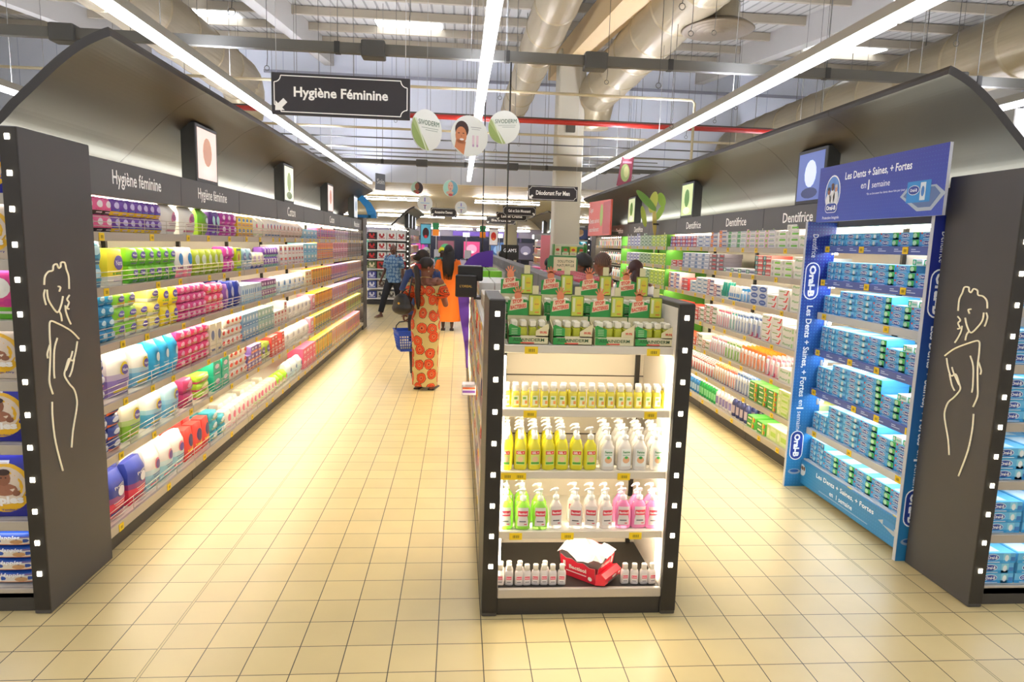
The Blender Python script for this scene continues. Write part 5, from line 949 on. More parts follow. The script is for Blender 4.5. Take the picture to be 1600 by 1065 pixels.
# torn red box
t = empty('torn_carton', (.68, 3.20, .136), -.72, label='torn open red and white lettered display box lying on the black base shelf', cat='carton')
RED = M('#d4263a', .4); W2 = M('#f6efe6', .5); CARD = M('#d8c4a8', .6)
mb = MB(); L_, W_, th = .20, .15, .003
def wall(pts, a, b):
    """upright card wall from a to b with a jagged top given as heights"""
    n = len(pts); vs = []; 
    for k, hgt in enumerate(pts):
        x = a[0] + (b[0] - a[0]) * k / (n - 1); y = a[1] + (b[1] - a[1]) * k / (n - 1); ox = (b[1] - a[1]); oy = -(b[0] - a[0]); l = math.hypot(ox, oy); ox, oy = ox / l, oy / l; lean = .16 * hgt
        vs += [(x, y, 0), (x + ox * lean, y + oy * lean, hgt)]
    mb.add(vs, [(2 * k, 2 * k + 2, 2 * k + 3, 2 * k + 1) for k in range(n - 1)], RED)
    mb.add([(p[0] - (b[1] - a[1]) * .02, p[1] + (b[0] - a[0]) * .02, p[2]) for p in vs], [(2 * k, 2 * k + 1, 2 * k + 3, 2 * k + 2) for k in range(n - 1)], W2)
wall((.13, .135, .125, .12, .11, .115, .10), (-L_ / 2, -W_ / 2), (-L_ / 2 + .001, W_ / 2)) if False else None
wall((.115, .10, .105, .092, .10, .085, .09), (-L_ / 2, -W_ / 2), (L_ / 2, -W_ / 2))
wall((.09, .10, .115, .12, .125, .13), (L_ / 2, -W_ / 2), (L_ / 2, W_ / 2))
wall((.13, .14, .135, .145, .14, .135), (L_ / 2, W_ / 2), (-L_ / 2, W_ / 2))
wall((.135, .14, .13, .125, .12, .115), (-L_ / 2, W_ / 2), (-L_ / 2, -W_ / 2))
mb.box(-L_ / 2, L_ / 2, -W_ / 2, W_ / 2, 0, .003, RED); mb.build('box_body', t)
mb = MB(); rr = random.Random(5); n = 8; grid = [[(-L_ * .6 + L_ * 1.2 * i / n, -W_ * .62 + W_ * 1.24 * j / n, .135 + .022 * rr.random() + .02 * math.sin(i * 1.1) - (.03 if j in (0, n) or i in (0, n) else 0)) for i in range(n + 1)] for j in range(n + 1)]
mb.add([p for r_ in grid for p in r_], [(j * (n + 1) + i, j * (n + 1) + i + 1, (j + 1) * (n + 1) + i + 1, (j + 1) * (n + 1) + i) for j in range(n) for i in range(n)], W2); mb.build('torn_lining', t)
mb = MB(); mb.loft([[(L_ * .5 + .002, y, .004), (L_ * .5 + .055, y, .02), (L_ * .5 + .06, y, .055), (L_ * .5 + .035, y, .072), (L_ * .5 + .004, y, .06)] for y in (-W_ * .56, W_ * .5)], RED, False); mb.build('front_flap', t)
mb = MB(); fx = lambda a, b: (L_ * .5 + .0615 + (b - .04) * .13 * 0 - .0 + (b - .02) * .14 - .0025, a, b); mb.rect(-.06, .055, .024, .034, M('#5a5a58'), fx); mb.ell(.0, .046, .022, .007, W2, fx, 10); mb.ell(.05, .046, .008, .007, W2, fx, 10)
fy = lambda a, b: (a, -W_ / 2 - .162 * b - .0015, b); mb.text('Bactisol', .0, .06, .022, W2, fy, .03, width=.10); mb.rect(-.07, .05, .03, .035, W2, fy); mb.ell(.07, .025, .012, .012, W2, fy, 10); mb.rect(-.085, -.07, .05, .085, W2, fy); mb.build('print_pattern', t)
mb = MB(); fx2 = lambda a, b: (L_ / 2 + .16 * b + .0015, a, b); mb.text('Bactisol', -.01, .098, .022, W2, fx2, .03, width=.085); mb.rect(.045, .06, .08, .115, W2, fx2); mb.build('front_lettering', t)
# hand sanitizer display boxes
GRN = M('#2f9440', .4); TAN = M('#e6dcae', .45)
def hand_shape(cx, cz, s):
    out = []
    for k, (a, l) in enumerate(((2.35, .8), (1.95, 1.0), (1.6, 1.05), (1.25, .98), (.72, .75))):
        bx, bz = cx + s * .42 * math.cos(a), cz + s * .42 * math.sin(a); ex, ez = cx + s * (.42 + l * .75) * math.cos(a), cz + s * (.42 + l * .75) * math.sin(a); dx, dz_ = -math.sin(a) * s * .1, math.cos(a) * s * .1
        out.append([(bx - dx, bz - dz_), (ex - dx * .8, ez - dz_ * .8), (ex + math.cos(a) * s * .07, ez + math.sin(a) * s * .07), (ex + dx * .8, ez + dz_ * .8), (bx + dx, bz + dz_)])
    return out
def tray_proto():
    t = empty('sanitizer_tray', (0, 0, 0), label='x', cat='display box'); W = .185; D = .135
    b = MB(); b.prism([(-D / 2, .0), (D / 2, 0), (D / 2, .09), (-D / 2, .062)], -W / 2, -W / 2 + .003, TAN, 'x'); b.prism([(-D / 2, .0), (D / 2, 0), (D / 2, .09), (-D / 2, .062)], W / 2 - .003, W / 2, TAN, 'x')
    b.box(-W / 2, W / 2, -D / 2, D / 2, 0, .003, TAN); b.box(-W / 2, W / 2, D / 2 - .003, D / 2, 0, .105, TAN)
    b.box(-W / 2, W / 2, -D / 2, -D / 2 + .003, 0, .036, TAN)
    b.prism([(-W / 2, .03), (-W / 2 + .055, .03), (-W / 2 + .055, .066), (-W / 2 + .01, .082), (-W / 2, .076)], -D / 2, -D / 2 + .003, GRN, 'y'); b.prism([(W / 2 - .06, .03), (W / 2, .03), (W / 2, .088), (W / 2 - .06, .055)], -D / 2, -D / 2 + .003, TAN, 'y')
    b.build('tray', t)
    f = face_y(-D / 2 - .0012); g = face_y(-D / 2 - .002); p = MB(); p.poly([(-W / 2 + .002, .002), (-W * .12, .002), (-W * .2, .03), (-W / 2 + .002, .03)], GRN, f); p.rect(-W * .42, W * .44, .029, .031, M('#f4efd8'), g)
    p.text('ASSAINIDERM', 0, .019, .013, M('#2a5a30'), g, .01, width=W * .78); p.rect(-W * .2, W * .14, .004, .009, M('#e0503a'), g); p.text('99.9%', W * .36, .05, .010, M('#d8402f'), g, .03, width=.032)
    for k in range(4): p.rect(-W * .43, -W * .28, .042 + k * .007, .044 + k * .007, M('#bfe0b0'), g)
    p.build('print_pattern', t)
    gel = pmat('#cdd23a', .15, .2); capm = M('#f1ead2', .35)
    for r_ in range(2):
        for k in range(4):
            x = -W * .36 + k * W * .235; y = -D * .28 + r_ * .05; q = MB()
            q.bbox(x - .017, x + .017, y - .012, y + .012, .004, .068, gel, .004); q.bbox(x - .015, x + .015, y - .011, y + .013, .069, .094, capm, .004); q.build('small_bottle', t)
    c = MB(); y0 = D / 2 - .004; z0 = .105
    c.prism([(-.092, z0), (.055, z0), (.055, z0 + .05), (-.02, z0 + .068), (-.092, z0 + .062)], y0, y0 + .004, GRN, 'y')
    c.build('topper', t); f = face_y(y0 - .0015); g = face_y(y0 - .0025); h_ = face_y(y0 - .0035)
    c = MB(); sk = M('#e0835a')
    for pg in hand_shape(-.045, z0 + .083, .032): c.prism(pg, y0 - .001, y0 + .003, sk, 'y')
    c.prism([(-.045 + .018 * math.cos(a), z0 + .083 + .02 * math.sin(a)) for a in [2 * PI * j / 10 for j in range(10)]], y0 - .001, y0 + .003, sk, 'y'); c.build('hand_cutout', t)
    c = MB(); c.poly([(-.085, z0 + .018), (-.002, z0 + .032), (-.002, z0 + .056), (-.02, z0 + .054), (-.02, z0 + .074), (-.078, z0 + .066)], M('#f0d8b0'), f); 
    c.text('STOP', -.048, z0 + .059, .016, M('#e0402f'), g, .04, width=.044, rot=.13); c.text('BACTERIES', -.043, z0 + .037, .016, M('#e0402f'), g, .03, width=.074, rot=.15); c.build('lettering', t)
    c = MB(); c.bbox(.006, .068, y0 - .006, y0 - .001, z0 + .0, z0 + .088, M('#6f8a30', .4), .003); c.bbox(.010, .064, y0 - .0075, y0 - .006, z0 + .004, z0 + .084, M('#c8cf4a', .4), .001); c.bbox(.022, .052, y0 - .006, y0 - .001, z0 + .088, z0 + .126, M('#d8d0a0', .4), .003)
    q = face_y(y0 - .0085); c.rect(.014, .026, z0 + .02, z0 + .078, M('#e0e2b0'), q); c.ell(.044, z0 + .05, .015, .024, M('#dcc83a'), q, 12); c.rect(.036, .056, z0 + .012, z0 + .018, M('#e08a3a'), face_y(y0 - .0092)); c.rect(.034, .054, z0 + .046, z0 + .052, M('#c8983a'), face_y(y0 - .0092)); c.build('bottle_cutout', t)
    return t
tp_ = tray_proto()
nx = ('beside the near black post', 'second from the aisle post', 'third along', 'beside the far black post')
for k, x in enumerate((.335, .545, .745, .94)):
    c = clone(tp_, x, 3.185, 1.3372, pr.uniform(-.02, .02), 'STOP BACTERIES display tray in the front row, %s' % nx[k], 'sanitizer display trays'); c.scale = (1.03, 1.05, 1.17)
    c = clone(tp_, x - .025, 3.37, 1.43, pr.uniform(-.02, .02), 'STOP BACTERIES display tray stacked in the rear row, %s' % nx[k], 'sanitizer display trays'); c.scale = (1.03, 1.05, 1.17)
    c = clone(tp_, x - .025, 3.355, 1.3372, pr.uniform(-.02, .02), 'plain sanitizer tray under the rear stacked tray, %s' % nx[k], 'sanitizer display trays'); c.scale = (1.03, 1.05, 1.0)
    for ch in list(c.children):
        if ch.name.split('.')[0] in ('topper', 'hand_cutout', 'lettering', 'bottle_cutout'): bpy.data.objects.remove(ch)
for o in list(tp_.children_recursive) + [tp_]: bpy.data.objects.remove(o)
# ---------------------------------------------------------------- people
def V(*a): return Vector(a)
def capsule(mb, p, r1, q, r2, mat, n=10, sq=1.0):
    p, q = Vector(p), Vector(q); d = (q - p); L_ = d.length; t = d.normalized() if L_ > 1e-6 else V(0, 0, 1)
    u = t.cross(V(0, 1, 0) if abs(t.y) < .9 else V(1, 0, 0)).normalized(); v = t.cross(u); rings = []
    st = [(-r1 * math.cos(a), r1 * math.sin(a)) for a in (.15, .6, 1.1)] + [(0, r1), (L_, r2)] + [(L_ + r2 * math.cos(a), r2 * math.sin(a)) for a in (1.1, .6, .15)]
    for s_, r in st: rings.append([tuple(p + t * s_ + u * r * math.cos(2 * PI * j / n) + v * r * sq * math.sin(2 * PI * j / n)) for j in range(n)])
    mb.loft(rings, mat)
def ellipsoid(mb, c, rx, ry, rz_, mat, n=12, m=8, R=None):
    rings = []
    for k in range(m + 1):
        a = -PI / 2 + PI * (k + .12 * (k == 0) - .12 * (k == m)) / m
        ring = []
        for j in range(n):
            v = V(rx * math.cos(a) * math.cos(2 * PI * j / n), ry * math.cos(a) * math.sin(2 * PI * j / n), rz_ * math.sin(a))
            if R: v = R @ v
            ring.append(tuple(v + Vector(c)))
        rings.append(ring)
    mb.loft(rings, mat)
def fuse(mb, voxel, smooth=2):
    me = mb.mesh('tmp'); o = bpy.data.objects.new('tmp', me); COL.objects.link(o)
    m = o.modifiers.new('r', 'REMESH'); m.mode = 'VOXEL'; m.voxel_size = voxel; m.use_smooth_shade = True
    s = o.modifiers.new('s', 'SMOOTH'); s.iterations = smooth; s.factor = .5
    dg = bpy.context.evaluated_depsgraph_get(); out = bpy.data.meshes.new_from_object(o.evaluated_get(dg)); bpy.data.objects.remove(o); bpy.data.meshes.remove(me)
    for p in out.polygons: p.use_smooth = True
    return out
def hand(mb, w_, d, palm, curl, mat, s=1.0, spread=.0):
    """w_ wrist, d direction of the hand, palm = direction the palm faces; curl 0 straight .. 1 closed"""
    w_, d, palm = Vector(w_), Vector(d).normalized(), Vector(palm); palm = (palm - d * palm.dot(d)).normalized(); side = d.cross(palm)
    for k in (-1, 0, 1): capsule(mb, w_ + side * k * .006 * s, .017 * s, w_ + d * .075 * s + side * k * .022 * s, .014 * s, mat, 8)
    for k, (o_, l) in enumerate(((-.031, .062), (-.011, .074), (.010, .070), (.029, .055))):
        b = w_ + d * .082 * s + side * o_ * s; a = curl * .8 + k * .06; dd = (d * math.cos(a) + palm * math.sin(a) + side * spread * (k - 1.5)).normalized(); m1 = b + dd * l * .5 * s
        capsule(mb, b, .0095 * s, m1, .009 * s, mat, 7); a2 = a + curl * 1.3 + .1; d2 = d * math.cos(a2) + palm * math.sin(a2); m2 = m1 + d2 * l * .45 * s; capsule(mb, m1, .009 * s, m2, .008 * s, mat, 7)
        a3 = a2 + curl * .6; d3 = d * math.cos(a3) + palm * math.sin(a3); capsule(mb, m2, .008 * s, m2 + d3 * l * .28 * s, .007 * s, mat, 7)
    tb = w_ + d * .02 * s - side * .018 * s; td = (d * .6 - side * .7 + palm * (.3 + curl * .5)).normalized(); t1 = tb + td * .042 * s; capsule(mb, tb, .013 * s, t1, .010 * s, mat, 7)
    td2 = (d * .9 - side * .15 + palm * (.3 + curl * .9)).normalized(); capsule(mb, t1, .010 * s, t1 + td2 * .03 * s, .008 * s, mat, 7)
def interp(a, b, t): return Vector(a) * (1 - t) + Vector(b) * t
def person(loc, rz, H, skin, label, sho, elb, wri, hip, kne, ank, headturn=0, nod=0, female=False, curl=(.3, .3), handdir=(None, None), palm=((1, 0, 0), (-1, 0, 0)), voxel=.0075, toes=((0, -1), (0, -1)), full=True):
    """joint lists are (person's right = -x, person's left = +x) in local space, facing -y"""
    root = empty('person', loc, rz, label=label, cat='person'); SM_ = M(skin, .5, name='skin'); mb = MB(); f = 1.0
    zc = H * .925; hc = V(0, -.01, zc); Rz = Matrix.Rotation(headturn, 3, 'Z') @ Matrix.Rotation(nod, 3, 'X')
    def HP(x, y, z): return hc + Rz @ V(x, y, z)
    ellipsoid(mb, HP(0, .012, .022), .072, .092, .092, SM_, 16, 10, Rz); ellipsoid(mb, HP(0, -.022, -.045), .056, .062, .07, SM_, 14, 8, Rz)
    capsule(mb, HP(0, -.082, .012), .009, HP(0, -.1, -.022), .0135, SM_, 8); 
    for sg in (-1, 1):
        ellipsoid(mb, HP(.076 * sg, .012, -.008), .009, .02, .03, SM_, 8, 6, Rz); ellipsoid(mb, HP(.013 * sg, -.090, -.026), .009, .009, .008, SM_, 6, 5, Rz)
        ellipsoid(mb, HP(.036 * sg, -.062, -.02), .024, .02, .022, SM_, 8, 6, Rz)
    ellipsoid(mb, HP(0, -.082, -.058), .024, .012, .008, SM_, 10, 6, Rz); ellipsoid(mb, HP(0, -.080, -.069), .02, .012, .008, SM_, 10, 6, Rz); ellipsoid(mb, HP(0, -.07, -.1), .02, .018, .018, SM_, 8, 6, Rz)
    capsule(mb, (0, .02, H * .82), .056, HP(0, .02, -.06), .050, SM_)
    sr, sl = Vector(sho[0]), Vector(sho[1]); ch = (sr + sl) / 2
    capsule(mb, sr * .6 + ch * .4, .06, sl * .6 + ch * .4, .06, SM_); capsule(mb, (0, .01, H * .83), .05, (0, .01, H * .78), .075, SM_)
    wd = .105 if female else .125
    for x in (-1, 1):
        capsule(mb, (x * .055, 0, ch.z - .05), .085, (x * .045, 0, H * .62), .078 if female else .088, SM_); capsule(mb, (x * .045, 0, H * .62), .08, (x * .06, .005, H * .53), .098, SM_)
        capsule(mb, (x * .06, .03, H * .52), .09, (x * .06, .03, H * .49), .085, SM_)
        if female: ellipsoid(mb, (x * .07, -.085, ch.z - .12), .062, .05, .06, SM_)
    for k in (0, 1):
        s_, e, w_ = Vector(sho[k]), Vector(elb[k]), Vector(wri[k]); 
        ellipsoid(mb, s_, .056, .056, .058, SM_); capsule(mb, s_, .050, interp(s_, e, .5), .044, SM_); capsule(mb, interp(s_, e, .5), .044, e, .036, SM_)
        capsule(mb, e, .036, interp(e, w_, .35), .037, SM_); capsule(mb, interp(e, w_, .35), .037, w_, .023, SM_)
        dd = handdir[k] or (w_ - e); hand(mb, w_, dd, palm[k], curl[k], SM_)
        h_, kn, an = Vector(hip[k]), Vector(kne[k]), Vector(ank[k])
        capsule(mb, h_, .088, interp(h_, kn, .6), .064, SM_); capsule(mb, interp(h_, kn, .6), .064, kn, .052, SM_); capsule(mb, kn, .05, interp(kn, an, .35), .054, SM_); capsule(mb, interp(kn, an, .35), .054, an, .032, SM_)
        tx, ty = toes[k]; l = math.hypot(tx, ty); tx, ty = tx / l, ty / l
        capsule(mb, an - V(tx * .03, ty * .03, an.z * .5 + 0), .033, (an.x + tx * .06, an.y + ty * .06, .04), .028, SM_); capsule(mb, (an.x + tx * .05, an.y + ty * .05, .035), .030, (an.x + tx * .13, an.y + ty * .13, .027), .022, SM_, 10)
        for q in range(5):
            o_ = (q - 2) * .013; capsule(mb, (an.x + tx * .13 - ty * o_, an.y + ty * .13 + tx * o_, .022), .010, (an.x + tx * (.168 - .006 * abs(q - 1)) - ty * o_, an.y + ty * (.168 - .006 * abs(q - 1)) + tx * o_, .018), .008, SM_, 7)
    body = bpy.data.objects.new('body', fuse(mb, voxel)); COL.objects.link(body); body.parent = root
    ey = MB()
    for sg in (-1, 1):
        e = MB(); ellipsoid(e, HP(.031 * sg, -.079, .006), .0135, .007, .0075, M('#f1ece6', .3), 10, 6, Rz); ellipsoid(e, HP(.031 * sg, -.0845, .006), .006, .003, .0065, M('#1c120e', .2), 8, 6, Rz); e.build('eye', root)
        e = MB(); e.tube([HP(.016 * sg, -.0895, .026), HP(.03 * sg, -.0885, .031), HP(.046 * sg, -.078, .027)], .0032, M('#1a1310', .7), 5); e.build('eyebrow', root)
    e = MB(); e.tube([HP(-.022, -.0885, -.062), HP(0, -.0955, -.0635), HP(.022, -.0885, -.062)], .0028, M('#5a2f28', .6), 5); e.build('mouth', root)
    root['_hp'] = 0; del root['_hp']
    return root, HP, Rz
def hair_cap(root, HP, Rz, mat, low=-.03, puff=1.0, front=.35, name='hair'):
    mb = MB(); n = 20; rings = []
    for k in range(9):
        a = PI / 2 - (PI * .62) * k / 8; ring = []
        for j in range(n):
            t = 2 * PI * j / n; x = .082 * puff * math.cos(a) * math.cos(t); y = .102 * puff * math.cos(a) * math.sin(t) + .014; z = .104 * puff * math.sin(a) + .024
            if y < -.03: z = max(z, .062 + front * .0)     # hairline at the forehead
            elif y < .02: z = max(z, .0)
            else: z = max(z, low - .03)
            ring.append(tuple(HP(x, y, z)))
        rings.append(ring)
    mb.loft(rings, mat, True); return mb.build(name, root)
def rings_shell(mb, prof, mat, n=28, fold=0, seed=1, cap=False):
    """prof: (z, cx, cy, rx, ry)"""
    rings = []
    for z, cx, cy, rx, ry in prof:
        t0 = max(0, min(1, (1.1 - z))) * fold
        rings.append([(cx + rx * math.cos(2 * PI * j / n) * (1 + t0 * math.sin(j * 2 * PI / n * 7 + seed)), cy + ry * math.sin(2 * PI * j / n) * (1 + t0 * math.sin(j * 2 * PI / n * 7 + seed)), z) for j in range(n)])
    mb.loft(rings, mat, True, cap)
def print_mat(name, base, motif, line, scale, r=(.12, .2, .36), rough=.7):
    m = bpy.data.materials.new(name); m.use_nodes = True; nt, N, L, b = nodes(m)
    tc = N.new('ShaderNodeTexCoord'); vo = N.new('ShaderNodeTexVoronoi'); vo.inputs['Scale'].default_value = scale; vo.inputs['Randomness'].default_value = .45; vo.voronoi_dimensions = '2D'
    sp = N.new('ShaderNodeSeparateXYZ'); L.new(tc.outputs['Object'], sp.inputs[0]); at = N.new('ShaderNodeMath'); at.operation = 'ARCTAN2'; L.new(sp.outputs[0], at.inputs[0]); L.new(sp.outputs[1], at.inputs[1])
    am = N.new('ShaderNodeMath'); am.operation = 'MULTIPLY'; am.inputs[1].default_value = .165; L.new(at.outputs[0], am.inputs[0]); cb = N.new('ShaderNodeCombineXYZ'); L.new(am.outputs[0], cb.inputs[0]); L.new(sp.outputs[2], cb.inputs[1]); L.new(cb.outputs[0], vo.inputs['Vector'])
    no = N.new('ShaderNodeTexNoise'); no.inputs['Scale'].default_value = scale * 3; L.new(tc.outputs['Object'], no.inputs['Vector'])
    ad = N.new('ShaderNodeMath'); ad.operation = 'MULTIPLY_ADD'; L.new(no.outputs[0], ad.inputs[0]); ad.inputs[1].default_value = .22; L.new(vo.outputs['Distance'], ad.inputs[2])
    cr = N.new('ShaderNodeValToRGB'); cr.color_ramp.interpolation = 'CONSTANT'; e = cr.color_ramp.elements; e[0].position = 0; e[0].color = hexc(line); e[1].position = .15; e[1].color = hexc(motif)
    for p, c in ((.22, base), (.25, line), (.28, motif), (.37, line), (.40, motif), (.50, line), (.54, base)):
        q = e.new(p); q.color = hexc(c)
    L.new(ad.outputs[0], cr.inputs[0]); L.new(cr.outputs[0], b.inputs['Base Color']); b.inputs['Roughness'].default_value = rough
    return m
STAND = dict(hip=((-.085, 0, .80), (.085, 0, .80)), kne=((-.09, -.01, .44), (.09, -.01, .44)), ank=((-.09, .02, .08), (.09, .02, .08)))
def hh(s): return {k: tuple(tuple(c * (s if i == 2 else 1) for i, c in enumerate(p)) for p in v) for k, v in STAND.items()}
# 1. woman in the orange print dress, back to the camera, right hand at her chin
HW = 1.62
r1, HP, Rz = person((-.39, 8.20, 0), PI - .25, HW, '#7d4c39', 'person in an orange and cream print dress with a long ponytail, hand at chin',
    ((-.165, 0, 1.315), (.165, 0, 1.315)), ((-.235, -.03, 1.06), (.225, .03, 1.05)), ((-.12, -.17, 1.27), (.19, -.16, .95)), headturn=-.85, nod=.12, female=True, curl=(.75, .4), handdir=((.25, .05, .9), None), palm=((.3, .9, .1), (-1, 0, 0)), voxel=.007, **hh(.95))
DP = print_mat('orange_print_cloth', '#b8a468', '#d64a14', '#3a1a10', 6.6)
mb = MB(); rings_shell(mb, [(.055, 0, .02, .155, .13), (.30, 0, .02, .158, .135), (.55, 0, .02, .164, .14), (.74, 0, .02, .178, .15), (.84, 0, .02, .182, .152), (.93, 0, .01, .162, .13), (.985, 0, .0, .145, .116), (1.0, 0, 0, .143, .114)], DP, 36, .035); mb.build('skirt', r1)
mb = MB(); rings_shell(mb, [(.90, 0, .0, .178, .142), (.97, 0, 0, .152, .123), (1.05, 0, 0, .143, .118), (1.15, 0, -.005, .156, .13), (1.24, 0, -.01, .172, .132), (1.275, 0, -.005, .19, .125)], DP, 36); mb.build('bodice', r1)
mb = MB(); rings_shell(mb, [(1.20, 0, -.005, .205, .15), (1.215, 0, -.005, .218, .155), (1.25, 0, 0, .222, .142), (1.285, 0, 0, .21, .122)], DP, 40, .0); mb.build('shoulder_frill', r1)
for sg, e in ((-1, (-.235, -.03, 1.06)), (1, (.225, .03, 1.05))):
    a = V(sg * .17, 0, 1.30); e = Vector(e); mb = MB(); mb.tube([a, interp(a, e, .3), interp(a, e, .6), interp(a, e, .66)], [.062, .078, .085, .058], DP, 16); mb.build('sleeve', r1)
HM = M('#1d1412', .6, name='dark_hair'); hair_cap(r1, HP, Rz, HM)
mb = MB(); p0 = HP(.0, .11, .03); mb.tube([p0, p0 + V(.02, .04, -.05), V(.06, .15, 1.33), V(.065, .15, 1.2), V(.06, .14, 1.08), V(.06, .135, 1.0)], [.035, .034, .036, .034, .028, .012], HM, 12); mb.build('ponytail', r1)
mb = MB(); ellipsoid(mb, p0 + V(.005, .022, -.03), .048, .036, .04, M('#8e1624', .7)); mb.build('hair_band', r1)
e = MB(); ellipsoid(e, HP(-.083, .01, -.045), .007, .007, .01, M('#e8dcc0', .2, .6), 8, 5, Rz); e.build('earring', r1)
mb = MB(); mb.tube([(.07 * math.cos(t), .015 + .066 * math.sin(t), 1.375 + .012 * math.sin(t)) for t in [2 * PI * j / 20 for j in range(21)]], .003, M('#e0c878', .3, .8), 5); mb.build('necklace', r1)
for sg in (-1, 1):
    mb = MB(); mb.bbox(sg * .09 - .042, sg * .09 + .042, -.19, .07, .0, .018, M('#241c1a', .6), .006); mb.build('sandal', r1)
# handbag hanging from her left shoulder (local +x)
bag = empty('handbag', (-.39, 8.20, 0), PI - .25, label='black leather handbag hanging at the back of the person in orange print', cat='handbag')
mb = MB(); BL = M('#17161a', .35)
ellipsoid(mb, (.25, .17, 1.06), .115, .06, .13, BL, 16, 10); ellipsoid(mb, (.25, .17, 1.01), .13, .07, .085, BL, 16, 8); mb2 = fuse(mb, .008, 3); o = bpy.data.objects.new('pouch', mb2); COL.objects.link(o); o.parent = bag
mb = MB(); mb.tube([(.17, .17, 1.13), (.165, .12, 1.26), (.175, .02, 1.385), (.21, -.02, 1.37), (.24, .05, 1.24), (.31, .16, 1.14)], .009, BL, 8); mb.build('strap', bag)
mb = MB(); mb.ell(.27, 1.07, .014, .014, M('#d8b04a', .3, .8), lambda a, b: (a, .235, b), 10); mb.build('clasp', bag)
# 2. person in the navy shirt with the basket
r2, HP, Rz = person((-.47, 8.86, 0), PI + .12, 1.70, '#6a4331', 'person in a navy shirt with dark wrapped hair holding a blue basket',
    ((-.17, 0, 1.40), (.17, 0, 1.40)), ((-.21, -.04, 1.12), (.265, .04, 1.13)), ((-.17, -.25, 1.15), (.25, .02, .87)), headturn=-.6, nod=.1, female=False, curl=(.4, .95), handdir=(None, (-.05, -.1, -1)), palm=((1, 0, 0), (-1, 0, 0)), voxel=.0085, **hh(1.0))
SH = M('#2b3f74', .75); mb = MB(); rings_shell(mb, [(.86, 0, .01, .19, .135), (1.0, 0, 0, .18, .13), (1.15, 0, 0, .182, .132), (1.28, 0, 0, .192, .135), (1.37, 0, 0, .18, .115), (1.43, 0, .01, .12, .08), (1.455, 0, .015, .07, .065)], SH, 32); mb.build('shirt', r2)
for sg, e in ((-1, (-.21, -.04, 1.12)), (1, (.265, .04, 1.13))):
    a = V(sg * .165, 0, 1.40); e = Vector(e); mb = MB(); mb.tube([a + V(-sg * .03, 0, .01), a, interp(a, e, .4), interp(a, e, .85), interp(a, e, .9)], [.055, .068, .066, .064, .045], SH, 16); mb.build('sleeve', r2)
TR = M('#27252b', .8); mb = MB()
for sg in (-1, 1): mb.tube([(sg * .075, .01, .92), (sg * .09, 0, .78), (sg * .095, -.01, .45), (sg * .095, .02, .07)], [.10, .105, .082, .062], TR, 16)
me = fuse(mb, .012, 2); o = bpy.data.objects.new('trousers', me); COL.objects.link(o); o.parent = r2
hair_cap(r2, HP, Rz, M('#2a211c', .8), puff=1.08); mb = MB(); ellipsoid(mb, HP(.02, .135, .02), .045, .04, .042, M('#2a211c', .8)); mb.build('hair_bun', r2)
mb = MB(); w_ = V(.251, .022, .895); mb.tube([w_ + V(.0, .01, .012), w_ + V(0, .005, -.01)], .032, M('#d8a83a', .3, .8), 14); mb.build('wrist_watch', r2)
for sg in (-1, 1):
    mb = MB(); mb.bbox(sg * .09 - .045, sg * .09 + .045, -.19, .08, 0, .03, M('#2b2320', .6), .008); mb.build('shoe', r2)
# blue basket: hangs from the curled fingers
bk = Matrix.Rotation(PI + .12, 3, 'Z') @ V(.222, .005, .765) + V(-.47, 8.86, 0)
b0 = empty('shopping_basket', (bk.x, bk.y, bk.z - .385), .3, label='blue plastic shopping basket with lattice sides, hanging from its black handle', cat='basket')
BB = M('#2450c8', .4); mb = MB(); zt, zb = .27, 0
def lat(z): t = z / zt; return (.085 + .045 * t, .115 + .05 * t)
for z0_, z1_ in ((0, .035), (.205, .27)):
    (ax, ay), (bx, by) = lat(z0_), lat(z1_); o_ = .004
    ro = [[(-ax, -ay, z0_), (ax, -ay, z0_), (ax, ay, z0_), (-ax, ay, z0_)], [(-bx, -by, z1_), (bx, -by, z1_), (bx, by, z1_), (-bx, by, z1_)]]
    ri = [[(x * .96, y * .96, z) for x, y, z in r_] for r_ in ro]
    mb.loft(ro, BB, False, False); mb.loft(ri[::-1], BB, False, False); mb.loft([ro[1], ri[1]], BB, False, False)
mb.loft([[(-.085, -.115, 0), (.085, -.115, 0), (.085, .115, 0), (-.085, .115, 0)], [(-.085, -.115, .004), (.085, -.115, .004), (.085, .115, .004), (-.085, .115, .004)]], BB, False)
for side in range(4):
    n = 7
    for k in range(n + 1):
        t = -1 + 2 * k / n; (ax, ay), (bx, by) = lat(.02), lat(.22)
        p, q = ((t * ax, -ay), (t * bx, -by)) if side == 0 else ((t * ax, ay), (t * bx, by)) if side == 1 else ((-ax, t * ay), (-bx, t * by)) if side == 2 else ((ax, t * ay), (bx, t * by))
        mb.tube([(p[0], p[1], .02), (q[0], q[1], .22)], .005, BB, 4)
for z in (.07, .105, .14, .175):
    ax, ay = lat(z); mb.tube([(-ax, -ay, z), (ax, -ay, z), (ax, ay, z), (-ax, ay, z), (-ax, -ay, z)], .005, BB, 4)
ax, ay = lat(.27); mb.tube([(-ax, -ay, .27), (ax, -ay, .27), (ax, ay, .27), (-ax, ay, .27), (-ax, -ay, .27)], .009, BB, 6); mb.build('basket_body', b0)
mb = MB(); mb.tube([(-.13, 0, .265), (-.12, 0, .33), (-.08, 0, .375), (0, 0, .385), (.08, 0, .375), (.12, 0, .33), (.13, 0, .265)], .008, M('#26262a', .5), 8); mb.build('basket_handle', b0)
pk = MB(); pk.bbox(-.06, .06, -.07, .07, 0, .12, M('#f3efe6', .4), .01); pk.build('goods_packet', loc=(bk.x, bk.y, bk.z - .38), rz=.5, label='white packet lying inside the blue shopping basket', cat='packet')
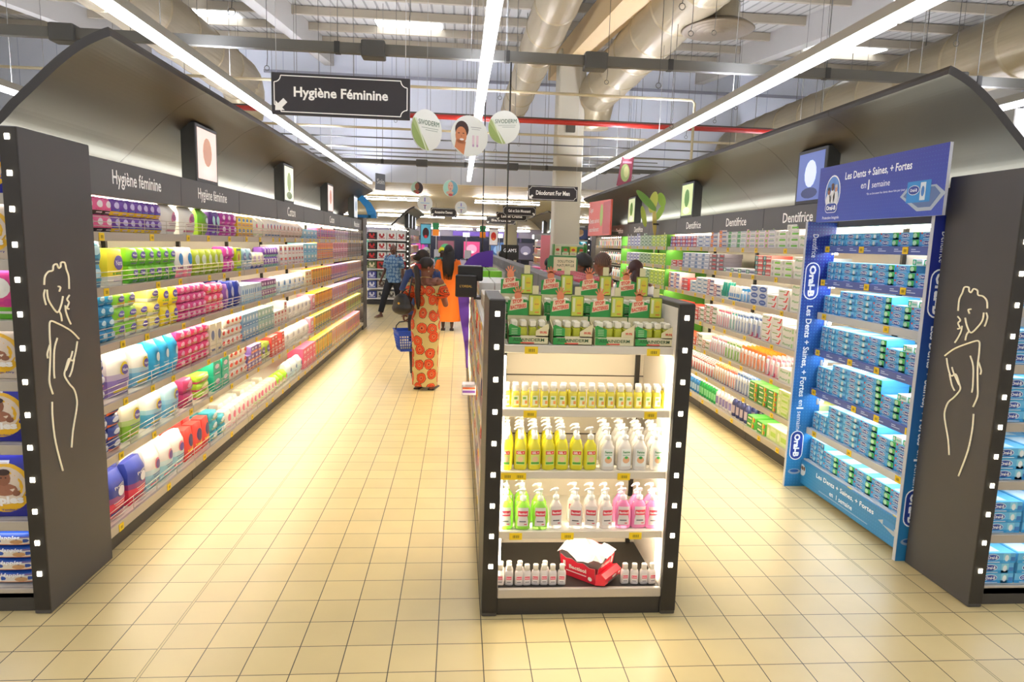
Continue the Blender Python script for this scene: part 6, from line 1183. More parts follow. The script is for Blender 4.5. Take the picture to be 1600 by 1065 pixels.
# 3. man walking in a blue floral shirt
r3, HP, Rz = person((-1.56, 16.2, 0), -.6, 1.74, '#6a483a', 'bald person in a blue floral shirt and black trousers walking past the shelves',
    ((-.19, 0, 1.42), (.19, 0, 1.42)), ((-.235, -.02, 1.13), (.235, .06, 1.14)), ((-.27, -.12, .90), (.24, .05, .89)), ((-.09, 0, .86), (.09, 0, .86)), ((-.12, -.18, .48), (.12, .06, .47)), ((-.20, -.22, .08), (.15, .36, .10)), headturn=.15, voxel=.009, toes=((-.1, -1), (.1, -1)))
FS = print_mat('blue_floral_cloth', '#3f6a9a', '#9fc0d8', '#2a4a78', 13); mb = MB()
rings_shell(mb, [(.83, 0, .01, .205, .14), (.95, 0, 0, .195, .135), (1.15, 0, 0, .192, .132), (1.32, 0, 0, .205, .135), (1.41, 0, 0, .19, .11), (1.46, 0, .01, .12, .08), (1.485, 0, .015, .07, .068)], FS, 32); mb.build('shirt', r3)
for sg, e in ((-1, (-.235, -.02, 1.13)), (1, (.235, .06, 1.14))):
    a = V(sg * .185, 0, 1.42); e = Vector(e); mb = MB(); mb.tube([a + V(-sg * .03, 0, .01), a, interp(a, e, .5), interp(a, e, .88), interp(a, e, .9)], [.056, .07, .07, .072, .05], FS, 16); mb.build('sleeve', r3)
mb = MB(); TR2 = M('#1e1f26', .8)
for h_, k_, a_ in (((-.09, 0, .92), (-.12, -.18, .48), (-.20, -.22, .12)), ((.09, 0, .92), (.12, .06, .47), (.15, .35, .14))): mb.tube([h_, interp(h_, k_, .3), k_, a_], [.105, .1, .078, .065], TR2, 16)
me = fuse(mb, .012, 2); o = bpy.data.objects.new('trousers', me); COL.objects.link(o); o.parent = r3
for sg in (-1, 1):
    mb = MB(); mb.tube([HP(sg * .03 + .019 * math.cos(t), -.094, .006 + .014 * math.sin(t)) for t in [2 * PI * j / 12 for j in range(13)]], .003, M('#1a1a1c', .3), 5); mb.build('spectacle_rim', r3)
for an, tt in (((-.20, -.22), (-.1, -1)), ((.15, .36), (.1, -1))):
    mb = MB(); mb.bbox(an[0] - .045, an[0] + .045, an[1] - .19, an[1] + .05, 0, .02, M('#8a6a4a', .6), .006); mb.build('sandal', r3)
# 4. person in the orange robe
r4, HP, Rz = person((-.22, 13.9, 0), PI, 1.76, '#4a2f26', 'person in a long orange robe with long black braids, seen from behind',
    ((-.17, 0, 1.42), (.17, 0, 1.42)), ((-.24, -.05, 1.14), (.24, -.05, 1.14)), ((-.19, -.24, 1.05), (.19, -.24, 1.05)), headturn=.2, female=True, voxel=.009, **hh(1.02))
OR = M('#f5791d', .75, name='orange_cloth'); mb = MB()
rings_shell(mb, [(.20, 0, .02, .27, .2), (.45, 0, .02, .25, .19), (.75, 0, .02, .235, .18), (1.0, 0, .01, .22, .165), (1.2, 0, 0, .215, .155), (1.34, 0, 0, .205, .14), (1.42, 0, 0, .17, .11), (1.465, 0, .01, .085, .07)], OR, 36, .05); mb.build('robe', r4)
for sg in (-1, 1):
    a, e, w_ = V(sg * .17, 0, 1.42), V(sg * .24, -.05, 1.14), V(sg * .19, -.24, 1.05); mb = MB(); mb.tube([a + V(-sg * .03, 0, .01), a, interp(a, e, .6), e, interp(e, w_, .7), interp(e, w_, .75)], [.055, .075, .09, .095, .1, .05], OR, 16); mb.build('sleeve', r4)
HB = M('#0f0d0e', .55); hair_cap(r4, HP, Rz, HB, puff=1.15)
for k in range(22):
    a = -1.25 + 2.5 * k / 21; x = .1 * math.sin(a); y = .06 + .08 * math.cos(a); mb = MB(); ln = rnd.uniform(1.05, 1.2)
    mb.tube([HP(.085 * math.sin(a), .09 * math.cos(a) + .015, .05), HP(.11 * math.sin(a), .115 * math.cos(a) + .01, -.05), V(x * 1.15, y + .09, 1.42), V(x * 1.1, y + .1, 1.28), V(x * .8, y + .09, ln)], [.012, .014, .014, .013, .005], HB, 6); mb.build('braid', r4)
for sg in (-1, 1):
    mb = MB(); mb.bbox(sg * .09 - .045, sg * .09 + .045, -.19, .08, 0, .025, M('#2a2220', .6), .008); mb.build('sandal', r4)
# 5-7. three people in the toothpaste aisle, mostly hidden by the low gondola
def simple(loc, rz, H, skin, label, cloth, hairfn, headturn=0, nod=0, voxel=.01, robe=True):
    s = H / 1.7
    r_, HP, Rz = person(loc, rz, H, skin, label, ((-.165, 0, 1.38 * s), (.165, 0, 1.38 * s)), ((-.22, -.02, 1.1 * s), (.22, -.02, 1.1 * s)), ((-.2, -.17, .95 * s), (.2, -.17, .95 * s)), headturn=headturn, nod=nod, female=True, voxel=voxel, **hh(.97 * s))
    mb = MB(); C_ = M(cloth, .75); rings_shell(mb, [(z * s, 0, .01, rx, ry) for z, rx, ry in ((.35, .22, .17), (.7, .2, .16), (.95, .175, .14), (1.15, .178, .14), (1.3, .19, .13), (1.39, .165, .1), (1.42, .09, .07))], C_, 30, .03); mb.build('dress', r_)
    for sg in (-1, 1):
        a, e = V(sg * .165, 0, 1.38 * s), V(sg * .22, -.02, 1.1 * s); mb = MB(); mb.tube([a + V(-sg * .03, 0, .01), a, interp(a, e, .8), interp(a, e, .85)], [.055, .066, .066, .045], C_, 14); mb.build('sleeve', r_)
        mb = MB(); mb.bbox(sg * .09 - .042, sg * .09 + .042, -.19, .07, 0, .02, M('#3a2a24', .6), .006); mb.build('sandal', r_)
    hairfn(r_, HP, Rz); return r_
def corn(r_, HP, Rz):
    m = bpy.data.materials.new('cornrow_hair'); m.use_nodes = True; nt, N, L, b = nodes(m); tc = N.new('ShaderNodeTexCoord'); wv = N.new('ShaderNodeTexWave'); wv.inputs['Scale'].default_value = 26; wv.inputs['Distortion'].default_value = 1.5; wv.bands_direction = 'Y'; L.new(tc.outputs['Object'], wv.inputs[0])
    cr = N.new('ShaderNodeValToRGB'); cr.color_ramp.elements[0].position = .12; cr.color_ramp.elements[0].color = hexc('#8a6450'); cr.color_ramp.elements[1].position = .3; cr.color_ramp.elements[1].color = hexc('#1f1714'); L.new(wv.outputs[0], cr.inputs[0]); L.new(cr.outputs[0], b.inputs['Base Color']); b.inputs['Roughness'].default_value = .7
    hair_cap(r_, HP, Rz, m, puff=1.08, low=-.06)
    mb = MB(); ellipsoid(mb, HP(0, .11, -.05), .045, .035, .05, m); mb.build('hair_knot', r_)
def blk(r_, HP, Rz):
    hair_cap(r_, HP, Rz, HB, puff=1.16, low=-.08); mb = MB(); ellipsoid(mb, HP(0, .08, -.07), .07, .05, .08, HB); mb.build('hair_back', r_)
def redh(r_, HP, Rz):
    m = M('#3a1b1a', .6); hair_cap(r_, HP, Rz, m, puff=1.12, low=-.08); mb = MB(); mb.tube([HP(0, .11, .0), HP(0, .15, -.06), HP(0.01, .15, -.2), HP(.01, .14, -.3)], [.05, .055, .05, .02], m, 12); mb.build('tied_tail', r_)
    mb = MB(); ellipsoid(mb, HP(0, .125, -.01), .05, .02, .02, M('#b8845a', .5)); mb.build('hair_tie', r_)
simple((1.60, 7.45, 0), PI + .9, 1.745, '#7a4b35', 'person with neat cornrow braids standing in the toothpaste aisle', '#e8e2dc', corn, -.2)
simple((1.47, 7.95, 0), PI + 1.0, 1.72, '#6b4030', 'person in white with loose black hair beside the one with cornrows', '#f3f1ee', blk)
simple((2.06, 7.75, 0), PI - .3, 1.66, '#5a372b', 'person with tied dark red hair facing the toothpaste shelves', '#d8dce4', redh, .2)
def wrapfn(col):
    def fn(r_, HP, Rz):
        m = M(col, .8); hair_cap(r_, HP, Rz, m, puff=1.2, low=-.09, name='headscarf')
    return fn
simple((-.86, 17.6, 0), -.2, 1.66, '#5a372b', 'distant person in a pale grey head wrap behind the navy shirt', '#b8b4c0', wrapfn('#c8c8c4'))
simple((-.50, 19.5, 0), .3, 1.66, '#4a2f26', 'distant person in a yellow headscarf beside the orange robe', '#2f7f78', wrapfn('#dfe22a'))
simple((1.95, 14.6, 0), PI, 1.52, '#4a2f26', 'distant person with dark hair near the pink banner', '#c87a8a', blk)
simple((1.2, 19.0, 0), PI, 1.62, '#4a2f26', 'distant person with black hair before the small black lettered sign', '#6a6a78', blk)
# ---------------------------------------------------------------- centre run goods, far gondolas and the back of the hall
def line_fill(y0, y1, x, z, rz, items, gond, shelf, grp, dmax=None, lanes=1, name=None):
    """items: (kind, desc, w, h, colours, count) repeated one block after another from y0 on"""
    y = y0; i = 0
    while y < y1 - .12:
        kind, desc, w, h, cs, n = items[i % len(items)]; i += 1
        d = {'pad': .13, 'bag': .15, 'box': .14, 'hair': .12, 'tp': .16, 'card': .03, 'tube': .05, 'bottle': .06}[kind]; me = product(kind, w, d, h, cs)
        lab = '%s, %s, %s block' % (desc, shelf, ('first', 'second', 'third', 'fourth', 'fifth', 'sixth', 'seventh', 'eighth')[min(7, (i - 1) // len(items))])
        nm, cat = ONAME[kind]; nm = name or nm
        for k in range(n):
            if y + w > y1: y = y1 + 1; break
            for ln in range(lanes):
                s = 1 if rz > 0 else -1
                place(me, nm, cat, lab, grp + ', ' + desc.split(' ')[0] + ' %d' % i, x - s * (d / 2 + ln * (d + .01) + pr.uniform(0, .008)), y + w / 2, z + .0005, rz + pr.uniform(-.03, .03))
            y += w * 1.03
CL = [('box', 'white carton with orange print', .09, .17, 'f3efe6 f0e8da e87a3a d8c8b0', 4), ('bottle', 'amber lotion bottle', .075, .17, 'd89a4a f3f0e6 f0e0c0', 3), ('box', 'red carton with white script', .085, .15, 'd84a38 c83a2f f3ece4 f0c8b8', 3), ('bottle', 'green shower bottle', .075, .19, '4fae4a f3f3f0 d8f0c8', 4), ('box', 'cream carton with gold band', .1, .17, 'f2ead4 e8d8a8 c8a03a b8903a', 3), ('bottle', 'white lotion bottle', .075, .18, 'f3f1ee f6f6f3 d8c8e0', 5), ('box', 'orange and pink carton', .085, .16, 'ee8a4a e85a7a f6e8e0 f0c03a', 3), ('box', 'navy and white carton', .09, .16, '34427a f0f0f3 c83f4a 8a94b8', 2)]
for i, z in enumerate(CLS[1:]):
    k = (i * 3 + 1) % len(CL); items = CL[k:] + CL[:k]
    line_fill(3.66, 9.6 if i < 3 else 8.4, .17, z, -PI / 2, items, 'low', 'low gondola %s shelf' % ('second', 'third', 'fourth', 'lowest')[i], 'low gondola shelf %d' % (i + 2), name='cosmetic_item')
TOPW = [('box', 'tall white skincare carton', .12, .17, 'f6f4ee f3f0e8 d8d0c0 c8b8a0', 5)]
line_fill(3.68, 4.75, .19, 1.30, -PI / 2, TOPW, 'low', 'low gondola nearest the black post', 'top white cartons', lanes=2, name='skincare_carton')
line_fill(4.8, 5.9, .19, 1.30, -PI / 2, [('box', 'short cream jar carton', .08, .11, 'ece4d2 e0d4bc 4a403a c8a878', 12)], 'low', 'low gondola behind tall white cartons', 'cream jar cartons', lanes=2, name='skincare_carton')
line_fill(6.3, 7.5, .19, 1.30, -PI / 2, [('box', 'yellow and white tonic carton', .09, .14, 'f4f1ea f0c82a e8503a f2e8c8', 12)], 'low', 'low gondola past the black box', 'tonic cartons', lanes=2, name='skincare_carton')
line_fill(7.6, 8.9, .19, 1.30, -PI / 2, [('box', 'lime green hair oil carton', .10, .20, '7ec82f 6fb82a f3f3ea e8e8a8', 3), ('box', 'wine red hair oil carton', .10, .20, '8a2f3a 7a2530 f0e0e0 c88a90', 2), ('box', 'lime and white hair oil carton', .10, .20, '7ec82f f3f3ea 6fb82a e8e8a8', 3)], 'low', 'before the purple board', 'hair oil cartons', lanes=2, name='hair_oil_carton')
line_fill(9.1, 13.3, .19, 1.30, -PI / 2, [('box', 'white cream carton with cap row', .16, .22, 'f4f2ec f3f0e8 d8d0c8 e0c8a8', 8), ('bottle', 'white lotion bottle with pale cap', .09, .24, 'f3f1ea f6f6f0 e0d8c8', 6)], 'low', 'beyond the purple board', 'far white cartons', lanes=1, name='skincare_carton')
# aisle side toward the toothpaste
line_fill(3.68, 4.5, 1.05, 1.30, PI / 2, [('bottle', 'blue mouthwash bottle', .07, .13, '2f8ae0 f3f3f0 c8e0f3', 3), ('bottle', 'green shampoo bottle', .07, .14, '2fd84a f3f3f0 c8f0c8', 3), ('bottle', 'cream bottle with yellow lid', .07, .13, 'f0ead0 f0c82a e8e0b8', 4)], 'low', 'toothpaste side', 'small bottles behind the trays', name='shower_bottle')
def jar_mesh():
    mb = MB(); mb.lathe([(.035, 0), (.04, .006), (.04, .10), (.036, .11)], M('#d8c8c4', .2), 16); mb.lathe([(.043, .108), (.044, .112), (.044, .165), (.04, .17)], M('#a3182e', .35), 16); mb.rect(-.03, .03, .02, .09, M('#f0e4e0'), face_y(-.0405)); return mb.mesh('jar')
jm = jar_mesh()
for k in range(16):
    for q in range(6): place(jm, 'cream_jar', 'jar', 'hair cream jar with dark red lid on the low gondola, toothpaste side', 'red lidded jars', 1.03 - (q % 3) * .095, 4.62 + k * .098, 1.3005 + (q // 3) * .1405, 0).scale = (1, 1, .82)
line_fill(6.35, 8.8, 1.06, 1.30, PI / 2, [('pad', 'bright pink soft packet', .14, .23, 'f06a9a e85088 f6d0e0 f3a8c4', 9), ('box', 'white soap carton', .12, .2, 'f0ece6 e4dcd0 c86a7a d8c8c8', 7)], 'low', 'toothpaste side', 'pink packets', lanes=2, name='soap_packet')
# purple curved board, black display box, top signs
t = empty('divider_board', (0, 9.0, 0), label='tall purple board with a curved outer edge fixed across the low gondola', cat='sign')
pts = [(.12, .12), (.115, .3), (.075, .55), (.02, .85), (-.012, 1.15), (0, 1.35), (.05, 1.5), (.13, 1.61), (.24, 1.68), (.36, 1.71), (.45, 1.72), (.45, 1.52), (.16, 1.52), (.16, .12)]
MB().prism([(.12, .12), (.115, .3), (.075, .55), (.02, .85), (-.012, 1.15), (0, 1.35), (.05, 1.5), (.145, 1.5), (.145, .12)], 0, .02, M('#5a2fa0', .5), 'y').build('board', t)
MB().prism([(.05, 1.5), (.13, 1.61), (.24, 1.68), (.36, 1.71), (.45, 1.72), (.45, 1.5)], 0, .02, M('#5a2fa0', .5), 'y').build('board_head', t)
t = empty('display_box', (.02, 6.05, 1.3), label='black display box lettered in gold, sticking out over the hygiene aisle', cat='display box')
MB().bbox(-.05, .145, 0, .12, .02, .22, M('#17120e', .4), .01).build('case', t); MB().bbox(-.03, .20, .13, .3, .16, .3, M('#17120e', .4), .01).build('rear_case', t); MB().box(.12, .2, .02, .3, -.0, .02, M('#17120e', .4)).build('bracket', t)
MB().text("L'OREAL", .045, .12, .022, M('#c8a04a', .4, .5), face_y(-.0015), .02, width=.11).build('lettering', t)
t = empty('shelf_sign', (1.02, 6.6, 1.52), label='cream and green rounded sign standing', cat='sign')
MB().prism([(-.15, .02), (-.13, 0), (.13, 0), (.15, .02), (.15, .15), (.13, .19), (-.13, .19), (-.15, .15)], 0, .012, M('#2f7a40', .4), 'y').build('board', t); d = MB(); d.rect(-.09, .135, .02, .175, M('#e8dfb4'), face_y(-.002)); d.text('SOLUTION', .03, .135, .026, M('#3a4a2a'), face_y(-.003), .01, width=.16); d.text('NATURELLE', .03, .095, .026, M('#3a4a2a'), face_y(-.003), .01, width=.17); d.rect(-.05, -.01, .03, .06, M('#3fa04a'), face_y(-.003)); d.build('print_pattern', t)
for x in (-.08, .08): MB().box(x - .006, x + .006, .0, .012, -.22, 0, M('#2f7a40')).build('stake', t)
t = empty('shelf_sign', (1.02, 13.62, 1.5), label="small black lettered sign standing at the far end of the low gondola", cat='sign')
MB().bbox(-.18, .18, 0, .02, 0, .30, M('#121114', .4), .005).build('board', t); MB().text("GLAM'S", 0, .19, .07, M('#f0eef0', .5, 0, .4), face_y(-.002), .0, width=.26).build('lettering', t); MB().box(-.02, .02, .005, .015, -.02, 0, M('#121114')).build('stake', t)
t = empty('loose_packet', (.13, 5.2, .62), 0, label='small colourful packet hanging out from the low gondola into the aisle', cat='packet')
MB().bbox(-.09, .02, -.05, .05, 0, .09, M('#f0e8ee', .3), .006).build('packet', t); d = MB(); d.rect(-.085, .015, .02, .04, M('#8a5ab8'), face_y(-.051)); d.rect(-.085, .015, .05, .065, M('#e8703a'), face_y(-.051)); d.build('print_pattern', t)
# far part of the toothpaste gondola: green bay and hanging toothbrushes
G1 = M('#5aa83a', .5); 
for y in (8.82, 11.32):
    MB().prism([(2.75, .1), (3.30, .1), (3.30, 2.0), (2.75, 2.0)], y - .012, y + .012, G1, 'y').build('bay_divider', right_run)
MB().box(3.325, 3.335, 8.85, 11.3, .15, 1.98, G1).build('bay_lining', right_run)
GI = [('tp', 'lime and green toothpaste carton', .2, .05, 'c8dc4a 4f9a3f 8fc03a e8f0c8', 5), ('tp', 'grey green toothpaste carton', .2, .05, 'a8c0a0 5f9a78 3f7a58 e8f0e8', 4), ('tp', 'blue and white toothpaste carton', .2, .05, 'e8ecf4 3f62c8 5f5fb0 ffffff', 4), ('tp', 'white and lilac toothpaste carton', .2, .05, 'f0eef0 c8b8d8 8a9ab8 d8c8d8', 4)]
for i, z in enumerate(RS):
    for k in range(4):
        its = GI[:]; y = 8.9
        for q, (kind, desc, w, h, cs, n) in enumerate(its):
            if k >= (4 - (i % 2)): break
            n = (4, 3, 3, 2)[q]; me = product(kind, w - .004, .18, h, cs)
            for c_ in range(n):
                if y + w > 11.28: break
                if i < 6: place(me, 'small_toothpaste_carton', 'carton', '%s in the green bay, %s shelf' % (desc, ORD[i]), 'green bay %s shelf, %s' % (ORD[i], desc), 2.785 + .095 + pr.uniform(0, .006), y + w / 2, z + .0005 + k * (h + .0005), -PI / 2)
                y += w
for i in range(6):
    z = .45 + i * .27; y = 11.42; k = 0
    bar = MB().box(3.0, 3.33, 11.38, 13.5, z + .21, z + .22, M('#8a8a88', .4, .5)).build('peg_bar', right_run)
    while y < 13.45:
        c_ = ('e84a3a', '3f7fd0', '4fae5a', 'e88ab0', '2f9fb8', 'f0a03a')[(k + i) % 6]; me = product('card', .1, .05, .2, 'f0f2f3 %s %s f6f6f6' % (c_, c_))
        place(me, 'hanging_toothbrush_pack', 'toothbrush pack', 'toothbrush pack with %s brush on the peg rows, %s row from the floor' % ({'e84a3a': 'red', '3f7fd0': 'blue', '4fae5a': 'green', 'e88ab0': 'pink', '2f9fb8': 'teal', 'f0a03a': 'orange'}[c_], ('lowest', 'second', 'third', 'fourth', 'fifth', 'top')[i]), 'peg row %d packs' % i, 2.80, y, z, -PI / 2); y += .17; k += 1
MB().box(2.79, 3.0, 11.38, 13.5, .15, .17, SHELFTOP).build('peg_floor', right_run)
t = empty('red_board', (2.55, 12.35, 2.02), label='coral red advertising board with a green fruit, fixed on the gondola header', cat='sign')
mb = MB(); mb.prism([(-.95, 0), (1.0, 0), (1.0, .66), (-.95, .60)], 0, .03, M('#df6a62', .5), 'x'); mb.build('board', t); d = MB(); f = face_mx(-.002)
d.rect(.35, .93, .02, .58, M('#b8343a'), f); d.ell(.22, .36, .13, .2, M('#9cb84a'), face_mx(-.003)); d.text('Colgate', -.72, .48, .12, M('#f6e6e0'), face_mx(-.003), .01, width=.36); d.text('Dents saines', -.42, .28, .09, M('#f6e6e0'), face_mx(-.003), .01, width=.9); d.text('naturellement', -.42, .12, .09, M('#f6e6e0'), face_mx(-.003), .01, width=.9); d.build('print_pattern', t); MB().box(.03, .16, -.9, -.86, .0, .06, BLK).build('bracket', t); MB().box(.03, .16, .86, .9, .0, .06, BLK).build('bracket', t)
t = empty('avocado_cutout', (2.66, 9.35, 2.05), label='green leaf and fruit shaped cutout hanging over the toothpaste header', cat='sign')
for k, (a, b, ra, rb, rot, c_) in enumerate(((-.07, .42, .2, .05, -.75, '#6f9a4a'), (.03, .40, .15, .06, 1.4, '#c8cf6a'), (.15, .44, .1, .055, 1.9, '#8fb04a'), (-.09, .2, .15, .035, 1.8, '#b0c45a'), (.07, .14, .2, .03, 1.65, '#c8b86a'), (.14, .26, .12, .04, 1.1, '#8fae4a'))):
    mb = MB(); c, q = math.cos(rot), math.sin(rot); mb.prism([(a + ra * math.cos(t_) * c - rb * math.sin(t_) * q, b + ra * math.cos(t_) * q + rb * math.sin(t_) * c) for t_ in [2 * PI * j / 18 for j in range(18)]], k * .006, k * .006 + .008, M(c_, .5), 'y'); mb.build('leaf', t)
MB().box(.05, .16, .02, .04, .09, .11, BLK).build('bracket', t)
# second row of gondolas beyond the cross aisle
row2l = tall_run(1, -1.45, -2.02, 19.95, LS, 'distant curved-hood gondola behind the white boxed end rack', ['', '', '', ''], [(20.4, ('#aab0b8', '#c8ccd4', '#8a8f98')), (21.9, ('#aab0b8', '#c8ccd4', '#8a8f98')), (23.4, ('#aab0b8', '#c8ccd4', '#8a8f98'))], nmod=4)
row2r = tall_run(-1, 2.72, 3.30, 19.95, LS, 'distant curved-hood gondola beyond the column on the toothpaste side', ['', '', '', ''], [(20.6, ('#9fc8c8', '#c8dce0', '#7f8f98')), (22.6, ('#c8ccd4', '#9fb8c8', '#8a8f98'))], nmod=4)
FR = [('hair', 'orange portrait carton', .3, .2, 'f09a3a f0c83a d8502f 6a3f48', 3), ('hair', 'violet portrait carton', .3, .2, '9a6fb8 e8a0c0 f0d0d8 6f5fa8', 3), ('box', 'pale mixed carton', .3, .18, 'f0ece4 e0d8cc c8604a a8b8a0', 3), ('hair', 'red portrait carton', .3, .2, 'd8404a f0b84a f0d0d8 3f3f5a', 3)]
for i, z in enumerate(LS):
    line_fill(20.0, 24.9, -1.47, z, PI / 2, FR[i % 4:] + FR[:i % 4], 'far', 'gondola behind the end rack, %s shelf' % ORD[i], 'far gondola %d' % i, name='distant_carton')
    line_fill(20.0, 24.9, 2.74, z, -PI / 2, FR[(i + 2) % 4:] + FR[:(i + 2) % 4], 'far', 'gondola beyond the column, %s shelf' % ORD[i], 'far column gondola %d' % i, name='distant_carton')
root = empty('end_rack', (0, 0, 0), label='white end rack of gift boxes facing the cross aisle behind the walking man', cat='shelving')
MB().bbox(-2.62, -1.5, 19.82, 19.88, 0, 2.12, M('#ece8e0', .5), .005).build('back_panel', root); MB().bbox(-1.5, -1.42, 19.3, 19.88, 0, 2.16, BLK, .005).build('side_panel', root); MB().box(-2.62, -1.5, 19.36, 19.8, 0, .12, BLK2).build('kick_plate', root)
for k in range(14): MB().box(-1.473, -1.447, 19.293, 19.30, 2.08 - k * .14, 2.105 - k * .14, LED).build('led_dot', root)
RZ = [1.84, 1.56, 1.29, 1.02, .74, .47, .18]
for i, z in enumerate(RZ):
    MB().box(-2.62, -1.5, 19.33, 19.82, z - .03, z, M('#f3f0ea', .4)).build('shelf', root)
    sch = {0: ('1f1a1a c83030', 'f0ece6 b83a3a'), 1: ('1f1a1a c83030', 'f0ece6 b83a3a'), 2: ('1f1a1a c83030', 'f0ece6 b83a3a'), 3: ('5a6a3a f0e0b8', 'c83a34 3a2a28'), 4: ('4a4a98 d8d8ee', '8a9a8a 3a3a34'), 5: ('4a5aa0 e8e8f0', 'a8a49a 4a3a34'), 6: ('3f4a90 d8d8e8', 'c8c4ba 3a3a3a')}[i]
    for c_ in range(4):
        a, b = (sch[0] if c_ == 0 else sch[1]).split(' ')
        if i > 3 and c_ > 1: a, b = 'c4c0b4', '4a443a'
        key = ('gift', a, b)
        if key not in PM:
            mb = MB(); mb.bbox(-.125, .125, -.11, .11, 0, .2, M('#' + a, .4), .003); f = face_y(-.1112); mb.ell(-.05, .12, .03, .05, M('#' + b), f, 10); mb.ell(.05, .13, .025, .045, M('#' + b), f, 10); mb.rect(-.09, .09, .03, .05, M('#' + b), f); mb.ell(0, .08, .05, .03, M('#' + b), face_y(-.112), 10); PM[key] = mb.mesh('gift_box')
        place(PM[key], 'gift_box', 'gift box', '%s gift box on the end rack, %s shelf, %s' % ({0: 'black and red', 1: 'white figured', 2: 'muted'}[0 if c_ == 0 and i < 3 else 1 if i < 3 else 2] if i != 3 else ('olive' if c_ == 0 else 'red'), ORD[i], ('first', 'second', 'third', 'fourth')[c_] + ' along'), 'gift boxes on the end rack', -2.47 + c_ * .275, 19.48, z + .001, 0)
ec2 = end_cap(-1, 2.74, 3.78, 19.38, 19.93, 2.42, [2.0, 1.70, 1.38, 1.05, .70, .38, .11], 'distant dark end gondola of teal packs seen past the column', figure=False)
tm = diaper(.2, .25, .2, '', '#1a8f96', '#cfe8e4')
for i, z in enumerate((1.70, 1.38, 1.05, .70, .38, .11)):
    for c_ in range(4): place(tm, 'teal_pack', 'packet', 'teal pack on the distant end gondola past the column, %s filled shelf' % ORD[i], 'teal packs, %s shelf' % ORD[i], 2.95 + c_ * .22, 19.58, z + .001, 0)
t = empty('poster', (3.28, 19.42, 2.03), label='small colourful poster above the teal packs past the column', cat='poster'); MB().box(-.42, .42, 0, .02, 0, .33, M('#3a4a78')).build('sheet', t); d = MB(); d.ell(.1, .15, .2, .1, M('#d8b890'), face_y(-.002), 12); d.ell(.2, .2, .1, .08, M('#b89060'), face_y(-.003), 12); d.build('print_pattern', t)
t = empty('display_stand', (2.55, 15.6, 0), label='narrow stand of green and cream packs in front of the column', cat='display')
MB().bbox(-.36, .42, .3, .34, 0, 1.85, M('#e8e4c8'), .005).build('back_panel', t)
for i, z in enumerate((.15, .55, .95, 1.3, 1.6)): MB().box(-.36, .42, 0, .3, z - .02, z, M('#cfd8b0')).build('shelf', t)
MB().box(-.36, .42, .02, .3, 0, .12, M('#4f9a3f')).build('base', t)
for x in (-.36, .4): MB().box(x, x + .02, 0, .3, 0, 1.85, M('#4f9a3f')).build('side', t)
for i, z in enumerate((.15, .55, .95, 1.3, 1.6)):
    for k in range(4):
        c_ = ('f0e8c0', '4f9f3f', 'e8d84a', '3f8a4a')[(k + i) % 4]; place(product('box', .16, .14, .2, '%s e8ecd0 c8503a f3f0d8' % c_), 'organic_carton', 'carton', '%s carton on the narrow stand by the column, %s level' % (('cream', 'green', 'yellow', 'dark green')[(k + i) % 4], ('lowest', 'second', 'middle', 'fourth', 'top')[i]), 'organic cartons', 2.29 + k * .185, 15.72, z, 0)
t = empty('standing_banner', (2.02, 15.9, 0), label='tall pink standing banner between the column and the low gondola', cat='banner')
MB().box(-.1, .12, 0, .02, .1, 2.05, M('#f090a0', .5)).build('cloth', t); MB().box(-.14, .16, -.08, .1, 0, .1, M('#cfcfcf')).build('foot', t)
# posters, stands and shop front goods at the far end
def poster(x, y, z0, wd, ht, cols, label, stand=True):
    t = empty('poster_stand' if stand else 'wall_poster', (x, y, z0), label=label, cat='poster'); MB().bbox(-wd / 2, wd / 2, 0, .04, 0, ht, M('#2a2a30'), .006).build('frame', t); d = MB()
    d.rect(-wd * .45, wd * .45, ht * .04, ht * .96, M(cols[0], .5, 0, .3), face_y(-.003)); d.ell(0, ht * .55, wd * .3, ht * .26, M(cols[1], .5, 0, .2), face_y(-.005), 14); d.ell(0, ht * .38, wd * .14, ht * .08, M(cols[2], .5, 0, .2), face_y(-.007), 10); d.build('print_pattern', t)
    if stand:
        for a in (-wd * .4, wd * .4): MB().box(a - .015, a + .015, .01, .03, -z0, 0, M('#9a9aa0')).build('leg', t)
        MB().box(-wd * .5, wd * .5, -.15, .2, -z0, -z0 + .03, M('#9a9aa0')).build('foot', t)
poster(-1.32, 26.6, 1.72, .42, .80, ('#5fb0d0', '#3a1f2a', '#d83040'), 'blue poster with a dark round face on a stand at the aisle end')
poster(1.55, 31, 1.75, .42, .75, ('#ece4e4', '#c83a34', '#e88a3a'), 'white poster with red lettering on a stand by the far column')
for x, y, lb in ((-1.05, 30, 'small green over orange hanging panel left of the black sign'), (1.1, 32.5, 'small green over orange hanging panel near the far column')):
    t = empty('hanging_sign', (x, y, 2.1), label=lb, cat='sign'); MB().box(-.14, .14, 0, .02, .28, .56, M('#1f7a4a', .5, 0, .2)).build('upper_panel', t); MB().box(-.14, .14, 0, .02, 0, .27, M('#ee8a24', .5, 0, .3)).build('lower_panel', t); MB().tube([(0, .01, .56), (0, .01, 3.73 - .0279 * (y - 22) - 2.1)], .004, M('#999999'), 4).build('wire', t)
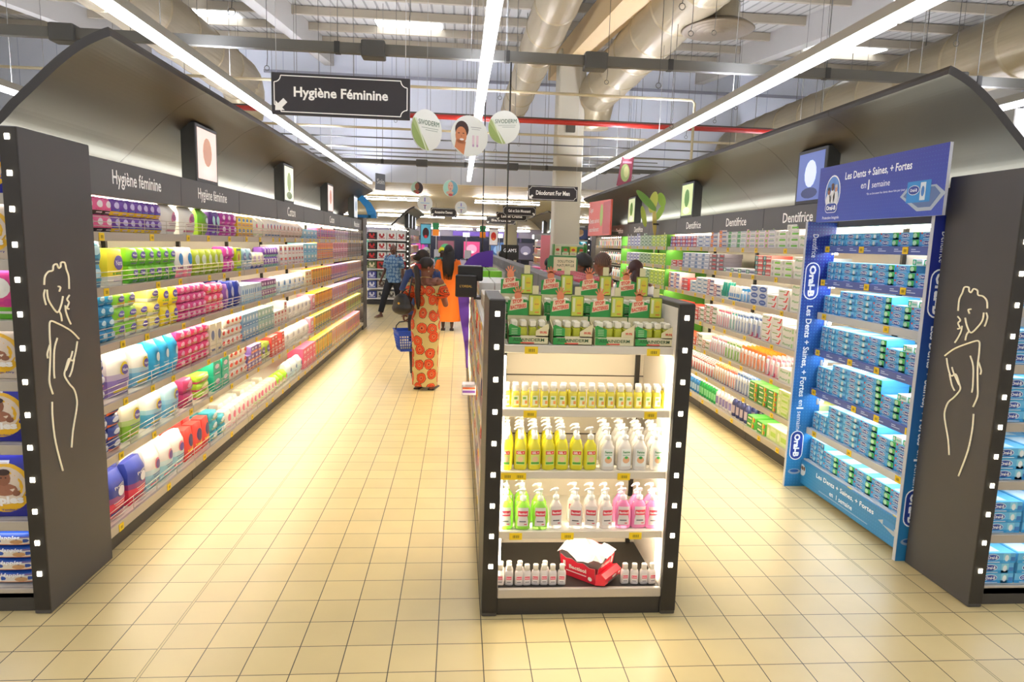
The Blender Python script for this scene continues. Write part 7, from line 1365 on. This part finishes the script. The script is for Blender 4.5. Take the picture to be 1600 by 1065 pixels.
sp = ((-2.9, '#5f3a8a', '#c83a98'), (-1.0, '#6a3a4a', '#3a8a5a'), (.9, '#c8407a', '#f0a0c0'), (2.9, '#3a5a8a', '#7f9fc8'), (4.9, '#4a4658', '#8a86a0'), (-4.9, '#3a6a9a', '#9fc0e0'), (6.9, '#d8d0e8', '#7a5ab8'), (-6.9, '#4a8a7a', '#c8e0d0'))
nm = ('violet', 'maroon', 'magenta', 'blue', 'slate grey', 'sky blue', 'lilac', 'green')
for k, (x, a, b) in enumerate(sp): poster(x, WY1 - .12, .7, 1.3, 1.3, (a, b, '#e8e4ea'), '%s poster in the dark shop front at the far end' % nm[k], False)
t = empty('shop_sign', (1.9, 49.8, 2.36), label='long purple and white illuminated sign over the far shop front', cat='sign'); MB().box(-2.4, 2.4, 0, .06, 0, .32, M('#5a3f98', .5, 0, .6)).build('board', t)
def checkout(x, y, label, c):
    t = empty('checkout_counter', (x, y, 0), label=label, cat='counter'); MB().bbox(-.35, .35, -.9, .9, 0, .85, M(c), .02).build('counter_body', t); MB().box(-.3, .3, -.85, .3, .85, .88, M('#2a2a2c')).build('belt', t); MB().bbox(-.1, .3, .4, .8, .85, 1.4, M('#d8d8dc'), .02).build('till', t); MB().box(-.03, .03, .85, .9, 0, 2.2, M('#c8c8cc')).build('lane_pole', t); MB().box(-.2, .2, .84, .92, 2.2, 2.45, M('#f0f0f4', .5, 0, 1.5)).build('lane_light', t)
for k, (x, y) in enumerate(((-1.4, 40), (.4, 40), (2.4, 40), (-3.4, 40), (4.6, 40))): checkout(x, y, 'checkout counter with lit lane number, %s' % ('beneath the crosswise lights', 'straight down the hygiene aisle', 'beside the far column', 'behind the end rack', 'beyond the column gondola')[k], '#b8b0c8')
# blue curved topper at the end of the hygiene gondola
t = empty('blue_topper', (-2.0, 13.9, 2.252), label='bright blue curved topper board above the far end of the hygiene gondola', cat='sign'); mb = MB()
pts = [(-.42, .44), (-.3, .42), (-.12, .34), (0, .2), (.06, 0), (.22, 0), (.2, .14), (.1, .3), (-.05, .44), (-.3, .52), (-.42, .54)]
mb.prism([(a + .1, b) for a, b in pts], 0, .08, M('#2f8fe0', .4), 'y'); mb.build('arc', t); MB().box(-.2, .2, .0, .08, -.0, .06, M('#2f8fe0', .4)).build('base_strip', t)
